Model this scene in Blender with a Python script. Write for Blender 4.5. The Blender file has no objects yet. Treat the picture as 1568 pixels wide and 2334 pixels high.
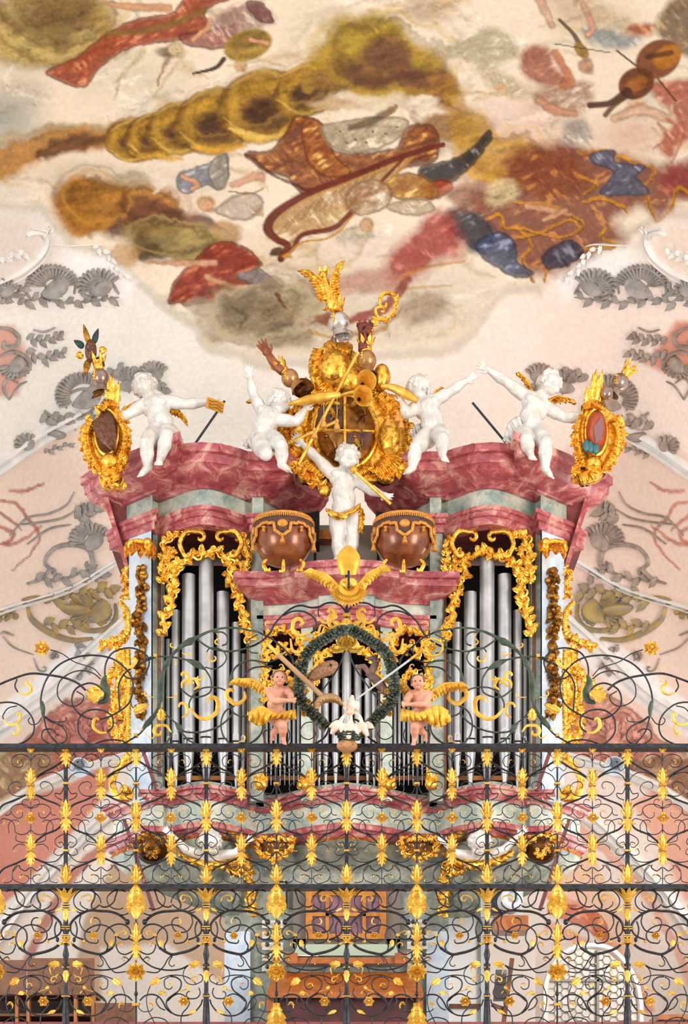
import bpy, math, random
import numpy as np
from mathutils import Vector, Matrix
PI=math.pi
random.seed(7); RNG=np.random.RandomState(5)
sc=bpy.context.scene; COL=sc.collection
# ---------------- camera: level lens with rising front ----------------
F=3750.0; CX=784.0; HY=2740.0; EZ=1.6
cam=bpy.data.cameras.new('camera'); camo=bpy.data.objects.new('camera',cam); COL.objects.link(camo)
camo.location=(0,0,EZ); camo.rotation_euler=(PI/2,0,0)
cam.sensor_fit='VERTICAL'; cam.sensor_height=36.0; cam.lens=36.0*F/2334.0
cam.shift_y=(HY-1167.0)/2334.0; cam.clip_end=200; sc.camera=camo
# ---------------- light ----------------
sc.view_settings.view_transform='Standard'; sc.view_settings.look='None'
sc.view_settings.gamma=1.0; sc.view_settings.use_curve_mapping=False
sc.view_settings.exposure=0.0
wd=bpy.data.worlds.new('world'); sc.world=wd; wd.use_nodes=True
bg=wd.node_tree.nodes['Background']; bg.inputs[0].default_value=(1.0,0.97,0.93,1); bg.inputs[1].default_value=1.2
def area(name,loc,target,size,power,col):
    l=bpy.data.lights.new(name,'AREA'); l.shape='RECTANGLE'; l.size=size[0]; l.size_y=size[1]; l.energy=power; l.color=col
    o=bpy.data.objects.new(name,l); COL.objects.link(o); o.location=loc
    o.rotation_euler=(Vector(target)-Vector(loc)).to_track_quat('-Z','Y').to_euler(); return o
area('nave_fill_right',(9.5,8,6.5),(-1,20,11.5),(4,7),1150,(1,.93,.85))  # added fill lamp out of view, aimed up to brighten the ceiling
area('nave_fill_left',(-9.5,7,6),(1,20,12),(4,7),800,(.93,.96,1))  # unseen cooler fill lamp, added to lift the vault from the left
area('choir_fill_right',(5.3,20.3,6.2),(-.5,24.5,10.5),(1.6,3.2),165,(1,.93,.87))  # area lamp added beyond the view to brighten the cove behind the organ
area('choir_fill_left',(-5.3,20.3,6.2),(.5,24.5,10.5),(1.6,3.2),85,(.93,.97,1))  # weaker added fill lamp, out of view, for the left cove
# ---------------- helpers ----------------
def W(px,py,Y): return Vector(((px-CX)*Y/F, Y, EZ+(HY-py)*Y/F))
def lin(h,a=1.0):
    h=h.lstrip('#'); c=[int(h[i:i+2],16)/255 for i in (0,2,4)]
    return tuple([x/12.92 if x<=.04045 else ((x+.055)/1.055)**2.4 for x in c]+[a])
def cr(P,n=8,closed=False):
    P=[np.array(p,float) for p in P]; m=len(P)
    if m<3 and not closed:
        return [P[0]+(P[1]-P[0])*t for t in np.linspace(0,1,n+1)]
    out=[]; R=range(m if closed else m-1)
    for i in R:
        if closed: a,b,c,d=P[(i-1)%m],P[i],P[(i+1)%m],P[(i+2)%m]
        else:
            b,c=P[i],P[i+1]; a=P[i-1] if i>0 else 2*b-c; d=P[i+2] if i+2<m else 2*c-b
        for k in range(n):
            t=k/n; out.append(.5*((2*b)+(-a+c)*t+(2*a-5*b+4*c-d)*t*t+(-a+3*b-3*c+d)*t**3))
    if not closed: out.append(P[-1])
    return out
def curl(p,q,R,turns,r1=.22,step=.3):
    """spiral continuing from q->p direction; R signed (+ clockwise on the picture)"""
    d=np.array(p,float)-np.array(q,float); a=math.atan2(d[1],d[0]); pos=np.array(p,float); out=[]
    tot=abs(turns)*2*PI; th=0; s=1 if R>0 else -1; R=abs(R)
    while th<tot:
        f=th/tot; r=R*(1-(1-r1)*f); dth=step
        pos=pos+np.array([math.cos(a+s*dth/2),math.sin(a+s*dth/2)])*r*dth; a+=s*dth; th+=dth; out.append(pos.copy())
    return out
def scr(P,e=None,b=None,n=6):
    """smooth path with optional curls: e=(R,turns) at the end, b=(R,turns) at the beginning"""
    Q=cr(P,n)
    if e: Q=Q+curl(Q[-1],Q[-2],*e)
    if b: Q=curl(Q[0],Q[1],*b)[::-1]+Q
    return Q
def sph(n,m):
    v=[(0,0,1)]
    for i in range(1,m):
        a=PI*i/m
        for j in range(n): b=2*PI*j/n; v.append((math.sin(a)*math.cos(b),math.sin(a)*math.sin(b),math.cos(a)))
    v.append((0,0,-1)); f=[]
    for j in range(n): f.append((0,1+j,1+(j+1)%n))
    for i in range(m-2):
        for j in range(n): a=1+i*n+j; b=1+i*n+(j+1)%n; f.append((a,a+n,b+n,b))
    L=1+(m-2)*n
    for j in range(n): f.append((L+j,L+n,L+(j+1)%n))
    return np.array(v),f
class MB:
    def __init__(s): s.v=[]; s.f=[]
    def add(s,v,f):
        o=len(s.v); s.v.extend([tuple(map(float,p)) for p in v]); s.f.extend([tuple(i+o for i in q) for q in f]); return s
    def box(s,a,b):
        x0,y0,z0=a; x1,y1,z1=b
        v=[(x0,y0,z0),(x1,y0,z0),(x1,y1,z0),(x0,y1,z0),(x0,y0,z1),(x1,y0,z1),(x1,y1,z1),(x0,y1,z1)]
        return s.add(v,[(0,3,2,1),(4,5,6,7),(0,1,5,4),(1,2,6,5),(2,3,7,6),(3,0,4,7)])
    def ell(s,c,r,rot=None,n=12,m=8):
        v,f=sph(n,m); r=np.array(r if hasattr(r,'__len__') else (r,r,r)); v=v*r
        if rot is not None: v=v@np.array(rot.to_3x3()).T
        return s.add(v+np.array(c),f)
    def tube(s,P,r,seg=6,flat=None,ref=(0,1,0),cap=True,closed=False):
        """r: radius or list; flat = depth/width ratio with the depth along ref"""
        P=np.array([tuple(p) for p in P],float); n=len(P)
        if n<2: return s
        if not hasattr(r,'__len__'): r=[r]*n
        r=np.array(r,float); T=np.gradient(P,axis=0)
        if closed: T=np.roll(P,-1,0)-np.roll(P,1,0)
        T/= (np.linalg.norm(T,axis=1)[:,None]+1e-9); ref=np.array(ref,float)
        N=np.cross(T,ref); L=np.linalg.norm(N,axis=1)
        bad=L<.15
        if bad.any(): N[bad]=np.cross(T[bad],np.array((1.,.1,0)))
        N/= (np.linalg.norm(N,axis=1)[:,None]+1e-9)
        for i in range(1,n):
            if N[i]@N[i-1]<0 and bad.any(): N[i]*=-1
        B=np.cross(N,T); k=1.0 if flat is None else flat
        V=[];Fc=[]
        ang=[2*PI*j/seg+(PI/4 if seg==4 else 0) for j in range(seg)]
        for i in range(n):
            for a in ang: V.append(P[i]+N[i]*r[i]*math.cos(a)+B[i]*r[i]*k*math.sin(a))
        m=n if closed else n-1
        for i in range(m):
            for j in range(seg):
                a=i*seg+j; b=i*seg+(j+1)%seg; i2=((i+1)%n)*seg
                Fc.append((a,b,i2+(j+1)%seg,i2+j))
        if cap and not closed: Fc.append(tuple(range(seg))[::-1]); Fc.append(tuple((n-1)*seg+j for j in range(seg)))
        return s.add(V,Fc)
    def cone(s,a,b,ra,rb,seg=10,m=1):
        a=np.array(a,float); b=np.array(b,float); return s.tube([a+(b-a)*t for t in np.linspace(0,1,m+1)],[ra+(rb-ra)*t for t in np.linspace(0,1,m+1)],seg,ref=(0,1,.01))
    def cap(s,a,b,ra,rb,seg=12):
        a=Vector(a); b=Vector(b); s.cone(a,b,ra,rb,seg); s.ell(a,ra,n=seg,m=8); s.ell(b,rb,n=seg,m=8); return s
    def lathe(s,c,prof,seg=24,axis=(0,0,1),a0=0,a1=2*PI,xs=1,ys=1):
        """prof list of (r,h)"""
        M=Vector((0,0,1)).rotation_difference(Vector(axis)).to_matrix(); full=abs(a1-a0-2*PI)<1e-6
        cnt=seg if full else seg+1; V=[];Fc=[]
        for r,h in prof:
            for j in range(cnt):
                a=a0+(a1-a0)*j/seg; V.append(Vector(c)+M@Vector((r*xs*math.cos(a),r*ys*math.sin(a),h)))
        for i in range(len(prof)-1):
            for j in range(seg):
                a=i*cnt+j; b=i*cnt+(j+1)%cnt; Fc.append((a,b,b+cnt,a+cnt))
        return s.add(V,Fc)
    def sweep(s,path,prof,normals=None,cap=True,closed=False):
        """path: plan points (x,y); prof: (outset toward viewer side, z). outset along plan normal"""
        P=np.array(path,float); n=len(P); T=np.gradient(P,axis=0)
        nr=[]
        for i in range(n):
            if 0<i<n-1:
                a=P[i]-P[i-1]; b=P[i+1]-P[i]; a/=np.linalg.norm(a)+1e-9; b/=np.linalg.norm(b)+1e-9
                na=np.array((a[1],-a[0])); nb=np.array((b[1],-b[0])); m=na+nb; L=np.linalg.norm(m)
                m=m/L if L>1e-6 else na; k=1/max(.45,m@na); nr.append(m*k)
            else:
                d=(P[1]-P[0]) if i==0 else (P[-1]-P[-2]); d=d/np.linalg.norm(d); nr.append(np.array((d[1],-d[0])))
        V=[];Fc=[];m=len(prof)
        for i in range(n):
            for o,z in prof: q=P[i]+nr[i]*o; V.append((q[0],q[1],z))
        for i in range(n-1):
            for j in range(m-1): a=i*m+j; Fc.append((a,a+m,a+m+1,a+1))
        if cap: Fc.append(tuple(range(m))); Fc.append(tuple((n-1)*m+j for j in range(m))[::-1])
        return s.add(V,Fc)
    def poly(s,P2,Y,th,fn=None):
        """picture-traced outline P2 (world x,z) extruded: front at Y, thickness th"""
        n=len(P2); V=[(p[0],Y,p[1]) for p in P2]+[(p[0],Y+th,p[1]) for p in P2]
        Fc=[tuple(range(n)),tuple(range(n,2*n))[::-1]]+[(i,n+i,n+(i+1)%n,(i+1)%n) for i in range(n)]
        return s.add(V,Fc)
    def leaf(s,a,b,w,up=(0,-1,0),lobes=4,curlk=.35,camber=.25,th=.006,n=None,deep=.45,tip=1.0):
        """acanthus leaf from a to b: lobed outline, cambered and curling toward `up`"""
        a=np.array(a,float); b=np.array(b,float); L=np.linalg.norm(b-a); t=(b-a)/(L+1e-9); u=np.array(up,float); u-=t*(u@t); u/=np.linalg.norm(u)+1e-9
        sd=np.cross(t,u); n=n or lobes*6; M=6; V=[];Fc=[]
        for i in range(n+1):
            x=i/n; base=(math.sin(PI*min(1,x**.75*.97+.03))**.8)*(1-.25*x)
            lob=1-deep*(((x*lobes)%1)**2.0); ww=w*base*lob+w*.05
            if i==n: ww=w*.02
            c=a+t*L*x*(1-.12*curlk*x)+u*(curlk*L*(x**3)*.5+.06*L*math.sin(PI*x))
            for j in range(M+1):
                y=j/M*2-1; back=t*(-abs(y)*w*.18*(1-x)); fold=u*(-camber*w*y*y+(.10*w if j in(0,2,4,6) else 0)*1)
                V.append(c+sd*ww*y+fold+back)
        K=len(V)
        for i in range(n):
            for j in range(M): q=i*(M+1)+j; Fc.append((q,q+1,q+M+2,q+M+1))
        V2=[p-u*th for p in V]; Fc+= [tuple(K+i for i in f[::-1]) for f in Fc]
        for i in range(n):
            for j0 in (0,M):
                q=i*(M+1)+j0; f=(q,q+M+1,q+M+1+K,q+K); Fc.append(f if j0==0 else f[::-1])
        return s.add(V+V2,Fc)
    def build(s,name,mat,parent=None,smooth=True,loc=None):
        me=bpy.data.meshes.new(name); v=s.v
        if parent is not None and loc is None:
            L=parent_loc(parent); v=[(p[0]-L[0],p[1]-L[1],p[2]-L[2]) for p in v]
        me.from_pydata(v,[],s.f); me.update()
        if mat: me.materials.append(mat)
        if smooth:
            me.polygons.foreach_set('use_smooth',[True]*len(me.polygons))
            try: me.set_sharp_from_angle(angle=math.radians(42))
            except Exception: pass
        o=bpy.data.objects.new(name,me); COL.objects.link(o)
        if parent is not None: o.parent=parent
        return o
def parent_loc(p):
    L=Vector((0,0,0))
    while p is not None: L=L+p.location; p=p.parent
    return L
def tag(o,label=None,cat=None,group=None,kind=None):
    if label: o['label']=label
    if cat: o['category']=cat
    if group: o['group']=group
    if kind: o['kind']=kind
    return o
def thing(name,label,cat,loc=(0,0,0),group=None):
    o=bpy.data.objects.new(name,None); COL.objects.link(o); o.location=loc; o.empty_display_size=.1
    return tag(o,label,cat,group)
# ---------------- materials ----------------
MATS={}
def mat(name,base,rough=.5,metal=0,c2=None,scale=8,c3=None,bump=0,bscale=40,detail=6,dist=0,contrast=(.35,.65),coat=0,trans=0,spec=.5):
    if name in MATS: return MATS[name]
    m=bpy.data.materials.new(name); m.use_nodes=True; nt=m.node_tree; b=nt.nodes['Principled BSDF']
    b.inputs['Roughness'].default_value=rough; b.inputs['Metallic'].default_value=metal
    b.inputs['Specular IOR Level'].default_value=spec
    if coat: b.inputs['Coat Weight'].default_value=coat; b.inputs['Coat Roughness'].default_value=.15
    if trans: b.inputs['Transmission Weight'].default_value=trans
    b.inputs['Base Color'].default_value=lin(base)
    tc=nt.nodes.new('ShaderNodeNewGeometry')
    if c2:
        nz=nt.nodes.new('ShaderNodeTexNoise'); nz.inputs['Scale'].default_value=scale; nz.inputs['Detail'].default_value=detail; nz.inputs['Distortion'].default_value=dist; nz.inputs['Roughness'].default_value=.7 if detail>=10 else .5
        nt.links.new(tc.outputs['Position'],nz.inputs['Vector'])
        r=nt.nodes.new('ShaderNodeValToRGB'); r.color_ramp.elements[0].position=contrast[0]; r.color_ramp.elements[1].position=contrast[1]
        r.color_ramp.elements[0].color=lin(base); r.color_ramp.elements[1].color=lin(c2)
        if c3: e=r.color_ramp.elements.new((contrast[0]+contrast[1])/2); e.color=lin(c3)
        nt.links.new(nz.outputs['Fac'],r.inputs['Fac']); nt.links.new(r.outputs['Color'],b.inputs['Base Color'])
    if bump:
        n2=nt.nodes.new('ShaderNodeTexNoise'); n2.inputs['Scale'].default_value=bscale; n2.inputs['Detail'].default_value=4
        nt.links.new(tc.outputs['Position'],n2.inputs['Vector'])
        bp=nt.nodes.new('ShaderNodeBump'); bp.inputs['Strength'].default_value=bump; bp.inputs['Distance'].default_value=.02
        nt.links.new(n2.outputs['Fac'],bp.inputs['Height']); nt.links.new(bp.outputs['Normal'],b.inputs['Normal'])
    MATS[name]=m; return m
GOLD=mat('gold_leaf','#ffd25e',.27,.85,'#b0701e',22,'#eeb040',bump=.3,bscale=30,contrast=(.38,.68))  # brown noise in the colour stands in for shade in the carving
GOLDP=mat('gilded_iron','#efc45a',.4,.6,'#d09a34',12,bump=.2,bscale=40)
OGOLD=mat('old_gold','#c08a34',.38,.8,'#6e4014',18,bump=.4,bscale=35)
BRONZE=mat('dark_gilt','#8a5418',.3,.8,'#3a1c0a',8,bump=.4,bscale=30)
IRON=mat('wrought_iron','#3b3c42',.45,.5,'#23242a',25,bump=.15,bscale=80)
IRONG=mat('green_iron','#4a5646',.5,.3,'#2f3a30',18,bump=.2,bscale=60)
WHITE=mat('polished_plaster','#dddad5',.33,0,'#c6c1ba',10,coat=.15)
STUC=mat('grey_stucco','#aaa5a0',.8,0,'#8c8884',9,bump=.3,bscale=25)
STUCW=mat('white_stucco','#f3f0ec',.7,0,'#dfe0e0',6)
STUCB=mat('ochre_stucco','#b39a58',.75,0,'#8e8478',7,bump=.3,bscale=25)
REDM=mat('red_marbling','#dcae9e',.4,0,'#7a2c36',4.5,'#ac545a',bump=.05,detail=12,dist=.9,contrast=(.34,.68),coat=.1)
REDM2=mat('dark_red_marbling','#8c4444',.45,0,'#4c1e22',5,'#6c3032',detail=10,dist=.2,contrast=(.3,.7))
GRNM=mat('green_marbling','#d2d0c0',.45,0,'#6f8a88',4.2,'#a9b3a6',detail=12,dist=.3,contrast=(.36,.66))
GRND=mat('grey_green_marbling','#b2b0a0',.5,0,'#5c6c6a',5,'#8e958a',detail=12,dist=.3,contrast=(.36,.66))
BLUM=mat('pale_blue_marbling','#dce2e8',.45,0,'#9fb6cc',4.5,'#c3d0de',detail=10,dist=.3,contrast=(.3,.7))
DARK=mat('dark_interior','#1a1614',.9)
PIPE=mat('tin_pipe','#c4c5c8',.42,.6,'#a9a8a9',5)
PIPEW=mat('tin_pipe_bright','#cdd0d4',.25,.7)
FLESH=mat('painted_flesh','#d9a286',.5,0,'#c98a72',9)
WOOD=mat('honey_wood','#b5702c',.45,0,'#8f4f1c',5,dist=2)
WOODD=mat('brown_wood','#7d4a28',.5,0,'#5a3218',5,dist=2)
# ---------------- vault shell with its painted fresco ----------------
VW=6.3; VY0=17.5; VL=9.5; VZ=6.4; VH=8.3
def vault_f(x,Y,z):
    return (np.abs(x)/VW)**2.3+(np.maximum(0,Y-VY0)/VL)**2.3+(np.maximum(0,z-VZ)/VH)**2.3
def vault_Y(px,py):
    px=np.asarray(px,float); py=np.asarray(py,float); a=np.full(np.broadcast(px,py).shape,8.0); b=np.full(a.shape,VY0+VL)
    for _ in range(34):
        m=(a+b)/2; f=vault_f((px-CX)*m/F,m,EZ+(HY-py)*m/F); a=np.where(f<1,m,a); b=np.where(f<1,b,m)
    return (a+b)/2
def VP(px,py,off=0.0):
    """point on the vault under a picture position, off metres in front of it"""
    Y=float(vault_Y(px,py)); p=W(px,py,Y)
    if off:
        e=.02; g=Vector([float(vault_f(p.x+e*(i==0),p.y+e*(i==1),p.z+e*(i==2))-vault_f(p.x,p.y,p.z)) for i in range(3)])
        if g.length>0: p=p-g.normalized()*off
    return p
gx=np.arange(-160,1730,3.0)
gy=np.concatenate([np.arange(-160,820,3.0),np.arange(820,2640,4.0)])
GX,GY=np.meshgrid(gx,gy); NH,NW=GX.shape
def vnoise(sx,sy,seed,ang=0):
    r=np.random.RandomState(seed); c,s=math.cos(ang),math.sin(ang)
    x=(GX*c+GY*s)/sx+500; y=(-GX*s+GY*c)/sy+500; g=r.rand(256,256); xi=np.floor(x).astype(int); yi=np.floor(y).astype(int); fx=x-xi; fy=y-yi
    fx=fx*fx*(3-2*fx); fy=fy*fy*(3-2*fy)
    G=lambda a,b:g[a%256,b%256]
    return (G(yi,xi)*(1-fx)+G(yi,xi+1)*fx)*(1-fy)+(G(yi+1,xi)*(1-fx)+G(yi+1,xi+1)*fx)*fy
def fbm(s,seed,o=4,asp=1,ang=0):
    t=0;a=1;w=0
    for i in range(o): t=t+a*vnoise(s*asp/2**i,s/2**i,seed+i*13,ang); w+=a; a*=.55
    return t/w
n1=fbm(60,1)-.5; n2=fbm(60,2)-.5; n3=fbm(16,3)-.5; n4=fbm(16,4)-.5
WX=GX+n1*34+n3*12; WY=GY+n2*34+n4*12        # cloudy edges
FX=GX+n3*9; FY=GY+n4*9                       # drapery edges
brush=fbm(11,9,3,3.2,-.25)-.5; fine=fbm(5,19,2)-.5; fsel=np.clip((vnoise(70,70,91)-.5)*6+.5,0,1); fa=np.abs(fbm(15,29,3,2.6,.9)-.5)*2.2; fb=np.abs(fbm(15,31,3,2.6,-.5)-.5)*2.2; fold=fa*fsel+fb*(1-fsel)
def C3(h): return np.array(lin(h)[:3])
IMG=np.zeros((NH,NW,3)); IMG[:]=C3('#f3e6d0')
def put(sl,m,col,a):
    m=np.clip(m,0,1)[...,None]*a; IMG[sl]=IMG[sl]*(1-m)+col*m
def box_(x0,x1,y0,y1):
    i0,i1=np.searchsorted(gy,[y0,y1]); j0,j1=np.searchsorted(gx,[x0,x1]); return (slice(max(0,i0-1),i1+1),slice(max(0,j0-1),j1+1))
def blob(cx,cy,rx,ry,col,a=.85,ang=0,soft=.45,tex=.35,mode=0):
    R=max(rx,ry)*1.5+30; sl=box_(cx-R,cx+R,cy-R,cy+R); X=(WX,FX,GX)[mode][sl]-cx; Y=(WY,FY,GY)[mode][sl]-cy
    an=math.radians(ang); c,s=math.cos(an),math.sin(an); u=(X*c+Y*s)/rx; v=(-X*s+Y*c)/ry; d=np.sqrt(u*u+v*v)
    m=np.clip((1-d)/soft,0,1); m=m*m*(3-2*m); col=C3(col)*(1+brush[sl]*tex*2+fine[sl]*tex)[...,None]
    put(sl,m,np.clip(col,0,1),a)
def stroke(P,w,col,a=.9,soft=.5,tex=.3,mode=1,n=6):
    Q=np.array(cr(P,n)); 
    ws=np.interp(np.linspace(0,1,len(Q)),np.linspace(0,1,len(w)),w) if hasattr(w,'__len__') else np.full(len(Q),float(w))
    R=ws.max()+26; sl=box_(Q[:,0].min()-R,Q[:,0].max()+R,Q[:,1].min()-R,Q[:,1].max()+R); X=(WX,FX,GX)[mode][sl]; Y=(WY,FY,GY)[mode][sl]
    best=np.full(X.shape,9.)
    for i in range(len(Q)-1):
        p,q=Q[i],Q[i+1]; d=q-p; L=d@d+1e-9; t=np.clip(((X-p[0])*d[0]+(Y-p[1])*d[1])/L,0,1)
        best=np.minimum(best,np.hypot(X-p[0]-t*d[0],Y-p[1]-t*d[1])/(ws[i]*(1-t)+ws[i+1]*t+1e-6))
    m=np.clip((1-best)/soft,0,1); col=C3(col)*(1+brush[sl]*tex*2+fine[sl]*tex)[...,None]; put(sl,m,np.clip(col,0,1),a)
def pmask(P,X,Y,soft):
    P=np.array(P,float); ins=np.zeros(X.shape,bool); dd=np.full(X.shape,1e9); n=len(P)
    for i in range(n):
        p,q=P[i],P[(i+1)%n]; c=((p[1]>Y)!=(q[1]>Y))&(X<(q[0]-p[0])*(Y-p[1])/(q[1]-p[1]+1e-9)+p[0]); ins^=c
        d=q-p; L=d@d+1e-9; t=np.clip(((X-p[0])*d[0]+(Y-p[1])*d[1])/L,0,1); dd=np.minimum(dd,np.hypot(X-p[0]-t*d[0],Y-p[1]-t*d[1]))
    return np.clip(np.where(ins,dd,-dd)/soft*.5+.5,0,1)
def cloth(P,base,dark,light,a=.95,soft=4,mode=1,k=1.0,sm=True):
    if sm: P=cr(P,5,True)
    A=np.array(P); sl=box_(A[:,0].min()-30,A[:,0].max()+30,A[:,1].min()-30,A[:,1].max()+30); X=(WX,FX,GX)[mode][sl]; Y=(WY,FY,GY)[mode][sl]
    m=pmask(P,X,Y,soft); f=np.clip(fold[sl]*1.5+brush[sl]*.6,0,1)[...,None]
    col=C3(dark)*(1-f)+C3(base)*f; g=np.clip((f-.62)*3,0,1)*k; col=col*(1-g)+C3(light)*g; put(sl,m,col*(1+fine[sl]*.5)[...,None],a)
    if soft<8: put(sl,(4*m*(1-m))**2,C3(dark)*.6,.75)
def flesh(P,w,c='#d8a780'):
    stroke(P,w,'#8a5238',.75,.5,mode=1); stroke(P,[x*.8 for x in w] if hasattr(w,'__len__') else w*.8,c,.9,.6,mode=1)
def head(x,y,r,hair='#a88a5a',c='#dcb08e'):
    blob(x,y,r*1.25,r*1.2,hair,.85,0,.4,.6,1); blob(x-r*.1,y+r*.15,r*.85,r*.8,c,.95,0,.4,.1,1)
    for dx in(-.4,.2): blob(x+dx*r,y+.15*r,r*.2,r*.12,'#7a5040',.6,10,.9,.3,1)
    blob(x-.05*r,y-.3*r,r*.25,r*.1,'#a86050',.6,10,.9,.3,1); blob(x-.1*r,y,r*.12,r*.3,'#b98468',.5,10,.9,.3,1); blob(x+r*.5,y+r*.7,r*.8,r*.5,hair,.6,20,.6,.8,1)
def rings(cx,cy,rx,ry,ang,dark,light,a=.35,k=26,mode=1):
    R=max(rx,ry)*1.3; sl=box_(cx-R,cx+R,cy-R,cy+R); X=(WX,FX,GX)[mode][sl]-cx; Y=(WY,FY,GY)[mode][sl]-cy; an=math.radians(ang); c,s=math.cos(an),math.sin(an)
    u=(X*c+Y*s)/rx; v=(-X*s+Y*c)/ry+.25; d=np.hypot(u,v); w=np.sin(d*k*.8+n3[sl]*2.5+n1[sl]*4); m=np.clip((1.05-d)/.3,0,1)*np.clip((d-.25)*3,0,1)
    put(sl,m*np.clip(w,0,1)**2,C3(dark),a); put(sl,m*np.clip(-w,0,1)**2,C3(light),a)
def cloud(cx,cy,rx,ry,ang=0,o='#b98f34',d='#5f4030',l='#d8b65c',a=.95):
    blob(cx,cy,rx*1.15,ry*1.12,'#7a5826',a,ang,.12,.6,1); blob(cx+2,cy+3,rx*1.1,ry*1.07,o,a,ang,.35,.6,1); blob(cx+rx*.12,cy+ry*.2,rx*.92,ry*.8,d,.9,ang,.6,.6,1); blob(cx-rx*.1,cy+ry*.12,rx*.62,ry*.5,'#4f3428',.8,ang,.7,.6,1)
    stroke([(cx-rx*.9,cy+ry*.35),(cx-rx*.2,cy+ry*.95),(cx+rx*.7,cy+ry*.6)],[2,ry*.16,2],l,.75,.9,.4,1); stroke([(cx-rx*.8,cy-ry*.5),(cx,cy-ry*1.0),(cx+rx*.8,cy-ry*.5)],[2,ry*.15,2],l,.6,.9,.4,1); rings(cx,cy,rx*1.05,ry*1.05,ang,'#5c3c22','#c9a048',.3,20); return
def cloud_old(cx,cy,rx,ry,ang=0,o='#b98f34',d='#6f4c34',l='#d8b65c',a=.9):
    blob(cx,cy,rx*1.12,ry*1.12,o,a,ang,.28,.5); blob(cx+rx*.02,cy+ry*.02,rx*.98,ry*.9,l,.55,ang,.5,.4); blob(cx-rx*.05,cy+ry*.03,rx*.8,ry*.72,d,.92,ang,.55,.5)
# sky tones of the fresco
for x,y,rx,ry,c,a in [(0,260,150,110,'#8d9896',.75),(60,120,130,90,'#a9a795',.6),(60,215,90,50,'#c3bfb0',.7),(300,180,200,90,'#ddd3ba',.8),(700,80,120,140,'#eadfc6',.9),(1180,270,200,120,'#e8cfc2',.8),(1100,120,200,120,'#ebe0cc',.9),(980,20,120,45,'#ab8f7c',.8),(1380,60,120,90,'#c5b290',.6),(1290,40,90,70,'#ccb49a',.5),(1230,270,80,60,'#e3c3b4',.7),(1440,310,120,80,'#d9b09a',.7),(420,420,200,90,'#e2d2be',.8),(200,400,180,60,'#c9bda0',.7),(640,600,240,120,'#d9c6ac',.7),(840,560,140,80,'#e6d6c6',.9),(30,460,90,80,'#e9e2d6',.9),(1280,300,180,60,'#e6ccbc',.6)]: blob(x,y,rx,ry,c,a,0,.9,.12)
# plaster outside the fresco
BL=[(-200,430),(40,470),(90,470),(130,520),(170,560),(260,590),(310,640),(380,700),(440,740),(470,785),(560,815),(660,832),(760,812),(900,806),(1010,796),(1080,760),(1110,700),(1150,662),(1230,655),(1260,560),(1400,590),(1440,520),(1500,490),(1568,490),(1800,470),(1800,2700),(-200,2700)]
sl=(slice(0,NH),slice(0,NW)); pm=pmask(BL,GX+n1*30,GY+n2*30,14)
t=np.clip((GX-300)/900,0,1)[...,None]; plas=C3('#eeeee8')*(1-t)+C3('#f6e6dc')*t; big=(fbm(240,77,3)-.5)[...,None]; plas=plas*(1+big*.28)
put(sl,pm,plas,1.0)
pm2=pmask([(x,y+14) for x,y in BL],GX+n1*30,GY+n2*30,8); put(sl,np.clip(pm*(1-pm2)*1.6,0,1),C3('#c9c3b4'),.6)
sky2=[(900,690,330,130,'#d9cdbb',.75),(640,730,220,110,'#c9bda4',.8)]
for x,y,rx,ry,c,a in sky2: blob(x,y,rx,ry,c,a,0,.5,.15)
# clouds
rw=np.random.RandomState(44); MK=1-pm
for i in range(230):
    x,y=rw.uniform(-100,1680),rw.uniform(-80,800); r=rw.uniform(30,110); a0=rw.uniform(0,6.28); da=rw.uniform(1.0,2.4)*rw.choice([-1,1]); P=[(x+r*1.7*math.cos(a0+da*t),y+r*.6*math.sin(a0+da*t)) for t in (0,.33,.66,1)]
    stroke(P,[3,rw.uniform(12,30),5],['#c9b48a','#b39c70','#d9c8a6','#fff4e2','#e6cdb8','#a9a493','#fbe6d4','#c4a77a'][rw.randint(8)],rw.uniform(.3,.7),.98,.6,0,4)
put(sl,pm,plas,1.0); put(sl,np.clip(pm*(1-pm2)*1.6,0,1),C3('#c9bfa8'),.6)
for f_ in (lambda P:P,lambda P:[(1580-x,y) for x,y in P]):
    P=f_([(-200,520),(60,500),(130,560),(260,590),(310,640),(295,690),(100,600),(-60,700),(-200,700)]); A_=np.array(P); s3=box_(A_[:,0].min()-20,A_[:,0].max()+20,480,720); put(s3,pmask(P,FX[s3],FY[s3],10),C3('#ffffff'),.85)
blob(110,60,190,120,'#9c8046',.95,0,.35,.6); blob(150,30,120,60,'#6f5433',.8,0,.6,.6); blob(60,110,100,45,'#b7a060',.8,15,.5,.6); blob(200,105,100,36,'#c2a968',.7,-15,.6,.6); rings(120,50,230,150,10,'#5f4826','#d2bc80',.5,30,0); blob(240,40,60,60,'#b99b52',.4,0,.6,.5); blob(100,75,120,30,'#6a5230',.6,20,.7,.6)
stroke([(-40,395),(40,355),(130,322),(260,305),(340,300)],[50,46,40,34,30],'#b07a30',.92,.5,.5,0); stroke([(90,352),(160,328),(240,312),(320,312)],[16,24,22,16],'#63402c',.85,.6,.5,0); stroke([(-60,350),(60,300),(150,290),(250,280)],[18,16,14,12],'#9d8a58',.6,.9,.4,0)
blob(300,545,250,40,'#9d8a58',.0)
for c in [(300,322,60,46,10),(350,310,64,50,-10),(412,292,76,58,-15),(490,276,90,72,-18),(600,242,100,80,-15),(700,205,76,56,-30)]: cloud(*c)
for P in ([(520,300),(560,318),(620,316),(660,285)],[(440,330),(500,345),(560,335)],[(300,345),(360,352),(420,350)]): stroke(P,[5,14,8],'#d8a840',.85,.8,.4,0)
stroke([(520,300),(590,320),(650,300)],[6,12,6],'#e3c268',.8,.8,.3,0); stroke([(700,200),(760,160),(850,170)],[20,32,36],'#a9843a',.9,.5,.5,0)
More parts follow.
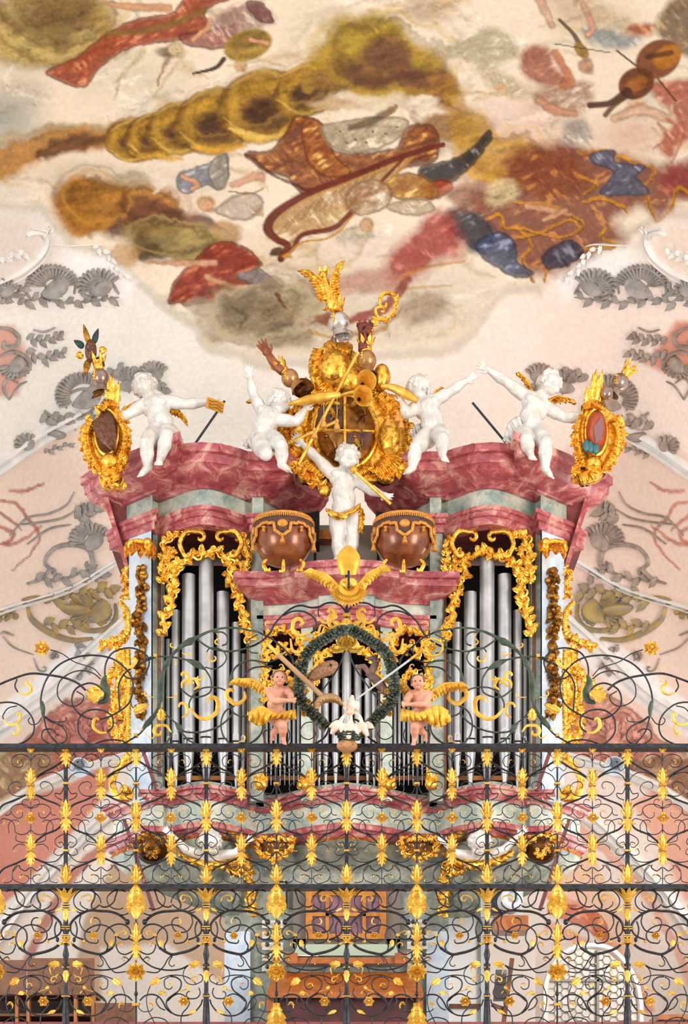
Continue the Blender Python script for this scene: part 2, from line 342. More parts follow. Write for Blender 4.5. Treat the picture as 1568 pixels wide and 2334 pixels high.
blob(740,175,60,34,'#b2932f',.85,-20,.5,.5)
blob(860,150,190,95,'#b3922e',.95,8,.3,.5); blob(830,80,100,60,'#b39a3c',.9,0,.4,.5); blob(790,170,120,50,'#8a643c',.85,-10,.5,.6); cloth([(748,60),(765,35),(800,32),(860,40),(905,62),(938,95),(935,130),(985,160),(980,200),(880,200),(800,180),(760,150),(770,100)],'#a98c34','#8f7430','#c4a845',.92,26,0)
blob(880,130,80,60,'#7a5440',.9,0,.5,.5); blob(800,90,36,40,'#b39a3c',.8); blob(960,190,90,40,'#82593c',.95,15,.4,.5); blob(870,165,130,48,'#6f4a38',.9,0,.5,.5); blob(1010,210,46,60,'#8a5e34',.9,0,.5,.5); blob(1040,240,36,50,'#b08a34',.7); blob(1060,300,50,40,'#a98038',.85)
rings(880,150,220,120,8,'#5a3a26','#c8a43c',.4,18,0); rings(1010,290,120,60,15,'#6a4426','#d0a048',.45,16,0); blob(850,232,140,24,'#ded0b4',.95,2,.6,.2); blob(760,240,70,16,'#c9ad86',.8); blob(960,232,50,22,'#e6dac4',.9)
blob(1010,300,90,40,'#9a7040',.9,10,.5,.5); blob(1160,375,160,82,'#b98c40',.95,12,.4,.5); blob(1080,300,80,60,'#b0883c',.85,30,.4,.5); blob(1240,400,130,70,'#a87844',.85,8,.5,.5); blob(1160,410,90,24,'#d6a23c',.8,8,.6,.4); blob(1110,340,60,22,'#c9a86a',.7); blob(1260,390,90,60,'#9c6a42',.9,0,.5,.5)
rings(1160,380,170,85,12,'#8a5a2a','#e6b850',.45,18,0)
# right hand mass of cloaks and architecture
cloth([(1130,420),(1180,345),(1290,325),(1370,345),(1440,360),(1500,380),(1568,360),(1760,340),(1760,470),(1560,450),(1530,470),(1500,500),(1470,470),(1440,470),(1400,500),(1420,540),(1370,560),(1330,600),(1250,630),(1200,620),(1150,560),(1060,470),(1080,420)],'#9a5a3c','#7a3d2c','#c28040',.92,16,0)
cloth([(1500,390),(1570,360),(1760,340),(1760,450),(1560,446),(1510,430)],'#a3504a','#8a3c38','#b8685a',.9,16,0)
for P,w in [([(1320,350),(1380,345),(1450,372),(1490,390),(1470,420),(1430,410)],6),([(1430,420),(1470,440),(1485,480),(1500,500),(1530,470),(1545,430),(1568,440)],7),([(1330,460),(1370,452),(1420,470),(1430,480)],6),([(1110,500),(1140,490),(1150,520),(1180,520),(1210,560),(1190,590),(1215,640)],6),([(1240,640),(1260,600),(1330,570),(1400,560),(1370,540),(1380,520)],6),([(1320,400),(1360,420),(1330,440)],5),([(1180,540),(1230,530),(1300,500),(1320,520)],5),([(1170,460),(1260,470),(1330,510),(1280,540),(1190,520)],4)]: stroke(P,w,'#c98b2e',.9,.6,.5,1); stroke([(x,y+5) for x,y in P],2.2,'#6a3a1c',.6,.6,.3,1)
cloth([(1350,350),(1400,345),(1400,370),(1470,380),(1450,405),(1480,440),(1420,445),(1370,440),(1390,410),(1400,390),(1350,370)],'#76809e','#4d5468','#a3aac0',.9,5)
cloth([(1020,480),(1060,470),(1110,500),(1130,540),(1090,580),(1050,550),(1010,520)],'#55525a','#33333b','#8a8a92',.95,8)
cloth([(1085,560),(1130,530),(1170,550),(1180,600),(1215,620),(1180,630),(1120,600)],'#62719a','#3a4258','#97a4bd',.92,6); cloth([(1240,580),(1290,550),(1330,570),(1300,600),(1250,610)],'#5b5f78','#35384a','#8088a0',.9,5)
cloth([(960,380),(1010,370),(1060,350),(1085,330),(1110,300),(1118,312),(1090,360),(1050,400),(1000,425),(960,410)],'#45464a','#2b2b30','#8a8a88',.95,5)
cloth([(960,425),(1010,410),(1030,430),(980,455)],'#b4502e','#8c3a22','#c96a40',.9,5); blob(1140,440,50,40,'#cbb98e',.8,0,.5,.6); blob(1050,440,50,50,'#9c6a50',.8,0,.6,.6); flesh([(1200,470),(1260,480),(1300,490)],[10,12,6]); flesh([(1240,500),(1290,480)],[8,10])
# red smoke
cloth([(880,640),(900,570),(940,530),(990,480),(1030,500),(1060,550),(1050,580),(990,600),(960,630),(900,650)],'#b85c50','#9c3f38','#cf8070',.92,16,0)
stroke([(900,640),(970,610),(1060,595)],[8,6,3],'#b98438',.7,.7); stroke([(900,655),(960,655),(1030,650)],[6,5,3],'#c08f3a',.6,.7); blob(840,640,90,40,'#b07c6c',.7); blob(740,650,70,36,'#b88a70',.6)
stroke([(675,735),(740,722),(830,720),(870,700),(930,640)],[12,14,16,18,14],'#8f4638',.9,.5,.5,0); stroke([(700,755),(780,760),(870,745),(910,700)],[6,8,8,6],'#b48a4a',.8,.7,.5,0); blob(960,700,90,50,'#a08a70',.75,-20,.6,.4)
# king, robe and harp
cloth([(560,350),(620,342),(655,300),(680,265),(735,285),(745,330),(790,350),(900,340),(930,290),(985,290),(1000,330),(990,365),(930,380),(860,400),(800,405),(745,440),(690,440),(650,400),(600,385)],'#c0783a','#6e3a26','#e2ae5c',.96,6)
cloth([(690,275),(735,285),(760,350),(800,395),(740,400),(700,360)],'#d0904a','#8a4a28','#efc878',.9,5); cloth([(735,290),(800,275),(860,268),(930,275),(900,320),(830,345),(760,335)],'#d2c4a4','#a3947a','#ece2cc',.95,5)
for x,y in [(775,300),(810,318),(850,300),(835,325),(880,305),(905,290),(790,325)]: blob(x,y,5,3,'#4a4a3c',.9,20,.6,0,2)
stroke([(800,290),(850,275),(890,250)],[10,14,10],'#5a4a38',.8,.6); stroke([(900,245),(880,262)],[8,8],'#9c7a4c',.9)
stroke([(560,350),(620,395),(700,430),(790,415),(900,375),(1000,350)],[4,5,6,6,5,3],'#5c2c20',.8,.6)
cloth([(885,400),(960,400),(1000,440),(960,455),(900,450),(875,430)],'#cfa04e','#96602c','#ecd08a',.95,5)
cloth([(620,520),(650,480),(720,440),(800,410),(930,355),(900,400),(820,460),(760,515),(690,535),(650,560)],'#d8bc8c','#b49062','#ecdcb8',.95,4,2)
for i in range(12): stroke([(640+i*16,525-i*8),(700+i*17,470-i*9)],1.3,'#7a4a2c',.75,.5,0,2)
stroke([(1010,330),(930,352),(800,402),(700,442),(630,485),(610,520),(630,545),(655,560),(640,590)],[7,8,9,9,12,14,10,10,10],'#6e3024',.97,.35,.3,2); stroke([(930,362),(800,414),(706,452),(645,490),(628,520)],2.2,'#c98f3a',.9,.5,0,2)
stroke([(640,590),(668,565),(690,535),(760,520),(800,485),(930,350)],[8,7,7,8,7,4],'#6e3024',.95,.4,.3,2); stroke([(655,580),(690,552),(740,545),(775,525),(815,480),(940,360)],3,'#c0872e',.95,.5,0,2); blob(630,575,22,12,'#4f3020',.95,-20,.4,.7,1); blob(655,585,14,8,'#b58434',.9,0,.5,.5,1)
cloth([(800,430),(850,410),(890,430),(880,470),(830,490),(790,470)],'#d6c6a8','#a07a58','#efe6d4',.9,5); cloth([(880,470),(960,455),(990,478),(930,490)],'#d8cbb2','#b5a080','#efe8da',.9,5); head(835,512,16,'#b4905a'); stroke([(790,480),(820,440)],4,'#9c6a3a',.8)
# left putti and cloud bank
cloth([(405,400),(440,385),(480,372),(515,352),(520,390),(500,430),(470,420),(430,440),(408,430)],'#9aa0b0','#6a6f80','#c9ccd2',.9,5); cloth([(475,385),(512,352),(518,410),(495,432)],'#b8b2a4','#8e8678','#d8d2c4',.9,4); flesh([(415,400),(450,420),(440,430)],[8,10,7]); flesh([(530,420),(590,400),(600,410)],[10,14,8],'#d2a68c'); head(470,465,20,'#b58a44'); head(585,480,15,'#b8a07a'); cloth([(490,480),(560,440),(600,460),(560,500)],'#cdbcaa','#a8968a','#e2d8ca',.7,6); stroke([(520,436),(570,440),(600,430)],3,'#8a6a3a',.8)
blob(205,470,105,76,'#aa7224',.97,10,.35,.6); blob(180,450,60,34,'#8a5a20',.7,10,.6,.6); blob(180,500,60,46,'#b0782c',.8); blob(250,440,60,36,'#8e6428',.8); blob(330,470,115,62,'#b27c34',.95,12,.3,.5); blob(345,490,100,46,'#6c4234',.9,12,.5,.5); stroke([(255,530),(330,500),(450,505),(500,520)],[20,32,26,10],'#6d4434',.85,.5,.5,0); blob(400,550,150,56,'#8c7846',.95,8,.35,.5); blob(330,575,70,30,'#5f4a30',.8,0,.6,.6); blob(520,530,50,36,'#b08a5a',.85); blob(440,540,60,26,'#b3a060',.6); blob(330,560,50,40,'#5f4c30',.7); rings(215,470,110,80,10,'#6e4618','#c9963c',.5,20,0); rings(350,485,120,60,12,'#4c2c24','#a87040',.45,16,0); rings(400,555,150,55,8,'#5c4a2a','#b8a468',.5,18,0); blob(280,580,40,40,'#c9a070',.7); blob(300,410,60,26,'#a89c80',.7); stroke([(350,392),(380,410),(350,440)],[5,8,4],'#efe6d8',.7,.7,.1,0)
cloth([(385,690),(400,640),(440,600),(490,555),(550,560),(595,600),(580,620),(620,640),(625,655),(560,655),(520,680),(430,695),(412,690)],'#b04e36','#7c2c22','#cc7450',.97,5)
flesh([(335,598),(410,600),(490,600)],[4,9,11],'#cf9f80'); flesh([(470,630),(520,650),(560,655)],[9,9,7],'#c89a78'); cloth([(540,630),(590,615),(622,640),(600,655)],'#a8a0a0','#77706e','#cfc8c4',.9,4)
blob(590,720,170,85,'#9c8c70',.8,-5,.5,.5); blob(600,720,110,60,'#857458',.85,-5,.5,.6); blob(540,680,70,40,'#7e735a',.7); blob(560,740,90,40,'#988a72',.7,5,.6,.5); blob(650,770,80,34,'#9c8c70',.75); blob(690,680,60,50,'#a3946c',.6); stroke([(530,700),(560,720),(545,745)],[6,8,4],'#5f4e3c',.7,.7); stroke([(630,670),(650,700)],[6,4],'#6a3c28',.9); stroke([(610,640),(640,650)],3,'#8a7a60',.8)
rings(600,730,170,90,-5,'#5c4c38','#cfc0a0',.5,20,0); blob(620,650,30,20,'#7d7050',.6); blob(460,700,40,26,'#a89c86',.6)
# top left figures
cloth([(105,165),(170,135),(235,85),(300,50),(390,30),(420,0),(480,-60),(640,-60),(470,20),(480,60),(430,85),(330,100),(272,120),(220,160),(195,198),(150,188)],'#c56a44','#8f3e28','#dc9068',.96,5)
flesh([(250,8),(310,16),(385,18)],[7,13,12],'#d6a57c'); stroke([(245,75),(330,70),(430,40),(470,20)],[8,12,12,8],'#7e6434',.8,.6); cloth([(410,80),(480,70),(540,60),(520,105),(460,108),(425,100)],'#b06a58','#7c3a34','#cc9080',.85,6); flesh([(440,90),(470,65),(478,45)],[8,9,8]); cloth([(480,50),(540,10),(600,15),(630,50),(560,75),(500,80)],'#b89488','#87605c','#d6c4b8',.8,8); cloth([(560,5),(600,10),(622,50),(590,45)],'#8a5a58','#6c4040','#a87c78',.85,5)
blob(565,103,62,38,'#a5853a',.97,-18,.18,.5,2); blob(560,92,55,24,'#6f5a2c',.6,-18,.5,.5,2); stroke([(510,135),(490,155),(440,168)],[7,6,3],'#3c2c24',.95,.4,.2,2); head(548,150,15,'#a88a50'); flesh([(570,90),(610,100)],[6,8]); stroke([(520,150),(600,140),(650,150)],[3,5,3],'#c9b48c',.7)
stroke([(390,110),(378,150),(365,195)],[16,9,4],'#8a6038',.75,.7,.9,0); blob(380,118,34,16,'#6a4c34',.7,0,.6,.9,1); head(400,110,20,'#bfae84','#d9c29c'); stroke([(320,120),(290,160),(256,225)],[14,9,4],'#b5a480',.7,.8,.6,0); stroke([(420,120),(380,180),(350,220)],[10,6,3],'#c5b08a',.6,.8)
# top right concert
for P,b,d,l in [([(1010,110),(1070,80),(1110,60),(1160,80),(1180,120),(1130,150),(1090,150),(1040,130)],'#cfc8aa','#a8a382','#e6e0cc'),([(1090,140),(1170,180),(1190,210),(1140,215),(1100,180)],'#d6ccb0','#b8a888','#ece6d6'),([(1185,155),(1200,105),(1250,110),(1265,150),(1310,190),(1270,200),(1220,190)],'#c47e62','#8f4a38','#e0aa8c'),([(1220,210),(1290,190),(1350,190),(1340,250),(1280,260),(1230,240)],'#c9ae96','#a07c66','#e2d2c0'),([(1290,280),(1330,270),(1350,320),(1310,330),(1280,320)],'#c9c0b4','#98908a','#ece8e2'),([(1480,190),(1568,180),(1760,150),(1760,300),(1568,320),(1530,360),(1500,330),(1540,270),(1500,230)],'#cc7c62','#a4503e','#e2a48a'),([(1330,60),(1400,70),(1460,90),(1420,110),(1350,100)],'#a9b0ae','#80888a','#cdd2cc'),([(1500,40),(1568,-20),(1760,-40),(1760,150),(1568,130),(1530,100),(1500,80)],'#92744e','#65503a','#b59a70'),([(1430,60),(1490,55),(1480,80),(1440,80)],'#b8603a','#8a3c28','#d0905a')]: cloth(P,b,d,l,.88,8)
flesh([(1265,120),(1300,180),(1285,195)],[12,14,12],'#cc8660'); flesh([(1230,0),(1260,60)],[14,10],'#d8b49c'); flesh([(1330,10),(1350,60),(1340,80)],[9,9,12],'#d8a48e'); head(1140,200,16,'#bca888'); head(1335,150,18,'#9c7c5c','#c9a080'); head(1450,240,22,'#cbb496'); flesh([(1400,270),(1460,250),(1530,270),(1530,240)],[12,16,14,8],'#dcbca0'); flesh([(1230,230),(1260,250),(1310,260)],[14,16,9],'#cf9a7c')
stroke([(1275,45),(1305,75),(1320,100)],[5,6,9],'#5a4432',.9,.5,.2,2); blob(1325,115,26,15,'#a48234',.95,50,.3,.4,2); stroke([(1265,100),(1390,120)],2,'#4a3c34',.8,.5,0,2)
blob(1500,135,58,46,'#7c4626',.97,-30,.15,.5,2); blob(1450,190,46,38,'#6e3c22',.97,-30,.15,.5,2); blob(1520,130,40,30,'#b8782c',.9,-30,.3,.4,2); blob(1452,190,30,22,'#a5662c',.85,-30,.4,.4,2); stroke([(1430,210),(1390,235),(1345,240)],[14,9,9],'#4c2e22',.95,.4,.2,2); stroke([(1405,115),(1450,150)],3,'#3a2c28',.9,.5,0,2); stroke([(1380,262),(1400,240),(1440,215)],[8,8,5],'#5c3826',.9,.5,.2,2); stroke([(1500,180),(1540,230)],3,'#4c3024',.8,.5,0,2); stroke([(1475,130),(1530,120)],8,'#4a3024',.8,.5,0,2)
for P in [[(1500,280),(1520,310),(1490,340)],[(1520,270),(1545,300),(1520,350)],[(1540,250),(1560,300),(1530,370)]]: stroke(P,[7,6,3],'#b0644a',.7,.7)
cloth([(1360,60),(1400,40),(1360,0),(1280,-40),(1230,0)],'#c9a88c','#a88a70','#e0ccb4',.4,14)
# ---- walls and lower arches (painted plaster) ----
def pl(P,c,a=1.0,soft=4,mode=2): 
    A=np.array(P); s_=box_(A[:,0].min()-40,A[:,0].max()+40,A[:,1].min()-40,A[:,1].max()+40)
    put(s_,pmask(P,(WX,FX,GX)[mode][s_],(WY,FY,GY)[mode][s_],soft),C3(c)*(1+big[s_]*.3),a)
M=lambda P:[(1580-x,y) for x,y in P]
pl([(-170,500),(60,480),(150,570),(60,700),(-170,700)],'#e9e0da',1,30); pl(M([(-170,500),(60,500),(130,570),(60,640),(-170,640)]),'#efe0d4',1,30)
pl([(-170,765),(30,740),(70,820),(40,900),(-170,930)],'#d9a392',.9,8,1); pl(M([(-170,760),(40,730),(110,830),(60,850),(-170,890)]),'#d98f76',.9,8,1)
pl([(-170,1040),(0,1075),(190,960),(330,1040),(330,1900),(-170,1900)],'#eedccf',1,6); pl(M([(-170,1080),(0,1040),(150,960),(330,1040),(330,1900),(-170,1900)]),'#eed5c8',1,6)
pl([(-170,1640),(0,1610),(330,1330),(340,1450),(0,1690),(-170,1750)],'#f2f4f6',1,5); pl(M([(-170,1640),(0,1610),(330,1330),(340,1450),(0,1690),(-170,1750)]),'#f4efee',1,5)
stroke([(-100,1720),(0,1665),(170,1540),(300,1420)],12,'#c5ccd2',.8,.6,.1,2)
pl([(-170,1800),(0,1720),(300,1560),(340,1560),(340,1700),(-170,1900)],'#c4aa8a',1,5); cloth([(60,1690),(130,1620),(200,1590),(300,1620),(300,1720),(160,1760),(0,1820),(0,1740)],'#c98478','#a85c50','#e0aa9c',.9,6,0); cloth([(-100,1760),(80,1700),(120,1740),(0,1830),(-100,1860)],'#b8a47c','#86705a','#d0c09a',.8,8,0)
MR=M([(-170,1800),(0,1740),(300,1560),(340,1560),(340,1700),(-170,1900)]); pl(MR,'#b5947c',1,5); cloth(M([(60,1690),(130,1620),(200,1590),(300,1620),(300,1720),(160,1760),(0,1820),(0,1740)]),'#dca090','#b87464','#f0c4b4',.9,6,0); cloth(M([(-100,1760),(80,1720),(200,1760),(0,1860),(-100,1860)]),'#a88466','#7c5c48','#c8a888',.8,8,0)
pl([(-170,1900),(0,1830),(180,1760),(330,1720),(360,1740),(360,2640),(-170,2640)],'#f4f0ea',1,4)
pl([(-170,1900),(0,1835),(150,1790),(250,1740),(250,1800),(165,1900),(60,2020),(-170,2200)],'#d99484',1,4); pl([(165,1905),(330,1780),(330,1880),(260,1930),(120,2070),(90,2030)],'#cfc3b4',.0); 
pl([(150,2334),(190,2100),(260,1960),(330,1880),(560,1880),(560,2640),(100,2640)],'#cbb096',1,5); stroke([(30,2270),(90,2130),(170,1990),(250,1920),(330,1850)],[16,14,16,14,10],'#c07f70',.9,.5,.2,1); stroke([(-60,2200),(60,2040),(180,1910),(300,1810)],22,'#dcdcdc',.9,.4,.1,2); stroke([(-60,2222),(60,2062),(180,1932),(300,1832)],3,'#b4b0b0',.9,.4,.1,2)
pl([(230,2160),(380,2150),(520,2250),(520,2500),(230,2500)],'#eeeae4',.9,6); blob(140,2230,60,40,'#a8685a',.0)
pl(M([(-170,1900),(0,1830),(180,1760),(330,1720),(360,1740),(560,2100),(560,2640),(-170,2640)]),'#f0e3dc',1,4)
pl(M([(-170,1880),(0,1850),(90,1800),(140,1830),(60,1960),(20,2050),(-170,2200)]),'#f0b8a4',1,5); pl(M([(280,1850),(330,1840),(330,2000),(240,2080),(160,2180),(120,2140),(200,2010)]),'#f0c9ae',.95,6)
stroke(M([(-20,2300),(60,2120),(150,1990),(300,1850)]),[14,12,12,12],'#e4a894',.8,.5,.2,1); stroke(M([(330,2040),(250,2080),(160,2200),(100,2300)]),[14,18,22,16],'#e08e6c',.75,.6,.3,1); cloth(M([(330,2080),(260,2110),(200,2140),(210,2090),(290,2060)]),'#d9764e','#c86040','#f0b090',.8,4); stroke(M([(330,2110),(250,2150),(180,2230),(160,2320)]),[12,16,16,12],'#e8a898',.8,.5,.2,1)
for sx,col in ((0,'#a5524a'),(1,'#b86a58')):
    f=(lambda P:P) if sx==0 else M
    for P in [[(0,1140),(40,1150),(60,1180),(90,1220),(70,1260),(30,1300)],[(0,1170),(30,1190),(50,1210)],[(20,1120),(60,1120),(100,1100)],[(0,1240),(30,1240),(60,1225),(95,1200)],[(0,1200),(30,1215),(20,1235),(-10,1240)]]: stroke(f(P),[5,7,5,3],col,.75,.6,.5,1)
verts=vault_Y(GX,GY); VX=(GX-CX)*verts/F; VZ_=EZ+(HY-GY)*verts/F
co=np.stack([VX,verts,VZ_],-1).reshape(-1,3); idx=np.arange(NH*NW).reshape(NH,NW)
q=np.stack([idx[:-1,:-1],idx[:-1,1:],idx[1:,1:],idx[1:,:-1]],-1).reshape(-1,4)
me=bpy.data.meshes.new('ceiling'); me.vertices.add(len(co)); me.vertices.foreach_set('co',co.ravel().astype('f'))
me.loops.add(q.size); me.loops.foreach_set('vertex_index',q.ravel().astype('i')); me.polygons.add(len(q)); me.polygons.foreach_set('loop_start',np.arange(0,q.size,4,dtype='i')); me.update(calc_edges=True)
me.polygons.foreach_set('use_smooth',[True]*len(q))
ca=me.color_attributes.new('paint','FLOAT_COLOR','POINT'); A4=np.ones((NH*NW,4),'f'); A4[:,:3]=np.clip(IMG,0,1).reshape(-1,3); ca.data.foreach_set('color',A4.ravel())
m=bpy.data.materials.new('fresco_plaster'); m.use_nodes=True; nt=m.node_tree; b=nt.nodes['Principled BSDF']; b.inputs['Roughness'].default_value=.85; b.inputs['Specular IOR Level'].default_value=.2
at=nt.nodes.new('ShaderNodeAttribute'); at.attribute_name='paint'; g=nt.nodes.new('ShaderNodeNewGeometry'); nz=nt.nodes.new('ShaderNodeTexNoise'); nz.inputs['Scale'].default_value=16; nz.inputs['Detail'].default_value=8
nt.links.new(g.outputs['Position'],nz.inputs['Vector']); mr=nt.nodes.new('ShaderNodeMapRange'); mr.inputs['From Min'].default_value=.3; mr.inputs['From Max'].default_value=.7; mr.inputs['To Min'].default_value=.94; mr.inputs['To Max'].default_value=1.06
nt.links.new(nz.outputs['Fac'],mr.inputs['Value']); mx=nt.nodes.new('ShaderNodeVectorMath'); mx.operation='SCALE'; nt.links.new(at.outputs['Color'],mx.inputs[0]); nt.links.new(mr.outputs['Result'],mx.inputs['Scale']); nt.links.new(mx.outputs['Vector'],b.inputs['Base Color'])
me.materials.append(m); ceil=bpy.data.objects.new('ceiling',me); COL.objects.link(ceil); tag(ceil,'curved vault and end wall with a painted fresco of clouds, robes and musicians','ceiling',kind='structure')
fl=MB(); fl.box((-14,-6,-.2),(14,32,0)).build('floor',mat('stone_floor','#cabba8',.7,0,'#b09c86',2),smooth=False); tag(bpy.data.objects['floor'],kind='structure')
gf=MB(); gf.box((-6.5,17.0,2.75),(6.5,26.9,3.0)); g_=gf.build('floor_gallery',mat('gallery_boards','#6d5848',.7),smooth=False); tag(g_,kind='structure')
gw=MB(); gw.box((-6.5,17.0,0),(6.5,17.3,2.75)); g_=gw.build('wall_gallery',mat('gallery_wall','#cdb9a6',.8),smooth=False); tag(g_,kind='structure')
# ---------------- organ ----------------
YF=18.75; XC=(790-CX)*YF/F
def PX(px,back): Y=YF+back; return ((px-CX)*Y/F,Y)
def mirx(P): return [(2*XC-x,y) for x,y in P][::-1]
def plan(L,sm=False): return [PX(a,b) for a,b in L]
def HZ(L): return [(o,h+EZ) for o,h in L]
def mirp(L): return [(1580-x,y) for x,y in L]
organ=thing('pipe_organ','large baroque pipe organ with two bowed towers, red and green marbling, gilded carving','organ',(XC,YF+.6,3.0))
def opart(mb,name,m,label=None,parent=None,smooth=True):
    o=mb.build(name,m,parent or organ,smooth); 
    if label: o['label']=label
    return o
def arc(a,b,c,n=8): return [tuple(p) for p in cr([a,b,c],n)]
UP=[(255,.62),(290,.34),(347,.05),(349,.2)]+arc((360,.27),(466,-.1),(572,.27),9)+[(575,.12),(600,.12),(603,.26)]+arc((620,.36),(655,.62),(704,.84),5)
CORN=[(-.35,8.42),(.42,8.42),(.42,8.33),(.375,8.32),(.365,8.23),(.335,8.22),(.31,8.185),(.23,8.155),(.14,8.125),(.07,8.105),(.05,8.08),(-.05,8.08)]
ARCH=[(-.05,7.87),(.085,7.87),(.085,7.825),(.06,7.815),(.06,7.765),(.035,7.755),(.035,7.67),(-.12,7.67)]
LOW=[(572,.34),(598,.32),(600,.2)]+arc((612,.2),(670,.15),(724,-.02),5)+[(727,-.1)]+arc((740,-.12),(790,-.15),(840,-.12),4)+[(853,-.1)]+[(1580-a,b) for a,b in ([(572,.34),(598,.32),(600,.2)]+arc((612,.2),(670,.15),(724,-.02),5))][::-1]
CORN2=[(-.3,7.13),(.36,7.13),(.36,7.06),(.32,7.05),(.31,6.985),(.27,6.975),(.22,6.945),(.13,6.915),(.06,6.89),(.04,6.87),(-.05,6.87)]
ARCH2=[(-.05,6.73),(.08,6.73),(.08,6.69),(.055,6.68),(.055,6.64),(.03,6.63),(.03,6.575),(-.12,6.575)]
for side in (0,1):
    P=plan(UP); P=mirx(P) if side else P
    opart(MB().sweep(P,HZ(CORN)),'cornice',REDM); full=P; P=plan(UP[:-7]); P=mirx(P) if side else P; opart(MB().sweep(P,HZ([(-.05,8.085),(0,8.085),(0,7.865),(-.05,7.865)])),'frieze',GRNM); opart(MB().sweep(P,HZ(ARCH)),'architrave',REDM)
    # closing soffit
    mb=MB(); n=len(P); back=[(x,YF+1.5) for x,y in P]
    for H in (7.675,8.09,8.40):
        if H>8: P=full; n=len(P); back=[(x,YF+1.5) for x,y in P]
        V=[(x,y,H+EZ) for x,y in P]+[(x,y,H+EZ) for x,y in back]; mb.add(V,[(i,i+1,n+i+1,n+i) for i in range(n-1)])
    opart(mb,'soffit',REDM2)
P=plan(LOW); opart(MB().sweep(P,HZ(CORN2)),'cornice',REDM); opart(MB().sweep(P,HZ([(-.05,6.875),(0,6.875),(0,6.725),(-.05,6.725)])),'frieze',GRNM); opart(MB().sweep(P,HZ(ARCH2)),'architrave',REDM)
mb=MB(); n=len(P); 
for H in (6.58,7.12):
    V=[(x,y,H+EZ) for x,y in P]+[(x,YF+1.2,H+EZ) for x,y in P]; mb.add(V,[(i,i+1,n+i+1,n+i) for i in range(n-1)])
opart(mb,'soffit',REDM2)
# vertical slabs following plan polygons
def slab(L,h0,h1,name,m,mir=False,depth=.25,label=None):
    P=[PX(a,b) for a,b in L]; P=mirx(P) if mir else P; n=len(P)
    V=[(x,y,h0+EZ) for x,y in P]+[(x,y,h1+EZ) for x,y in P]+[(x,y+depth,h0+EZ) for x,y in P]+[(x,y+depth,h1+EZ) for x,y in P]; Fc=[]
    for i in range(n-1): Fc+=[(i,i+1,n+i+1,n+i),(2*n+i+1,2*n+i,3*n+i,3*n+i+1)]
    Fc+=[(0,n,3*n,2*n),(n-1,3*n-1,4*n-1,2*n-1)]; Fc+=[(i,2*n+i,2*n+i+1,i+1) for i in range(n-1)]+[(n+i,n+i+1,3*n+i+1,3*n+i) for i in range(n-1)]
    return opart(MB().add(V,Fc),name,m,label,smooth=False)
for s in (0,1):
    slab([(294,.28),(345,.04)],4.6,7.68,'pilaster',BLUM,s,.3); slab([(345,.04),(347,.16),(370,.2)],4.6,7.68,'pier',GRND,s,.3)
    slab([(360,.17),(367,.19)],4.9,7.68,'frame',WOODD,s,.1)
    slab([(568,.2),(572,.12),(600,.12)],4.6,7.68,'pier',GRND,s,.35)
    slab([(583,.2),(600,.18)],4.6,6.6,'pier',GRNM,s,.2); slab([(686,.12),(713,.06)],4.6,6.6,'pilaster',GRNM,s,.3); slab([(597,.2),(603,.2)],4.9,6.6,'frame',WOODD,s,.1); slab([(711,.09),(718,.09)],4.7,6.6,'frame',WOODD,s,.1); slab([(562,.2),(568,.2)],4.7,7.68,'frame',WOODD,s,.1)
    # dark interiors
    x0,_=PX(352,.9); x1,_=PX(722,.9)
    if s: x0,x1=2*XC-x1,2*XC-x0
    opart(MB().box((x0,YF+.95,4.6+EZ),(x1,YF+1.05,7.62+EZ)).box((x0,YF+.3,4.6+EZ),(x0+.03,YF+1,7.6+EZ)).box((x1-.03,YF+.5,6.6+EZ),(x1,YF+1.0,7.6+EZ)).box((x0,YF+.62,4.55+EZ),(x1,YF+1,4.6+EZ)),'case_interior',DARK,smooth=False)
    # wing bracket under the overhanging cornice
    Q=[(238,1112),(300,1128),(298,1290),(290,1288)]; Q=mirp(Q) if s else Q; Y=YF+.35
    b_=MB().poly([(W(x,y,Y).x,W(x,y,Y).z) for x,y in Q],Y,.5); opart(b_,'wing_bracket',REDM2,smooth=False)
    Q=[(228,1115),(240,1112),(292,1285),(284,1292)]; Q=mirp(Q) if s else Q; Y=YF+.28
    opart(MB().poly([(W(x,y,Y).x,W(x,y,Y).z) for x,y in Q],Y,.07),'raking_strut',REDM,smooth=False)
    for a,b,Yk in [((283,1868),(350,2075),YF-.1),((326,1712),(358,1802),YF-.05)]:
        a2,b2=(mirp([a,b]) if s else (a,b)); opart(MB().tube([W(*a2,Yk),W(*b2,Yk)],.03,4),'raking_strut',REDM2,smooth=False)
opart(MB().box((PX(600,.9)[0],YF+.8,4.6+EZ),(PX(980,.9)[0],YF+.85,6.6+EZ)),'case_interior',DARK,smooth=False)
opart(MB().box((W(660,0,19.7).x,19.7,W(0,1300,19.7).z),(W(920,0,19.7).x,19.75,W(0,1197,19.7).z)),'rear_screen',mat('taupe','#8b8178',.8),smooth=False)
opart(MB().box((W(655,0,19.6).x,19.5,W(0,1228,19.5).z),(W(792,0,19.6).x,19.7,W(0,1208,19.5).z)),'ledge',WOOD,smooth=False)
for a_,b_ in ((650,727),(858,932)): opart(MB().box((W(a_,0,19.4).x,19.4,W(0,1235,19.4).z),(W(b_,0,19.4).x,19.9,W(0,1100,19.4).z)),'shutter_box',DARK,smooth=False)
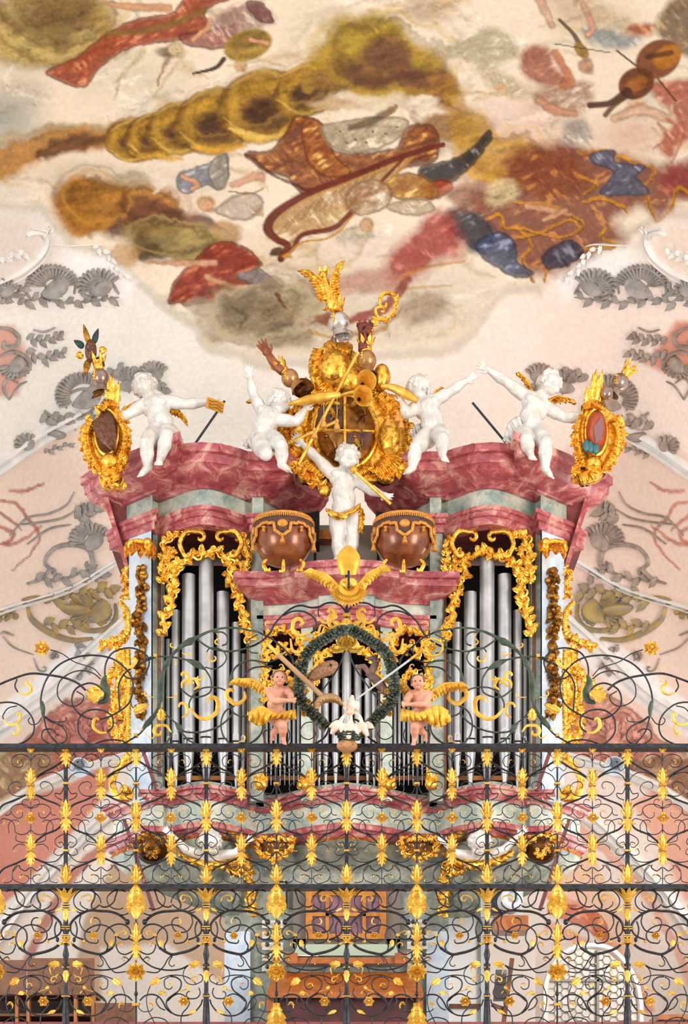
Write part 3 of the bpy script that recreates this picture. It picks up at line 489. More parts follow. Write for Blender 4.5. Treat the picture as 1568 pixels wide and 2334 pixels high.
# base mouldings
BS=[(258,.95),(300,.52),(343,.3),(345,.14),(372,.16),(376,.24)]+arc((390,.2),(466,-.09),(545,.22),9)+arc((560,.34),(592,.56),(630,.52),3)+arc((660,.42),(715,.16),(785,-.04),5)
BS=BS+[(1580-a,b) for a,b in BS[::-1]][1:]
PB=plan(BS)
opart(MB().sweep(PB,HZ([(-.3,4.77),(.02,4.77),(.05,4.70),(-.1,4.70)])),'plinth_top',GRND); opart(MB().sweep(PB,HZ([(-.1,4.705),(.15,4.70),(.15,4.665),(.11,4.655),(.1,4.62),(.06,4.60),(.035,4.56),(-.05,4.56)])),'base_cornice',REDM)
opart(MB().sweep(PB,HZ([(-.05,4.565),(0,4.565),(0,4.30),(-.05,4.30)])),'base_frieze',GRNM); opart(MB().sweep(PB,HZ([(-.1,4.305),(.1,4.30),(.13,4.27),(.12,4.23),(.08,4.22),(.06,4.17),(.02,4.15),(-.1,4.15)])),'base_moulding',REDM)
opart(MB().sweep(PB,HZ([(-.2,4.155),(0.01,4.155),(.04,4.12),(-.02,4.09),(-.3,4.09)])),'gilded_bead',GOLD)
V=[];Fc=[];n=len(PB);K=10
for k in range(K+1):
    t=k/K
    for x,y in PB:
        rx=x-XC; tx=max(-1.42,min(1.42,rx)) ; e=t**1.7; X=XC+rx*(1-e)+tx*e; c_=max(0,min(1,(1.25-abs(rx))/.4)); ty=min(1,t*(1+2.0*c_)); Y=(y-.06)*(1-ty)+(YF+.47)*ty-.1*math.sin(PI*ty)*(1-c_); V.append((X,Y,4.12+EZ-t*.8))
for k in range(K):
    for i in range(n-1): a=k*n+i; Fc.append((a,a+n,a+n+1,a+1))
opart(MB().add(V,Fc),'corbel',GRND)
opart(MB().box((XC-1.42,YF+.45,1.4+EZ),(XC+1.19,YF+1.3,4.2+EZ)),'lower_case',GRND,smooth=False)
for s in (0,1):
    for a,b in ((XC-1.42,XC-1.12),):
        if s: a,b=XC+.93,XC+1.19
        opart(MB().box((a,YF+.38,1.4+EZ),(b,YF+.46,3.15+EZ)),'lower_pilaster',BLUM,smooth=False)
# pipes
def pipe(px,w,top,Y,mouth=1682,foot=1792,mirror=False,scale=1):
    if mirror: px=1580-px
    c=W(px,0,Y); r=w/2*Y/F; zt=W(0,top,Y).z; zm=W(0,mouth,Y).z; zf=W(0,foot,Y).z; mb=MB()
    mb.lathe((c.x,Y,0),[(r*.9,zt),(r*.92,zt+.004),(r,zt+.002),(r,zm),(r*1.01,zm-.01),(r*.98,zm-.05),(r*.72,zm-(zm-zf)*.45),(r*.3,zf+.02),(r*.26,zf)],20)
    o=mb.build('pipe',PIPE,organ)
    if w>9:
        m2=MB(); hw=r*.62; lip=[]; 
        for i in range(9): a=PI*i/8; lip.append((c.x-hw*math.cos(a),zm+.06+hw*1.1*math.sin(a)))
        lip=[(c.x-hw,zm)]+lip+[(c.x+hw,zm)]
        V=[(x,Y-math.sqrt(max(0,(r*1.02)**2-(x-c.x)**2))-.004,z) for x,z in lip]; V2=[(x,y+.02,z) for x,y,z in V]; n=len(V)
        m2.add(V+V2,[tuple(range(n))[::-1],tuple(range(n,2*n))]+[(i,(i+1)%n,n+(i+1)%n,n+i) for i in range(n)]); m2.build('pipe_lip',PIPEW,o)
        m3=MB().tube([(c.x+r*1.03*math.sin(a),Y-r*1.03*math.cos(a),zm-.012) for a in np.linspace(-.7,.7,7)],.011,4); m3.build('pipe_mouth',DARK,o)
for s in (0,1):
    for px,w,top,b in [(384,12,1458,.42),(401,20,1393,.33),(430,31,1312,.25),(470,34,1274,.2),(508,29,1352,.25),(538,21,1421,.33),(554,13,1492,.4)]: pipe(px,w,top,YF+b,1682+(b-.2)*60,1795,s)
    for k,(px,top) in enumerate([(607,1700),(617.5,1686),(628,1672),(638.5,1660),(649,1648),(659.5,1640),(670,1634),(680,1630)]): pipe(px,7.5,top-60,YF+.42,1706,1790,s)
for px,w,top in [(790,21,1490),(765,18,1518),(742,15,1548),(727,13,1580),(716,9,1610)]:
    for s in ((0,) if px==790 else (0,1)): pipe(px,w,top,YF+.3-(.1 if px==790 else .04),1700,1797,s)
opart(MB().box((PX(372,.6)[0],YF+.5,W(0,1778,YF+.5).z),(PX(1208,.6)[0],YF+.53,W(0,1768,YF+.5).z)),'pipe_rail',WOOD,smooth=False)
opart(MB().box((PX(372,.6)[0],YF+.6,W(0,1572,YF+.5).z),(PX(1208,.6)[0],YF+.62,W(0,1565,YF+.5).z)),'pipe_rail',WOODD,smooth=False)
# gilded openwork carving
def w3(P,Y,bulge=0): return [W(p[0],p[1],Y) for p in P]
def rocaille(mb,path,w,Y,rng,dens=1.0,band=.62,up=0.06):
    """carved scroll-and-leaf band along a traced line; w in picture px at depth Y"""
    w*=1.22; k=Y/F; Q=np.array(cr(path,6)); d=np.r_[0,np.cumsum(np.hypot(*np.diff(Q,axis=0).T))]; L=d[-1]; m=max(6,int(L/4)); S=np.linspace(0,L,m)
    Q=np.stack([np.interp(S,d,Q[:,0]),np.interp(S,d,Q[:,1])],1); T=np.gradient(Q,axis=0); T/=np.linalg.norm(T,axis=1)[:,None]; N=np.stack([-T[:,1],T[:,0]],1)
    R=Q+N*(np.sin(S/w*2.2)*w*.22)[:,None]; wid=(.55+.45*np.sin(S/w*3.1+rng.rand()*6)**2)*w*band*k
    wid[0]*=.3; wid[-1]*=.3
    mb.tube(w3(R,Y),list(wid*.8),6,flat=.8)
    step=w*1.05/dens; t=step*.3; sgn=1
    while t<L:
        i=min(m-1,int(t/L*(m-1))); c=Q[i]; tt=T[i]; nn=N[i]*sgn; r=w*(.34+.2*rng.rand()); 
        st=c-tt*r*.6; p1=c+nn*r*.9; ang=math.atan2(*(tt+nn*.6)[::-1])
        C=[st,c+nn*r*.25]; C=cr(C+[c+nn*r*.9+tt*r*.5],3)+curl(c+nn*r*.9+tt*r*.5,c+nn*r*.5+tt*r*.2,-sgn*r*.72,.85,.25,.5)
        n_=len(C); mb.tube([W(q[0],q[1],Y-up*.4*j/n_) for j,q in enumerate(C)],[k*r*.38*(1-.35*j/n_) for j in range(n_)],5,flat=1)
        e=C[-1]; mb.ell(W(e[0],e[1],Y-up*.5),k*r*.3,n=6,m=4)
        a=c-nn*w*.1; b=c-nn*w*(.75+.35*rng.rand())+tt*w*(.5*rng.rand()+.2); mb.leaf(W(a[0],a[1],Y),W(b[0],b[1],Y-up*.5),w*.4*k,up=(0,-1,0),lobes=3,th=.012,n=9)
        t+=step*(.8+.4*rng.rand()); sgn=-sgn if rng.rand()<.75 else sgn
def cscroll(mb,P,w,Y,e=None,b=None,up=0.0,flat=.9,seg=8):
    Q=scr(P,e,b); n=len(Q); k=Y/F; mb.tube([W(q[0],q[1],Y-up*math.sin(PI*i/n)) for i,q in enumerate(Q)],[w*k*(.35+.65*math.sin(PI*min(1,max(0,(i+.5)/n)))**.6) for i in range(n)],seg,flat=flat)
def fluted(mb,P,w,Y,ribs=14,depth=.05,amp=.12,skew=0):
    """wide ribbed (rocaille shell) band"""
    Q=np.array(cr(P,8)); d=np.r_[0,np.cumsum(np.hypot(*np.diff(Q,axis=0).T))]; m=ribs*6; S=np.linspace(0,d[-1],m); Q=np.stack([np.interp(S,d,Q[:,0]),np.interp(S,d,Q[:,1])],1)
    T=np.gradient(Q,axis=0); T/=np.linalg.norm(T,axis=1)[:,None]+1e-9; N=np.stack([-T[:,1],T[:,0]],1); V=[];Fc=[];J=9
    ww=np.interp(np.linspace(0,1,m),np.linspace(0,1,len(w)),w) if hasattr(w,'__len__') else np.full(m,w)
    for i in range(m):
        ph=math.sin(2*PI*i/6)*.6; 
        for j in range(J):
            y=j/(J-1)*2-1; e=ww[i]*(1+amp*.5*ph*(abs(y)>.9)); q=Q[i]+N[i]*y*e; V.append(W(q[0],q[1],Y-depth*(math.sqrt(max(0,1-y*y))*1.0+.22*ph*(1-y*y)**.5)-.01))
    for i in range(m-1):
        for j in range(J-1): a=i*J+j; Fc.append((a,a+1,a+J+1,a+J))
    K=len(V); V2=[(v[0],Y+.03,v[2]) for v in V]; Fc+=[tuple(K+i for i in f[::-1]) for f in Fc]
    for i in range(m-1):
        Fc+=[(i*J,(i+1)*J,K+(i+1)*J,K+i*J),(i*J+J-1,K+i*J+J-1,K+(i+1)*J+J-1,(i+1)*J+J-1)]
    mb.add(V+V2,Fc)
rg=np.random.RandomState(11)
for s in (0,1):
    f=(lambda P:mirp(P)) if s else (lambda P:P)
    Y=YF+.08; mb=MB()
    for P,w in [([(371,1450),(374,1415),(384,1385),(391,1350),(396,1310),(405,1286),(430,1270),(455,1262)],17),([(510,1262),(525,1290),(522,1315),(538,1345),(548,1385),(560,1430),(568,1462)],16),([(455,1262),(480,1256),(505,1262)],17),([(372,1330),(371,1280),(376,1240),(395,1216),(425,1208)],15),([(560,1330),(563,1280),(558,1240),(545,1218)],14),([(383,1300),(384,1270),(400,1250)],12),([(548,1300),(540,1270),(528,1255)],11)]: rocaille(mb,f(P),w,Y,rg,1.25)
    for P,e,b in [([(418,1262),(410,1238),(425,1212),(455,1212)],(12,.8),(-10,.6)),([(540,1262),(550,1238),(535,1212),(505,1212)],(-12,.8),(10,.6))]:
        if s: e=(-e[0],e[1]); b=(-b[0],b[1])
        cscroll(mb,f(P),6,Y-.04,e,b)
    opart(mb,'pipe_shade_carving',GOLD)
    mb=MB(); Y=YF+.12
    for P,w in [([(602,1600),(604,1540),(606,1480),(615,1445),(640,1436)],13),([(640,1436),(670,1440),(684,1470),(686,1530),(682,1590)],13),([(625,1500),(640,1470),(665,1490)],12),([(612,1560),(640,1530),(668,1560)],12)]: rocaille(mb,f(P),w,Y,rg,1.2)
    opart(mb,'pipe_shade_carving',GOLD)
    # garland on the white pilaster
    mb=MB(); y=1300; Y=YF+.12
    while y<1640:
        x=318+4*math.sin(y/23); cnt=5 if (y//45)%2 else 3
        for i in range(cnt):
            dx,dy=rg.uniform(-13,13),rg.uniform(-8,8); px=x+dx; px=1580-px if s else px
            if rg.rand()<.5: mb.ell(W(px,y+dy,Y-.05),rg.uniform(.02,.04),n=8,m=6)
            else:
                qx=px+rg.uniform(-10,10); mb.leaf(W(px,y+dy-6,Y),W(qx,y+dy+14,Y-.06),.035,lobes=3,n=9)
        mb.leaf(W((1580-x if s else x),y-8,Y),W((1580-x if s else x)+3,y+20,Y-.05),.05,lobes=3,n=9)
        y+=13 if 1340<y<1440 or 1470<y<1540 else 19
    cscroll(mb,f([(322,1296),(312,1310),(318,1330),(316,1345)]),4,Y-.02)
    opart(mb,'garland',OGOLD)
    mb=MB()
    for i in range(9):
        x=294+i*6.2; a=(x if not s else 1580-x); b=x-4+rg.uniform(-4,8)+ (8 if i>5 else 0); b=b if not s else 1580-b
        mb.leaf(W(a,1232+rg.uniform(-3,3),YF-.02),W(b,1262+rg.uniform(0,32),YF-.13),.05,lobes=3,curlk=.5,n=12)
    cscroll(mb,f([(292,1250),(296,1236),(315,1232),(335,1236)]),5,YF-.1,(7 if not s else -7,.9)); mb.ell(W(336 if not s else 1244,1236,YF-.1),.05)
    opart(mb,'capital',GOLD)
    # gilded side wing
    mb=MB(); Y=YF+.3
    for P,w in [([(296,1290),(284,1310),(290,1340),(282,1365)],12),([(286,1385),(296,1420),(288,1450),(262,1462),(240,1470),(222,1478)],14),([(262,1462),(276,1490),(262,1530),(232,1560),(205,1585)],13),([(245,1560),(262,1600),(255,1640),(268,1690)],12),([(282,1480),(286,1560),(284,1640),(286,1700)],16)]: rocaille(mb,f(P),w,Y,rg,1.3)
    fluted(mb,f([(272,1370),(292,1400),(292,1440),(262,1462)]),[5,9,11,6],Y,12,.04); fluted(mb,f([(292,1480),(296,1560),(292,1650),(296,1710)]),[8,11,10,7],Y,24,.04)
    fluted(mb,f([(270,1490),(272,1540),(268,1590),(274,1640)]),[7,9,9,6],Y+.02,16,.03)
    opart(mb,'side_wing_carving',GOLD)
    mb=MB(); Y=YF+.25
    cscroll(mb,f([(296,1735),(270,1750),(256,1785),(268,1815),(292,1818)]),9,Y,(10 if s else -10,.7)); cscroll(mb,f([(292,1700),(290,1725),(270,1742)]),8,Y)
    mb.ell(W(284 if not s else 1296,1800,Y-.05),.06); opart(mb,'gilded_volute',GOLD)
    # ornaments on pilaster feet
    for px in (596,690):
        mb=MB(); q=1580-px if s else px
        for i in range(7): mb.leaf(W(q+rg.uniform(-5,5),1800,YF-.02),W(q+rg.uniform(-16,16),1745+rg.uniform(0,34),YF-.08),.05,lobes=3,n=9)
        mb.ell(W(q,1788,YF-.05),(.07,.05,.06)); opart(mb,'pilaster_foot',GOLD)
mb=MB()
for s in (0,1):
    f=(lambda P:mirp(P)) if s else (lambda P:P)
    for P,w in [([(718,1500),(718,1462),(735,1442),(765,1436),(790,1440)],15),([(722,1560),(720,1520),(735,1495),(760,1478),(782,1474)],13)]: rocaille(mb,f(P),w,YF-.02,rg,1.25)
opart(mb,'pipe_shade_carving',GOLD)
for s in (0,1):
    f=(lambda P:mirp(P)) if s else (lambda P:P)
    mb=MB(); Y=YF+.1
    o=[(580,1912),(662,1912),(660,1935),(652,1950),(640,1948),(622,1960),(608,1948),(592,1946),(586,1930)]
    mb.poly([(W(x,y,Y).x,W(x,y,Y).z) for x,y in f(o)][::(-1 if s else 1)],Y,.1); pl_=opart(mb,'cartouche_plate',BRONZE,smooth=False)
    mb=MB(); rocaille(mb,f(o+[o[0]]),10,Y-.03,rg,1.2); opart(mb,'cartouche_frame',GOLD)
    mb=MB(); Y=YF+.3
    for P,w in [([(548,1925),(560,1960),(566,2000),(570,2040),(572,2085)],16),([(540,1975),(520,1985),(500,1990)],13)]: rocaille(mb,f(P),w,Y,rg,1.2)
    opart(mb,'gilded_acanthus',GOLD)
    mb=MB(); gx_=1580-346 if s else 346
    mb.ell(W(gx_,1932,YF+.15),(.2,.2,.19),n=20,m=14); opart(mb,'carved_boss',BRONZE)
    mb=MB()
    rocaille(mb,f([(300,1922),(320,1908),(350,1908),(375,1915)]),12,YF,rg,1.4); rocaille(mb,f([(330,1935),(350,1950),(360,1935)]),9,YF-.08,rg,1.4)
    opart(mb,'boss_leafwork',GOLD if s else OGOLD)
# ---------------- wrought iron screen in front ----------------
YS=12.5; KS=YS/F
screen=thing('iron_choir_screen','tall wrought iron screen of scrollwork with gilded leaves standing before the organ','screen',(W(790,0,YS).x,YS,0))
def sp(mb,name,m,parent=None,label=None):
    o=mb.build(name,m,parent or screen); 
    if label: o['label']=label
    return o
class Iron:
    def __init__(s): s.i=MB(); s.g=MB()
    def p(s,P,w=1.0,e=None,b=None,flat=1.3,dy=0,n=5,gold=.6,taper=False,seg=5):
        Q=scr(P,e,b,n); Y=YS-dy; m=len(Q); body=len(cr(P,n))
        r=[w*KS*((1-.55*abs(2*i/(m-1)-1)) if taper else 1) for i in range(m)]
        if e:
            L=len(curl(P[-1],P[-2],*e)); c=int(m-L*gold); r=[r[i]*(1 if i<m-L else 1-.25*(i-m+L)/L) for i in range(m)]
            if gold>0 and m-c>2: s.g.tube([W(q[0],q[1],Y) for q in Q[c-1:]],[x*1.15 for x in r[c-1:]],seg,flat=flat); Q=Q[:c]; r=r[:c]
        s.i.tube([W(q[0],q[1],Y) for q in Q],r,seg,flat=flat)
    def gp(s,P,w=1.5,e=None,b=None,dy=.01):
        Q=scr(P,e,b,4); m=len(Q); s.g.tube([W(q[0],q[1],YS-dy) for q in Q],[w*KS*(.4+.6*math.sin(PI*(i+.6)/(m+.4))) for i in range(m)],6,flat=.6)
    def build(s,n1,n2,mi=None,parent=None):
        o=sp(s.i,n1,mi or IRON,parent)
        if s.g.v: s.g.build(n2,GOLDP,o)
        return o
def gleaf(x,y0,y1,w,name='acanthus_leaf',parent=None,m=None,lobes=4,x1=None,cl=.12):
    mb=MB().leaf(W(x,y0,YS-.04),W(x,y1,YS-.06),w*.52*KS,lobes=lobes,curlk=cl,camber=.3,th=.003,n=lobes*5,deep=.35); L=y1-y0
    for i in range(3):
        t=.06+.22*i; 
        for s in (1,-1): mb.leaf(W(x+s*1.5,y0+L*t,YS-.035),W(x+s*w*(1.2-.22*i),y0+L*(t+.36),YS-.05-.01*i),w*.27*KS,lobes=2,curlk=.3,camber=.3,th=.003,n=6,deep=.35)
    return mb.build(name,m or GOLDP,parent or screen)
def rosette(x,y,r,petals=6,name='rosette',rows=2,parent=None,m=None,ell=1.0):
    mb=MB(); c=W(x,y,YS-.05)
    for k in range(rows):
        for i in range(petals):
            a=2*PI*(i+.5*k)/petals; d=Vector((math.cos(a),0,math.sin(a)*ell)); rr=r*KS*(1-.35*k)
            mb.leaf(c+d*rr*.15+Vector((0,-.015*k,0)),c+d*rr+Vector((0,-.02-.03*k,0)),rr*.42,lobes=2,curlk=.3,camber=.35,th=.003,n=7,deep=.2)
    mb.ell(c+Vector((0,-.045,0)),r*KS*.2,n=8,m=6); return mb.build(name,m or GOLDP,parent or screen)
def collar(x,y,w,h=3.2,name='collar',parent=None):
    c=W(x,y,YS); mb=MB(); a,b=w*KS,h*KS
    for k in (-1,0,1): mb.box((c.x-a*(1 if k else .9),YS-.03,c.z+k*b*.6-b*.26),(c.x+a*(1 if k else .9),YS+.03,c.z+k*b*.6+b*.26))
    return mb.build(name,GOLDP,parent or screen,smooth=False)
# rails
for y,h in ((1703,4.6),(2022,4.6)):
    a=W(-60,y-h,YS); b=W(1640,y+h,YS); sp(MB().box((a.x,YS-.045,b.z),(b.x,YS+.045,a.z)).box((a.x,YS-.06,b.z-.006),(b.x,YS+.06,b.z)),'rail',IRON)
EV=[790+160*i for i in range(-5,6)]; OD=[870+160*i for i in range(-5,5)]
for i,x in enumerate(EV):
    thick=(i%2==1); 
    zt=W(0,1700,YS).z; zb=W(0,2022,YS).z; r=(4.2 if thick else 1.7)*KS; X=W(x,0,YS).x
    o=sp(MB().box((X-r,YS-r,zb),(X+r,YS+r,zt)),'post',IRON)
    if x<-9 or x>1600: continue
    gleaf(x,1712,1751,13,lobes=3); collar(x,1711,7); gleaf(x,1864,1820,14); gleaf(x,1864,1902,13,lobes=3); collar(x,1862,9); gleaf(x,2012,1966,14); collar(x,2013,7)
    collar(x,1787,6.5,2.4); collar(x,1940,6.5,2.4)
    for s in (1,-1):
        pn=Iron(); M_=lambda P:[(x+s*a,b) for a,b in ([(1,P[0][1])] if P[0][0]<=16 and P[0][0]>2 else [])+P]
        pn.p([(x+s,1712),(x+s,2014)],1.1)
        E=lambda R,t:(s*R,t)
        pn.p(M_([(9,1737),(30,1750),(52,1761),(69,1773)]),2.3,gold=0); pn.p(M_([(9,1880),(21,1891),(49,1903),(72,1921)]),2.3,gold=0)
        pn.p(M_([(4,1781),(12,1768),(30,1760),(52,1765),(70,1776)]),1.2); pn.p(M_([(4,1794),(12,1809),(24,1808),(22,1817),(8,1824)]),1.2)
        pn.p(M_([(5,1945),(22,1962),(45,1965),(68,1957)]),1.2); pn.p(M_([(4,1944),(16,1950),(27,1945),(25,1937)]),1,E(-4,.6))
        pn.p(M_([(5,1901),(21,1910),(25,1921),(17,1930)]),1.1,E(6,.75)); pn.p(M_([(3,1933),(8,1920),(15,1921)]),1,E(4,.4))
        pn.p(M_([(10,1990),(3,1980),(12,1972),(22,1975)]),.8,E(5,.5)); pn.p(M_([(8,1728),(20,1716),(26,1712)]),.9,E(-6,.8)); pn.p(M_([(6,1750),(14,1757),(20,1752)]),.8,E(-4,.7))
        pn.build('scroll_panel','gilded_tip')
for x in OD:
    gleaf(x,1786,1747,13); gleaf(x,1792,1828,12,lobes=3); collar(x,1789,8); gleaf(x,1937,1897,13); gleaf(x,1941,1978,12,lobes=3); collar(x,1938,8.5)
    rosette(x,1865,15,4,'quatrefoil',rows=2); gleaf(x,1703,1718,8,'bud',lobes=2)
    pn=Iron(); pn.p([(x,1750),(x,2000)],.9); pn.p([(x,1706),(x,1750)],1.3); pn.p([(x,1826),(x,1852)],1.2); pn.p([(x,1880),(x,1898)],1.3); pn.p([(x,1976),(x,2020)],1.1)
    for s in (1,-1):
        M_=lambda P:[(x+s*a,b) for a,b in ([(1,P[0][1])] if P[0][0]<=16 and P[0][0]>2 else [])+P]; E=lambda R,t:(s*R,t)
        pn.p(M_([(1,1734),(7,1724),(22,1719),(38,1724),(44,1735),(39,1746),(30,1749)]),1.1,E(11,.95),gold=.45)
        pn.p(M_([(11,1811),(27,1815),(42,1811),(51,1798),(45,1786),(35,1782)]),1.1,E(-11,.8),gold=.4)
        pn.p(M_([(11,1812),(34,1823),(62,1834),(72,1846),(75,1857)]),2.3,gold=0); pn.p(M_([(11,1958),(34,1968),(60,1979),(73,1992)]),2.3,gold=0)
        pn.p(M_([(0,1843),(15,1838),(20,1829),(15,1822),(6,1824)]),.9); pn.p(M_([(0,1842),(11,1835),(28,1833),(43,1840),(45,1851),(37,1861)]),1.1,E(12,.95),gold=.5)
        pn.p(M_([(44,1849),(49,1857),(58,1858)]),1.0); pn.p(M_([(0,1891),(10,1900),(24,1902),(35,1896),(37,1882),(44,1871),(59,1866)]),1.1,E(8,.95),gold=.5)
        pn.p(M_([(49,1899),(51,1882),(44,1871),(35,1869)]),1.0,E(-7,.8),gold=.6); pn.p(M_([(10,1927),(27,1924),(37,1930)]),1.0,E(7,.6)); pn.p(M_([(15,1921),(32,1916),(34,1908)]),1.0,E(-5,.5))
        pn.p(M_([(30,1974),(42,1990),(38,2006),(22,2013)]),1.0,E(14,.85),gold=.5); pn.p(M_([(2,1977),(13,1985),(23,1980)]),1.3,E(-6,.5),gold=.3); pn.p(M_([(24,1976),(32,1972),(42,1985)]),1.0); pn.p(M_([(42,1994),(44,2008),(56,2012)]),1.0,E(-6,.7),gold=.7)
        pn.p(M_([(4,2002),(6,1998),(14,1994)]),.9,E(8,.6))
    pn.build('scroll_panel','gilded_tip')
# lower tier ----------------------------------------------------
def baluster(x):
    X=W(x,0,YS).x; Z=lambda y:W(0,y,YS).z; k=KS
    o=sp(MB().lathe((X,YS,0),[(5*k,Z(2018)),(6*k,Z(2060)),(5*k,Z(2095)),(6.5*k,Z(2112)),(8*k,Z(2116)),(8*k,Z(2122)),(6*k,Z(2128)),(6.5*k,Z(2140)),(3.5*k,Z(2158)),(7.5*k,Z(2176)),(3.5*k,Z(2194)),(8*k,Z(2198)),(7*k,Z(2208)),(5*k,Z(2230)),(5*k,Z(2262)),(8*k,Z(2268)),(6*k,Z(2275)),(8*k,Z(2310)),(9*k,Z(2345)),(6*k,Z(2420)),(6*k,0.0)],12),'post',IRON)
    cp=MB(); 
    for i in range(8):
        a=2*PI*i/8; d=Vector((math.cos(a),math.sin(a),0)); c=Vector((X,YS,Z(2052))); cp.leaf(c+d*7*k,c+d*(24 if i%2==0 else 18)*k+Vector((0,0,.1)),7*k,up=tuple(d*.8-Vector((0,0,.6))),lobes=3,curlk=.6,n=12)
        cp.leaf(c+d*6*k-Vector((0,0,.02)),c+d*11*k+Vector((0,0,.055)),6*k,up=tuple(d),lobes=2,curlk=.4,n=8)
    cp.build('capital',GOLDP,o)
    for y,w in ((2062,9),(2068,8),(2073,8.5),(2113,9.5),(2118,9.5),(2132,9),(2136,9),(2205,8),(2271,9)): MB().box((X-w*k,YS-w*k*.8,Z(y)-1.1*k),(X+w*k,YS+w*k*.8,Z(y)+1.1*k)).build('gilt_moulding',GOLDP,o,smooth=False)
    for y0,y1,w in ((2072,2103,8),(2212,2242,8),(2076,2088,9)): MB().leaf(W(x,y0,YS-.045),W(x,y1,YS-.06),w*k,lobes=3,curlk=.2,n=12).build('gilt_leaf',GOLDP,o)
    mb=MB()
    for i in range(6):
        a=2*PI*i/6+.3; d=Vector((math.cos(a),math.sin(a),0)); c=Vector((X,YS,Z(2148))); mb.leaf(c+d*4*k,c+d*18*k-Vector((0,0,.005*(i%2))),6*k,up=(0,0,1),lobes=2,curlk=-.3,n=8)
        mb.leaf(c+d*4*k,c+d*10*k+Vector((0,0,.04)),4*k,up=tuple(d),lobes=2,curlk=.2,n=8)
    mb.build('gilt_flower',GOLDP,o)
def bigleaf(x,y0,parent=None):
    mb=MB(); c=lambda a,b,d=.05:W(x+a,y0+b,YS-d)
    mb.leaf(c(0,62),c(0,-6,.1),25*KS,lobes=4,curlk=.1,camber=.15,n=24,deep=.35)
    for s in (1,-1): mb.leaf(c(s*4,46),c(s*27,56,.08),10*KS,lobes=2,curlk=.6,n=10); mb.leaf(c(s*3,50),c(s*18,68,.08),9*KS,lobes=2,curlk=.4,n=10)
    mb.leaf(c(0,44,.07),c(0,80,.1),15*KS,lobes=2,curlk=.3,n=12,deep=.2)
    for a,b in ((0,12),(-5,24),(5,24),(0,36),(-6,44),(6,44)): mb.ell(c(a,b,.11),2.2*KS,n=8,m=6)
    return mb.build('large_acanthus',GOLDP,parent or screen)
def L1(P): return [((a-90)*.1388+8 if False else (a-90)*.1404,2010+b*.1388) for a,b in P]
BAY=[ # (path, half width, curl end, curl begin, gold fraction)
 ([(660,350),(655,310),(620,235),(540,165),(430,128),(310,160),(225,260),(225,370),(290,450),(400,490)],1.5,None,None,0),
 ([(430,130),(520,150),(560,200),(545,290),(505,370),(515,440)],2.2,None,None,0),([(640,370),(600,410),(530,450)],1.6,None,None,0),
 ([(450,450),(400,435),(335,380),(325,320)],1.4,None,None,0),
 ([(1060,160),(950,130),(840,170),(760,260),(780,370),(850,430),(950,450),(1020,430)],1.4,None,None,0),
 ([(930,140),(895,240),(870,320),(800,390),(710,415),(650,390)],1.8,None,None,0),
 ([(160,800),(170,690),(250,590),(370,510),(480,470),(650,480),(800,490),(930,530),(1030,600),(1090,670)],3.0,None,None,0),
 ([(940,530),(1020,545),(1130,505)],1.5,None,None,0),([(400,490),(320,505),(260,480),(190,430)],1.3,None,None,.0),
 ([(160,790),(200,860),(270,910),(375,950)],2.0,(3.4,.8),None,.9),([(240,650),(270,750),(265,850),(225,960)],1.9,None,None,0),
 ([(335,550),(312,650),(340,740),(400,810),(520,830),(600,800),(640,720)],1.6,(-14,.95),None,.6),
 ([(650,1190),(800,1130),(880,1030),(900,920),(860,810),(760,730),(640,705),(510,740),(410,820),(400,920),(460,990),(560,1010)],1.7,(-8,.4),None,0),
 ([(750,1130),(770,1050),(722,950),(730,830),(780,760),(900,700),(1020,700),(1110,760),(1140,840),(1100,930),(1020,945),(930,905)],1.9,None,None,0),
 ([(200,1030),(280,1090),(400,1140),(520,1170),(650,1190),(760,1140),(850,1080)],3.2,None,None,0),
 ([(600,1185),(700,1250),(770,1370),(820,1430),(900,1490),(1060,1475)],1.5,None,None,0),
 ([(640,1220),(685,1290)],1.3,(10,.7),None,.2),
 ([(380,1370),(500,1430),(650,1450),(800,1440),(950,1400),(1100,1300),(1190,1180)],1.9,None,None,0),
 ([(1090,935),(1150,950),(1200,985)],1.7,None,None,0),([(1190,1130),(1060,1190),(960,1160),(915,1080)],1.6,(9,.8),None,.8),
 ([(1130,1290),(1080,1250)],1.2,(-6,.7),None,.7),
 ([(380,1370),(450,1450),(462,1560),(400,1660),(290,1690),(190,1650)],1.2,(11,.9),None,.5),
 ([(250,1680),(350,1590),(480,1540),(650,1533),(760,1560),(870,1605)],1.3,None,None,0),
 ([(1000,1710),(1040,1820),(1060,1930),(1040,2090),(980,2220),(920,2334)],1.2,None,None,0),
 ([(680,1555),(590,1565),(510,1620),(498,1700),(540,1790),(620,1850),(710,1920),(740,2000),(700,2090),(620,2170),(510,2200),(380,2185),(260,2120),(180,2020),(150,1930)],1.8,None,None,0),
 ([(690,1558),(765,1610),(770,1690)],1.3,(11,1.0),None,.5),
 ([(1170,1950),(1080,1870),(960,1850),(860,1890),(790,1980),(740,2080),(650,2160)],1.9,None,None,0),
 ([(720,1960),(620,1870),(520,1840),(420,1890),(365,1980),(400,2070),(470,2150),(500,2240),(500,2350)],1.5,None,None,0),
 ([(210,1740),(190,1830),(240,1905),(330,1920)],1.5,(-11,.8),None,.35),
 ([(1170,1990),(1190,2060),(1120,2130),(1030,2130)],1.1,(12,.7),None,.7),([(870,1890),(905,1960),(850,2060),(760,2110)],1.5,None,None,0),
 ([(700,2330),(760,2265),(880,2228),(980,2240),(1110,2320)],1.4,None,None,0),([(1000,1270),(1020,1240)],.9,(6,.5),None,.8),
]
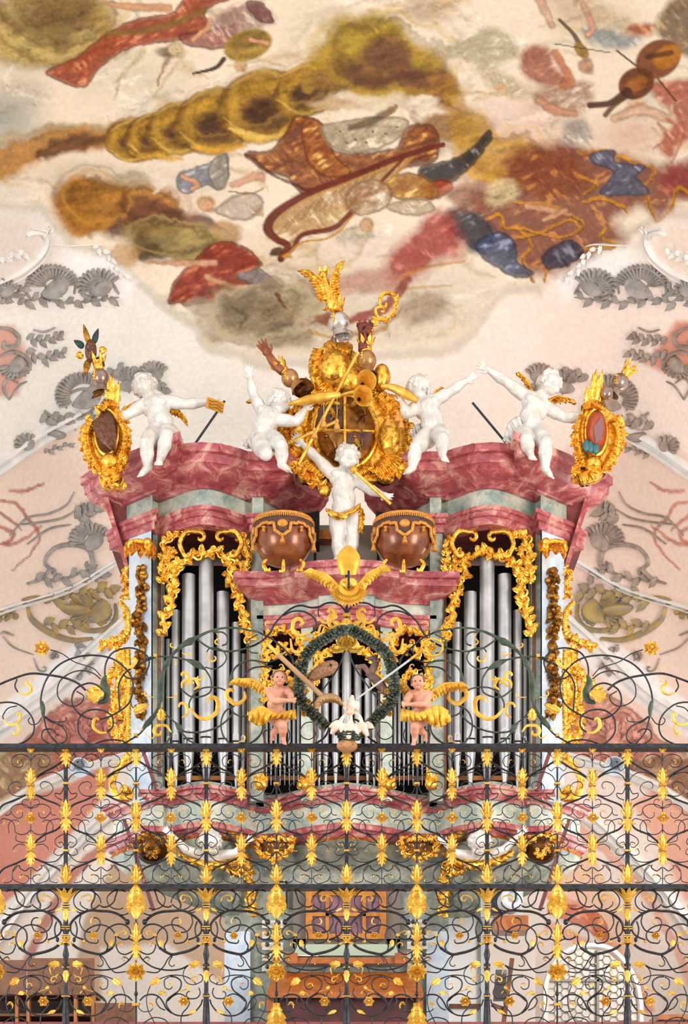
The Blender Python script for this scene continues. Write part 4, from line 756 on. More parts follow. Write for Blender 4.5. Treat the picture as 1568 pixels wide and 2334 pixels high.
GB=[([(325,325),(350,250),(430,218)],2.0,(9,.9)),([(940,850),(1010,810)],1.9,(6,.8)),([(330,1520),(350,1450)],1.8,(-7,.7)),([(230,1550),(290,1560)],1.8,(7,.8)),([(370,1715),(430,1770),(540,1800)],1.4,None),([(940,2040),(960,2000)],1.6,(7,.4)),([(700,1880),(740,1830)],1.2,(6,.6)),([(260,2110),(330,2120),(400,2180)],1.6,None)]
GL=[((200,1345),(385,1355),8),((865,1590),(1010,1705),9),((840,955),(800,1075),6),((370,1715),(430,1765),4),((780,1810),(870,1850),6),((170,430),(280,495),3),((260,2110),(410,2180),4)]
half=[(i,s) for i in range(11) if i%2==1 for s in (1,-1)]
TH=[EV[i] for i in range(11) if i%2==1]; TN=[EV[i] for i in range(11) if i%2==0]
for x in TH: baluster(x)
for x in TN:
    if x<-60 or x>1640: continue
    X=W(x,0,YS).x; mb=MB().tube([(X,YS,W(0,2022,YS).z),(X,YS,0.0)],2.1*KS,6); 
    for y in (2106,2265): mb.ell(W(x,y,YS),(4.5*KS,4.5*KS,6*KS),n=8,m=6)
    sp(mb,'post',IRON); bigleaf(x,2018); gleaf(x,2148,2099,13); gleaf(x,2152,2192,12,lobes=3); collar(x,2150,7); rosette(x,2216,24,8,'rosette',3); collar(x,2290,8)
    if x in (630,950): bigleaf(x,2290); gleaf(x,2195,2180,10)
for x in TH:
    for s in (1,-1):
        if (x<0 and s<0) or (x>1500 and s>0): continue
        pn=Iron(); T_=lambda P:[(x+s*(a),b) for a,b in L1(P)]
        for P,w,e,b,g in BAY: pn.p(T_(P),w*1.05,(s*e[0],e[1]) if e else None,None,gold=g,n=6)
        for P,w,e in GB: pn.gp(T_(P),w,(s*e[0],e[1]) if e else None)
        kx,ky=T_([(1090,660)])[0]; pn.i.ell(W(kx,ky,YS),(6*KS,.02,7*KS),n=8,m=6); kx,ky=T_([(225,950)])[0]; pn.i.ell(W(kx,ky,YS),(4*KS,.015,6*KS),n=8,m=6)
        pn.build('lower_scroll_panel','gilded_tip')
        for a,b,w in GL:
            q=T_([a,b]); mb=MB().leaf(W(*q[0],YS-.03),W(*q[1],YS-.05),w*KS,lobes=3,curlk=.2,n=12); mb.build('gilded_sprig' ,GOLDP,screen)
        for c,r in (((540,885),10),((450,1965),13)): q=T_([c])[0]; rosette(q[0],q[1],r,6,'rosette',2)
        q=T_([(920,880)])[0]; collar(q[0],q[1],4.5,3)
# ---------------- cresting above the rail -----------------------------------
cA=lambda P:[(a*.2296,1440+b*.2296) for a,b in P]; cB=lambda P:[(330+a*.1722,1400+b*.1722) for a,b in P]; cC=lambda P:[(560+a*.1542,1360+b*.1542) for a,b in P]
CR=[(cA([(-60,545),(0,520),(120,470),(300,415),(490,430),(650,460),(770,510),(850,580)]),2.6,0),(cA([(170,470),(148,540),(178,600)]),1.8,0),
 (cA([(430,830),(405,680),(440,520),(520,390),(650,290),(850,235),(1060,250),(1200,320),(1300,440),(1320,580),(1270,720),(1130,820),(970,870),(830,840),(730,750),(715,650),(760,560),(880,510),(980,540),(1040,620)]),2.1,0),
 (cA([(1060,520),(1040,400),(1060,290),(1130,200),(1270,160),(1400,190),(1480,280),(1450,400),(1370,460),(1270,460),(1220,420)]),2.0,0),
 (cA([(1000,470),(920,410),(800,385),(680,420),(590,500),(570,620),(620,700),(720,740),(800,710),(830,640),(760,590)]),1.5,0),
 (cA([(500,178),(620,220),(740,300),(920,360),(1000,440)]),1.2,0),(cA([(1190,780),(1180,640),(1180,520),(1250,400),(1400,310),(1560,245)]),2.0,0),
 (cA([(1060,1000),(1120,940),(1115,850),(1080,810),(1000,775),(880,780),(790,850),(775,980),(830,1070),(930,1130),(1060,1150),(1170,1130),(1280,1080),(1400,1000),(1460,900)]),2.0,0),
 (cA([(940,1110),(1060,1075),(1200,1080),(1300,1130),(1360,1150)]),1.8,0),(cA([(430,830),(500,890),(600,930),(660,1010),(640,1090),(520,1120),(420,1060),(430,980),(500,965),(550,1000)]),1.7,0),
 (cA([(435,850),(470,980),(560,1100),(640,1150)]),1.9,0),(cA([(415,850),(370,910),(310,920),(280,880),(300,850)]),1.3,0),(cA([(450,840),(530,890),(640,890),(660,850)]),1.3,0),
 (cA([(-40,720),(0,706),(100,700),(200,730),(300,820),(340,930),(310,1040),(200,1110),(60,1140)]),2.0,0),(cA([(170,735),(80,760),(30,830),(35,870)]),1.4,0),(cA([(1300,690),(1310,740),(1345,770)]),1.1,0),
 (cB([(0,590),(150,560),(380,570),(540,600)]),2.2,1),(cB([(800,730),(870,850),(880,980),(840,1050),(720,1095),(600,1085),(490,1000)]),2.0,1),
 (cB([(800,700),(920,725),(1030,670),(1080,580),(1040,490),(950,450),(860,450),(820,500)]),1.7,1),(cB([(900,235),(1030,240),(1100,310),(1080,390),(1020,415)]),2.0,1),
 (cB([(700,340),(850,440),(1000,480),(1150,490),(1350,450),(1510,380)]),2.2,1),(cB([(590,1240),(590,1170),(650,1060),(760,980),(900,965),(1020,985),(1100,1030)]),1.9,1),
 (cB([(1190,1210),(1070,1280),(1010,1420),(1030,1590),(1120,1700),(1250,1740),(1400,1700),(1530,1590),(1568,1480)]),2.0,1),(cB([(1130,1210),(1180,1310),(1290,1350),(1400,1330)]),2.0,1),
 (cB([(480,1530),(560,1560),(750,1560),(950,1500),(1080,1410),(1160,1320)]),2.2,1),(cB([(480,1560),(600,1680),(780,1750)]),2.0,1),(cB([(430,1450),(350,1390),(280,1320),(230,1240)]),1.7,1),(cB([(520,1600),(560,1680),(530,1745)]),1.6,1),
 (cB([(0,1750),(150,1750),(280,1700),(350,1600),(340,1540)]),1.8,1),(cB([(1120,970),(1130,850),(1180,730),(1270,650),(1400,610),(1568,640),(1640,720)]),2.3,1),(cB([(1690,690),(1480,700),(1370,750),(1290,860)]),2,0),
 (cB([(1500,515),(1400,500),(1350,420),(1370,340),(1500,265)]),1.6,1),(cC([(0,490),(150,510),(280,570),(380,620),(500,720),(620,830),(680,900),(710,1000)]),2.2,0),
 (cC([(0,760),(150,710),(280,620),(370,520),(430,400),(560,260),(700,160),(820,130),(960,160),(1080,150),(1180,100),(1290,90),(1400,130),(1480,230)]),2.2,0),
 (cC([(560,280),(680,220),(830,215),(960,270),(1040,370),(1030,480),(960,540)]),2.0,0),(cC([(1080,160),(1070,240),(1085,300)]),1.5,0),(cC([(230,960),(350,970),(500,910),(590,830)]),1.6,0),(cC([(500,720),(520,800),(500,850)]),1.6,0),
 (cC([(1010,1850),(880,1870),(810,1970),(830,2070),(940,2110),(1030,2040),(1010,1980)]),1.2,0),(cC([(650,2160),(750,2200),(900,2200),(1050,2160),(1180,2060),(1250,1900),(1330,1830),(1450,1790)]),2.4,0),
 (cC([(250,1900),(240,2000),(150,2120),(0,2190)]),1.8,0),(cC([(370,1960),(280,1990),(260,2060),(330,2200),(500,2230),(600,2180),(650,2060),(630,1960)]),1.3,0)]
HV=[(cA([(1400,1000),(1460,910),(1530,830),(1560,780)]),[2,6,5,2.5]),(cB([(0,1480),(60,1430),(130,1330),(200,1180),(210,1080),(215,900),(250,740),(290,650),(340,570),(420,480),(520,400),(600,360),(680,310),(850,230),(1000,190),(1150,180),(1300,195),(1510,240)]),[5,6,2.5,3,8,8,4,8,3,4,6,9,4,3,2.5,2.3,2.2,2.2]),
 (cB([(540,600),(620,630),(700,670),(800,730)]),[2,6,8,2.5]),(cA([(1050,430),(1030,510),(1065,600),(1045,680),(970,705)]),[3,8,8,7,4]),(cA([(410,690),(425,760),(430,850)]),[4,6,3]),(cB([(400,1440),(450,1490),(500,1560)]),[2,7,3]),(cB([(1120,970),(1140,860),(1150,800)]),[2,6,2])]
GC=[(cA([(178,600),(240,625),(300,600),(310,550),(270,520)]),3.4,(4,.6)),(cA([(35,870),(70,915),(130,925),(190,890),(205,840)]),3.2,(-6,.7)),(cA([(120,910),(185,940),(175,1000)]),3,(6,.6)),(cA([(1060,1000),(990,1000),(930,950),(930,890)]),4,(8,.5)),(cA([(1220,260),(1240,330),(1300,350),(1340,310)]),4.5,(-7,.6)),
 (cA([(280,390),(290,370)]),1,(5,.5)),(cA([(310,440),(325,470)]),1,(5,.5)),(cA([(1350,930),(1380,970)]),1,(-6,.5)),(cA([(1440,1000),(1480,1045)]),1.4,(-8,.5)),
 (cB([(490,980),(500,900),(560,870),(600,900)]),4,(-7,.3)),(cB([(540,960),(590,890),(560,800)]),4,(-8,.6)),(cB([(650,1000),(710,950),(690,880)]),4,(-8,.4)),(cB([(600,1240),(700,1360),(830,1380),(950,1300),(970,1190)]),5.5,(-16,.6)),
 (cB([(490,1370),(560,1320),(560,1240)]),3.5,(-13,.6)),(cB([(350,1560),(290,1480),(200,1470)]),4,(-14,.9)),(cB([(820,510),(840,580)]),2.2,(-11,.7)),(cB([(940,250),(975,280)]),1.2,(6,.6)),(cB([(1020,415),(960,400)]),1.6,(7,.6)),(cB([(380,600),(410,640)]),1,(5,.4)),(cB([(780,750),(770,830)]),2,(8,.7)),(cB([(290,1100),(380,1100)]),1.5,(-9,.5)),(cB([(120,1100),(40,1090)]),1.5,(9,.5)),(cB([(1200,1700),(1290,1680)]),1.6,(-9,.6)),(cB([(430,450),(370,440)]),1.6,(7,.5)),(cB([(490,510),(560,545)]),1.8,(-7,.5)),
 (cB([(1320,1020),(1320,1120),(1210,1190),(1110,1120)]),5.5,(14,.65)),
 (cC([(960,540),(800,570),(700,500),(700,400)]),4.8,(13,.8)),(cC([(1080,320),(1150,380),(1250,370),(1310,290)]),4.5,(-12,.7)),(cC([(1480,400),(1380,470),(1250,430),(1230,330)]),4.5,(11,.7)),(cC([(1230,470),(1120,420),(1080,500)]),3,(-7,.8)),(cC([(660,620),(700,800),(850,820)]),5,(-19,.9)),(cC([(400,390),(340,370)]),1.2,(-7,.7)),(cC([(460,450),(520,440)]),1.2,(7,.7)),(cC([(380,1080),(500,1090)]),1.4,(-9,.8)),(cC([(1240,740),(1330,800),(1440,790)]),6,(-17,.8)),(cC([(1500,790),(1380,700),(1350,600)]),4.5,(12,.6)),(cC([(240,860),(260,780)]),2,(13,.95))]
for s in (0,1):
    f=(lambda P:mirp(P)) if s else (lambda P:P); g=-1 if s else 1
    for P,w,k in CR: a=Iron(); a.p(f(P),w,gold=0,n=5,seg=6); a.build('crest_scroll','x',IRONG if k else IRON)
    for P,w in HV:
        Q=cr(f(P),5); ww=np.interp(np.linspace(0,1,len(Q)),np.linspace(0,1,len(w)),w); sp(MB().tube([W(q[0],q[1],YS-.01) for q in Q],list(ww*KS),8,flat=.35),'crest_stem',IRONG)
    for P,w,e in GC:
        Q=scr(f(P),(e[0]*g,e[1]),None,5); m=len(Q); MB().tube([W(q[0],q[1],YS-.03) for q in Q],[w*KS*(.3+.7*math.sin(PI*(i+.4)/(m+.2))**.7) for i in range(m)],7,flat=.35).build('gilded_curl',GOLDP,screen)
    q=f(cA([(420,170)]))[0]; rosette(q[0],q[1],19,7,'gilded_flower',2)
    q=f([(280,1505)])[0]; 
    for P in (cA([(960,690),(860,580)]),cA([(1020,600),(850,680)]),cA([(1330,790),(1490,720)]),cB([(215,1380),(220,1235)]),cB([(215,1400),(225,1300)])):
        P=f(P); MB().leaf(W(*P[0],YS-.05),W(*P[1],YS-.06),11*KS,lobes=3,curlk=.3,n=15).build('gilded_sprig',GOLDP,screen)
    for q in f(cA([(1350,1030),(1545,245)])): collar(q[0],q[1],4,3.5)
collar(790,1404,9,4); 
for s in (1,-1):
    MB().leaf(W(790,1440,YS-.05),W(790+s*36,1412,YS-.07),10*KS,lobes=3,curlk=.3,n=12).build('gilded_sprig',GOLDP,screen)
MB().leaf(W(790,1410,YS-.05),W(790,1462,YS-.07),16*KS,lobes=3,curlk=.1,n=15).build('gilded_sprig',GOLDP,screen)
sp(MB().box((W(787,0,YS).x,YS-.01,W(0,1440,YS).z),(W(793,0,YS).x,YS+.01,W(0,1270,YS).z)),'post',IRON)
# ---------------- carved figures ----------------
def remesh(o,vox,it=3):
    m=o.modifiers.new('remesh','REMESH'); m.mode='VOXEL'; m.voxel_size=vox; m.use_smooth_shade=True
    s=o.modifiers.new('smooth','SMOOTH'); s.iterations=it; s.factor=.5
def basis(face,up):
    f=Vector(face).normalized(); u=Vector(up); u=(u-f*(u.dot(f))).normalized(); r=u.cross(-f).normalized()
    return Matrix((r,-f,u)).transposed()    # local x=right, local -y=face, z=up
def head_mesh(mb,c,r,face,up):
    B=basis(face,up); P=lambda x,y,z:Vector(c)+B@(Vector((x,y,z))*r)
    E=lambda x,y,z,a,b,d,n=10:mb.ell(P(x,y,z),(a*r,b*r,d*r),B,n,max(5,n-4))
    E(0,.12,.18,.86,.95,.86,16); E(0,-.22,-.28,.66,.62,.62,14); E(0,-.5,-.68,.27,.28,.24); 
    for s in(-1,1):
        E(s*.38,-.48,-.34,.33,.33,.32); E(s*.33,-.72,.02,.17,.09,.1,8); E(s*.84,.1,-.12,.1,.2,.24,8); E(s*.32,-.74,.2,.24,.1,.07,8)
        E(s*.11,-.84,-.25,.1,.1,.07,8)
    E(0,-.86,-.2,.11,.17,.13,8); E(0,-.78,.0,.09,.14,.22,8); E(0,-.77,-.47,.2,.1,.05,8); E(0,-.74,-.57,.16,.1,.06,8); E(0,-.55,.32,.55,.32,.3,12)
    return P,B
def hair(c,r,face,up,seed,m,parent,full=1.0,dense=34,cr_=.2,dark=None):
    B=basis(face,up); rr=np.random.RandomState(seed); mb=MB()
    mb.ell(Vector(c)+B@(Vector((0,.2,.28))*r),(.9*r,.92*r,.88*r),B,16,12)
    for i in range(dense):
        a=rr.uniform(-PI,PI); z=rr.uniform(-.35,1.0); x=math.sin(a)*math.sqrt(max(.05,1-z*z*.9)); y=math.cos(a)*math.sqrt(max(.05,1-z*z*.9))
        if y<-.25 and z<.62: 
            if abs(x)<.72: continue
        q=Vector(c)+B@(Vector((x*.95,y*.95+.15,z*.95+.12))*r); t=B@Vector((y,-x,rr.uniform(-1,1))).normalized(); n=(B@Vector((x,y,z))).normalized()
        w=cr_*r*rr.uniform(.8,1.2); K=[]
        for k in range(9): th=k/8*4.6; K.append(q+t*(w*1.2*math.cos(th)*(1-k/14))+(n.cross(t))*(w*1.2*math.sin(th)*(1-k/14))+n*w*.5*k/8)
        mb.tube(K,[w*.55*(1-.5*k/8) for k in range(9)],6)
    o=mb.build('hair',m,parent); remesh(o,r*.075,2); return o
def hand(mb,wr,el,r,curlv=.35,tgt=None,spread=1.0,side=1,pal=None):
    """five-fingered hand continuing the forearm el->wr"""
    wr=Vector(wr); d=(wr-Vector(el)).normalized() if tgt is None else (Vector(tgt)-wr).normalized()
    pn=Vector(pal or (0,-1,0)); pn=(pn-d*pn.dot(d)).normalized(); s=d.cross(pn).normalized()*side
    B=Matrix((s,pn,d)).transposed(); pc=wr+d*r*.95; mb.ell(pc,(r*.78,r*.42,r*.95),B,12,8); mb.cap(wr,pc,r*.62,r*.55,8)
    for k,L in enumerate((.95,1.15,1.1,.85)):
        o=pc+s*r*(.55-.37*k)+d*r*.65; dr=(d+s*(.30-.2*k)*spread).normalized(); a=o+dr*r*L*.55; dr2=(dr+pn*curlv).normalized(); b=a+dr2*r*L*.5; dr3=(dr2+pn*curlv).normalized(); e=b+dr3*r*L*.35
        mb.cap(o,a,r*.235,r*.21,7); mb.cap(a,b,r*.21,r*.185,7); mb.cap(b,e,r*.185,r*.15,7)
    o=pc+s*r*.6-d*r*.35; a=o+(s*.8+d*.5+pn*.3).normalized()*r*.55; b=a+(s*.3+d*.9+pn*.4).normalized()*r*.55; mb.cap(o,a,r*.28,r*.24,7); mb.cap(a,b,r*.24,r*.19,7)
def foot(mb,an,to,r,up=(0,0,1)):
    an=Vector(an); to=Vector(to); d=(to-an).normalized(); L=(to-an).length; s=d.cross(Vector(up)); s=s.normalized() if s.length>.1 else Vector((1,0,0)); u=s.cross(d)
    B=Matrix((s,d,u)).transposed(); mb.ell(an-d*r*.25-u*r*.15,(r*.8,r*.9,r*.75),B,10,7); mb.cap(an,an+d*L*.75,r*.85,r*.62,10); mb.ell(an+d*L*.8,(r*.9,r*.6,r*.45),B,10,7)
    for k in range(5): o=an+d*(L*.98-abs(k-1)*r*.08)+s*r*(-.68+.34*k); mb.ell(o+d*r*.25,(r*(.27 if k==0 else .2),r*.36,r*.2),B,8,6)
def figure(name,label,Y,J,hr,face,up,m,cat='statue',fat=1.0,seed=1,group=None,handcfg={},vox=.0065,hairm=None,hcurl=.2,base=None):
    """J: joints as picture position and forward depth at distance Y"""
    G={k:W(v[0],v[1],Y-(v[2] if len(v)>2 else 0)) for k,v in J.items()}; k=Y/F
    root=thing(name,label,cat,base or (G['pelvis'].x,G['pelvis'].y,G['pelvis'].z),group); mb=MB(); R=lambda v:v*hr/27*k*fat*1.08
    H=G['head']; hr*=1.05; Pf,B=head_mesh(mb,H,hr*k,face,up)
    mb.cap(G['neck'],H-B@Vector((0,-.1,.45))*hr*k*1,R(13),R(13),12)
    ch,be,pe=G['chest'],G['belly'],G['pelvis']
    lat=(G['shR']-G['shL']).normalized(); sp_=(ch-pe).normalized(); fr=lat.cross(sp_).normalized(); T=Matrix((lat,fr,sp_)).transposed()
    mb.ell(ch,(R(30),R(20),R(23)),T,16,12); mb.ell(be,(R(26),R(23),R(24)),T,16,12); mb.ell(pe,(R(28),R(22),R(20)),T,16,12); mb.cap(ch,be,R(22),R(22),14); mb.cap(be,pe,R(23),R(22),14)
    fwd=fr if fr.y<0 else -fr
    fwd=fwd if not J.get('backview') else -fwd
    mb.ell(be+fwd*R(6)-sp_*R(3),(R(20),R(19),R(19)),T,14,10)
    for s,l in ((-1,'L'),(1,'R')):
        mb.ell(ch+lat*s*R(13)+fwd*R(13)+sp_*R(4),(R(11),R(8),R(9)),T,10,8)
        sh,el,ha=G['sh'+l],G['el'+l],G['ha'+l]; mb.cap(G['neck'].lerp(ch,.45),sh,R(15),R(12.5),12); mb.cap(sh,sh.lerp(el,.5),R(13),R(13),12); mb.cap(sh.lerp(el,.5),el,R(12.5),R(9.5),12); mb.cap(el,el.lerp(ha,.35),R(9.8),R(11.2),12); mb.cap(el.lerp(ha,.35),ha,R(11),R(6.6),12)
        hc=handcfg.get(l,{}); hand(mb,ha,el,R(10),side=s,**hc)
        hp,kn,an,to=G['hip'+l],G['kn'+l],G['an'+l],G['to'+l]; mb.cap(pe.lerp(hp,.6),hp,R(20),R(19.5),12); mb.cap(hp,hp.lerp(kn,.55),R(19.5),R(19),14); mb.cap(hp.lerp(kn,.55),kn,R(18.5),R(14),14)
        mb.ell(kn,(R(14.5),)*3,n=12,m=8); mb.cap(kn,kn.lerp(an,.42),R(13.5),R(14.5),14); mb.cap(kn.lerp(an,.42),an,R(14.3),R(8.5),14); foot(mb,an,to,R(10))
        mb.ell(pe-fwd*R(10)+lat*s*R(12)-sp_*R(8),(R(17),)*3,n=12,m=8)
    body=mb.build('body',m,root); remesh(body,vox,3)
    if m.name=='painted_flesh':
        for s in (-1,1):
            MB().ell(Pf(s*.32,-.79,.02),hr*k*.085,n=8,m=6).build('eye',DARK,root)
        MB().ell(Pf(0,-.84,-.5),(hr*k*.17,hr*k*.05,hr*k*.05),B,8,6).build('mouth',mat('lips','#a8443a',.5),root)
    hair(H,hr*k,face,up,seed,hairm or m,root,cr_=hcurl)
    return root,G,k
def wing(root,a,b,w,Y,m=GOLD,feathers=9,name='wing',droop=(0,1),rows=3):
    """feathered wing from shoulder a to tip b, feathers falling toward droop"""
    w*=1.5; mb=MB(); k=Y/F; a=np.array(a,float); b=np.array(b,float); d=b-a; L=np.hypot(*d); d/=L; n=np.array(droop,float); n-=d*(n@d)*.2
    Q=cr([a,a+d*L*.45-n*w*.35,b],6); mb.tube([W(q[0],q[1],Y-.02) for q in Q],[k*w*.13*(1-.6*i/(len(Q)-1)) for i in range(len(Q))],8,flat=.7)
    for r_ in range(rows):
        for i in range(feathers):
            t=(i+.5*(r_%2)+.3)/feathers; q=Q[min(len(Q)-1,int(t*(len(Q)-1)))]; ln=w*(1.0-.24*r_)*(.65+.5*t); e=q+n*ln*(1.12-t*.5)+d*ln*(.1+.75*t)
            mb.leaf(W(q[0],q[1],Y-.01*r_),W(e[0],e[1],Y-.015-.02*r_),k*w*.2,lobes=1,curlk=.12,th=.01,n=7,deep=.0,camber=.4)
    o=mb.build(name,m,root); return o
def drape(P,Y,name,m,root,folds=9,amp=.035,seed=3,axis=None,lab=None):
    """folded cloth filling a traced outline given as two edges (top list, bottom list)"""
    A,B_=P; A=cr(A,8); B_=cr(B_,8); n=44; A=[A[int(i*(len(A)-1)/(n-1))] for i in range(n)]; B_=[B_[int(i*(len(B_)-1)/(n-1))] for i in range(n)]; rr=np.random.RandomState(seed); ph=rr.rand(3)*6; mb=MB(); V=[];Fc=[];M_=12
    for i in range(n):
        for j in range(M_+1):
            t=j/M_; q=A[i]*(1-t)+B_[i]*t; u=i/(n-1); dz=amp*(math.sin(u*folds*2*PI+ph[0]+t*2)+.5*math.sin(u*folds*3.7+ph[1]-t*4))*(.3+.7*t)+.05*math.sin(PI*u)+.03*math.sin(PI*t); V.append(W(q[0],q[1],Y-dz))
    for i in range(n-1):
        for j in range(M_): a=i*(M_+1)+j; Fc.append((a,a+1,a+M_+2,a+M_+1))
    mb.add(V,Fc); o=mb.build(name,m,root); s=o.modifiers.new('solid','SOLIDIFY'); s.thickness=.015
    if lab: o['label']=lab
    return o
# --- five white putti
YA=18.42
rA,G,k=figure('putto_statue','white plaster putto seated on left organ tower, arms spread, holding a yellow sheet','%.2f'%0 and YA,
 dict(head=(329,879,.06),neck=(343,905,.02),chest=(354,929,.03),belly=(366,958,.06),pelvis=(371,984,.02),shL=(330,921,.04),elL=(293,944,.12),haL=(258,962,.12),shR=(382,915,.02),elR=(424,921,.05),haR=(470,917,.08),
 hipL=(352,990,.1),knL=(334,1012,.36),anL=(337,1064,.3),toL=(320,1084,.4),hipR=(388,988,.1),knR=(381,993,.36),anR=(366,1044,.32),toR=(361,1058,.44)),27,(-.15,-1,.25),(-.35,0,1),WHITE,seed=3,handcfg={'L':dict(curlv=.5),'R':dict(curlv=.15,spread=1.5)})
drape(([(372,972),(392,976),(408,985),(420,1010)],[(380,990),(396,1008),(406,1016),(418,1018)]),YA-.12,'loincloth',WHITE,rA,5)
for a,b in (((352,915),(284,928)),((390,930),(418,950))): wing(rA,a,b,17,YA+.12,feathers=5,rows=2)
mb=MB(); V=[W(x,y,YA-.2-d) for x,y,d in ((473,904,0),(512,918,0),(507,942,.02),(468,928,.02))]; V+=[v+Vector((0,.01,0)) for v in V]; mb.add(V,[(0,1,2,3),(7,6,5,4),(0,4,5,1),(1,5,6,2),(2,6,7,3),(3,7,4,0)])
sh=mb.build('music_sheet',mat('gilt_paper','#c98a2c',.5,.3),smooth=False); tag(sh,'small yellow music sheet held in the outstretched hand of the leftmost white putto','sheet')
for j in range(3):
    MB().tube([W(476+t*33,911+t*12+j*7+2*math.sin(t*9),YA-.225) for t in np.linspace(0,1,12)],.004,4).build('staff_line',BRONZE,sh)
rB,G,k=figure('putto_statue','white putto kneeling in profile beside the centre arms, one arm raised high',"" or 18.35,
 dict(head=(640,915,.05),neck=(628,935,.02),chest=(612,951,.03),belly=(600,978,.04),pelvis=(600,1004,.03),shL=(597,938,.0),elL=(577,898,.02),haL=(571,866,.05),shR=(636,957,.1),elR=(676,961,.16),haR=(694,935,.16),
 hipL=(592,1008,.12),knL=(606,1034,.34),anL=(578,1016,.1),toL=(558,1006,.05),hipR=(622,1002,.12),knR=(641,1018,.34),anR=(643,1060,.32),toR=(660,1073,.36)),26,(.75,-.5,.35),(-.2,0,1),WHITE,seed=4,handcfg={'L':dict(curlv=.5),'R':dict(curlv=.3)})
drape(([(556,1012),(575,985),(596,975)],[(560,1022),(585,1024),(606,1022)]),18.28,'loincloth',WHITE,rB,5)
wing(rB,(597,925),(572,912),14,18.5,feathers=4,rows=2)
rC,G,k=figure('putto_statue','white putto blowing a gilded pipe, seated right of the centre arms with right arm out',18.35 or '',
 dict(head=(951,882,.06),neck=(962,906,.02),chest=(975,930,.03),belly=(984,962,.06),pelvis=(988,985,.03),shL=(956,926,.05),elL=(926,944,.16),haL=(917,917,.2),shR=(996,911,.02),elR=(1029,891,.04),haR=(1060,870,.06),
 hipL=(972,996,.12),knL=(948,1022,.3),anL=(939,1066,.28),toL=(926,1078,.36),hipR=(1003,989,.12),knR=(1008,1001,.34),anR=(1008,1036,.3),toR=(1015,1050,.4)),26,(-.6,-.7,.45),(.25,0,1),WHITE,seed=5,handcfg={'L':dict(curlv=.5),'R':dict(curlv=.35)})
drape(([(938,990),(944,970),(958,965)],[(944,1005),(955,1008),(968,1006)]),18.3,'loincloth',WHITE,rC,4)
wing(rC,(985,908),(1003,884),13,18.5,feathers=4,rows=2); wing(rC,(950,920),(925,930),12,18.5,feathers=4,rows=2)
rD,G,k=figure('putto_statue','white putto on the right organ tower reaching far left and touching the coat of arms',YA,
 dict(head=(1253,877,.07),neck=(1233,902,.03),chest=(1218,927,.03),belly=(1209,958,.06),pelvis=(1205,982,.03),shL=(1193,900,.02),elL=(1152,869,.04),haL=(1117,846,.06),shR=(1247,930,.04),elR=(1287,952,.1),haR=(1335,951,.14),
 hipL=(1192,992,.12),knL=(1199,1003,.36),anL=(1208,1032,.3),toL=(1214,1046,.4),hipR=(1226,991,.12),knR=(1244,1010,.34),anR=(1242,1066,.3),toR=(1256,1086,.36)),27,(.3,-1,-.12),(.3,0,1),WHITE,seed=6,handcfg={'L':dict(curlv=.12,spread=1.6),'R':dict(curlv=.25)})
drape(([(1147,1000),(1160,962),(1185,948),(1195,968)],[(1160,1012),(1185,1006),(1205,992),(1212,978)]),YA-.1,'loincloth',WHITE,rD,6)
wing(rD,(1212,890),(1184,850),16,YA+.12,feathers=5,rows=2); wing(rD,(1250,912),(1303,910),15,YA+.1,feathers=5,rows=2)
YE=18.42
rE,G,k=figure('putto_statue','white putto standing in the centre between the kettledrums with a gold loincloth',YE,
 dict(head=(793,1045,.06),neck=(783,1073,.0),chest=(781,1095,.0),belly=(783,1130,.02),pelvis=(786,1162,.0),shL=(754,1078,.0),elL=(722,1044,.04),haL=(692,1015,.08),shR=(810,1090,.0),elR=(838,1114,.04),haR=(868,1126,.1),
 hipL=(771,1178,.0),knL=(771,1228,.02),anL=(770,1270,-.0),toL=(765,1280,.12),hipR=(803,1176,.0),knR=(804,1224,.02),anR=(800,1268,.0),toR=(806,1279,.12)),27,(.15,-1,-.1),(.1,0,1),WHITE,fat=.97,seed=7,handcfg={'L':dict(curlv=.6),'R':dict(curlv=.3)})
drape(([(744,1158),(770,1168),(790,1164),(822,1146)],[(748,1176),(775,1186),(795,1178),(822,1160)]),YE-.12,'loincloth',GOLD,rE,4,.02,lab='gold loincloth'); drape(([(815,1155),(826,1160),(830,1180)],[(812,1180),(820,1215),(829,1210)]),YE-.02,'cloth_end',GOLD,rE,3,.02)
def rod(name,label,cat,a,b,r,Y,m=GOLDP,da=0,db=0,knob=None):
    mb=MB().tube([W(*a,Y-da),W(*b,Y-db)],r,8)
    if knob: mb.ell(W(*knob[:2],Y-knob[3]),knob[2],n=12,m=8)
    o=mb.build(name,m); return tag(o,label,cat)
rod('drumstick','gilded drumstick raised in the left hand of the standing centre putto','drumstick',(657,1010),(766,961),.018,YE-.1,knob=(664,1007,.03,0))
rod('drumstick','gilded drumstick with round head held low toward the right kettledrum','drumstick',(808,1074),(891,1149),.02,YE-.17,knob=(806,1071,.045,0))
rod('thin_stick','dark slanting stick leaning behind the leftmost white putto','stick',(512,914),(440,1018),.014,18.5,IRON)
rod('thin_stick','dark slanting stick leaning behind the rightmost white putto','stick',(1077,918),(1152,1008),.014,18.5,IRON)
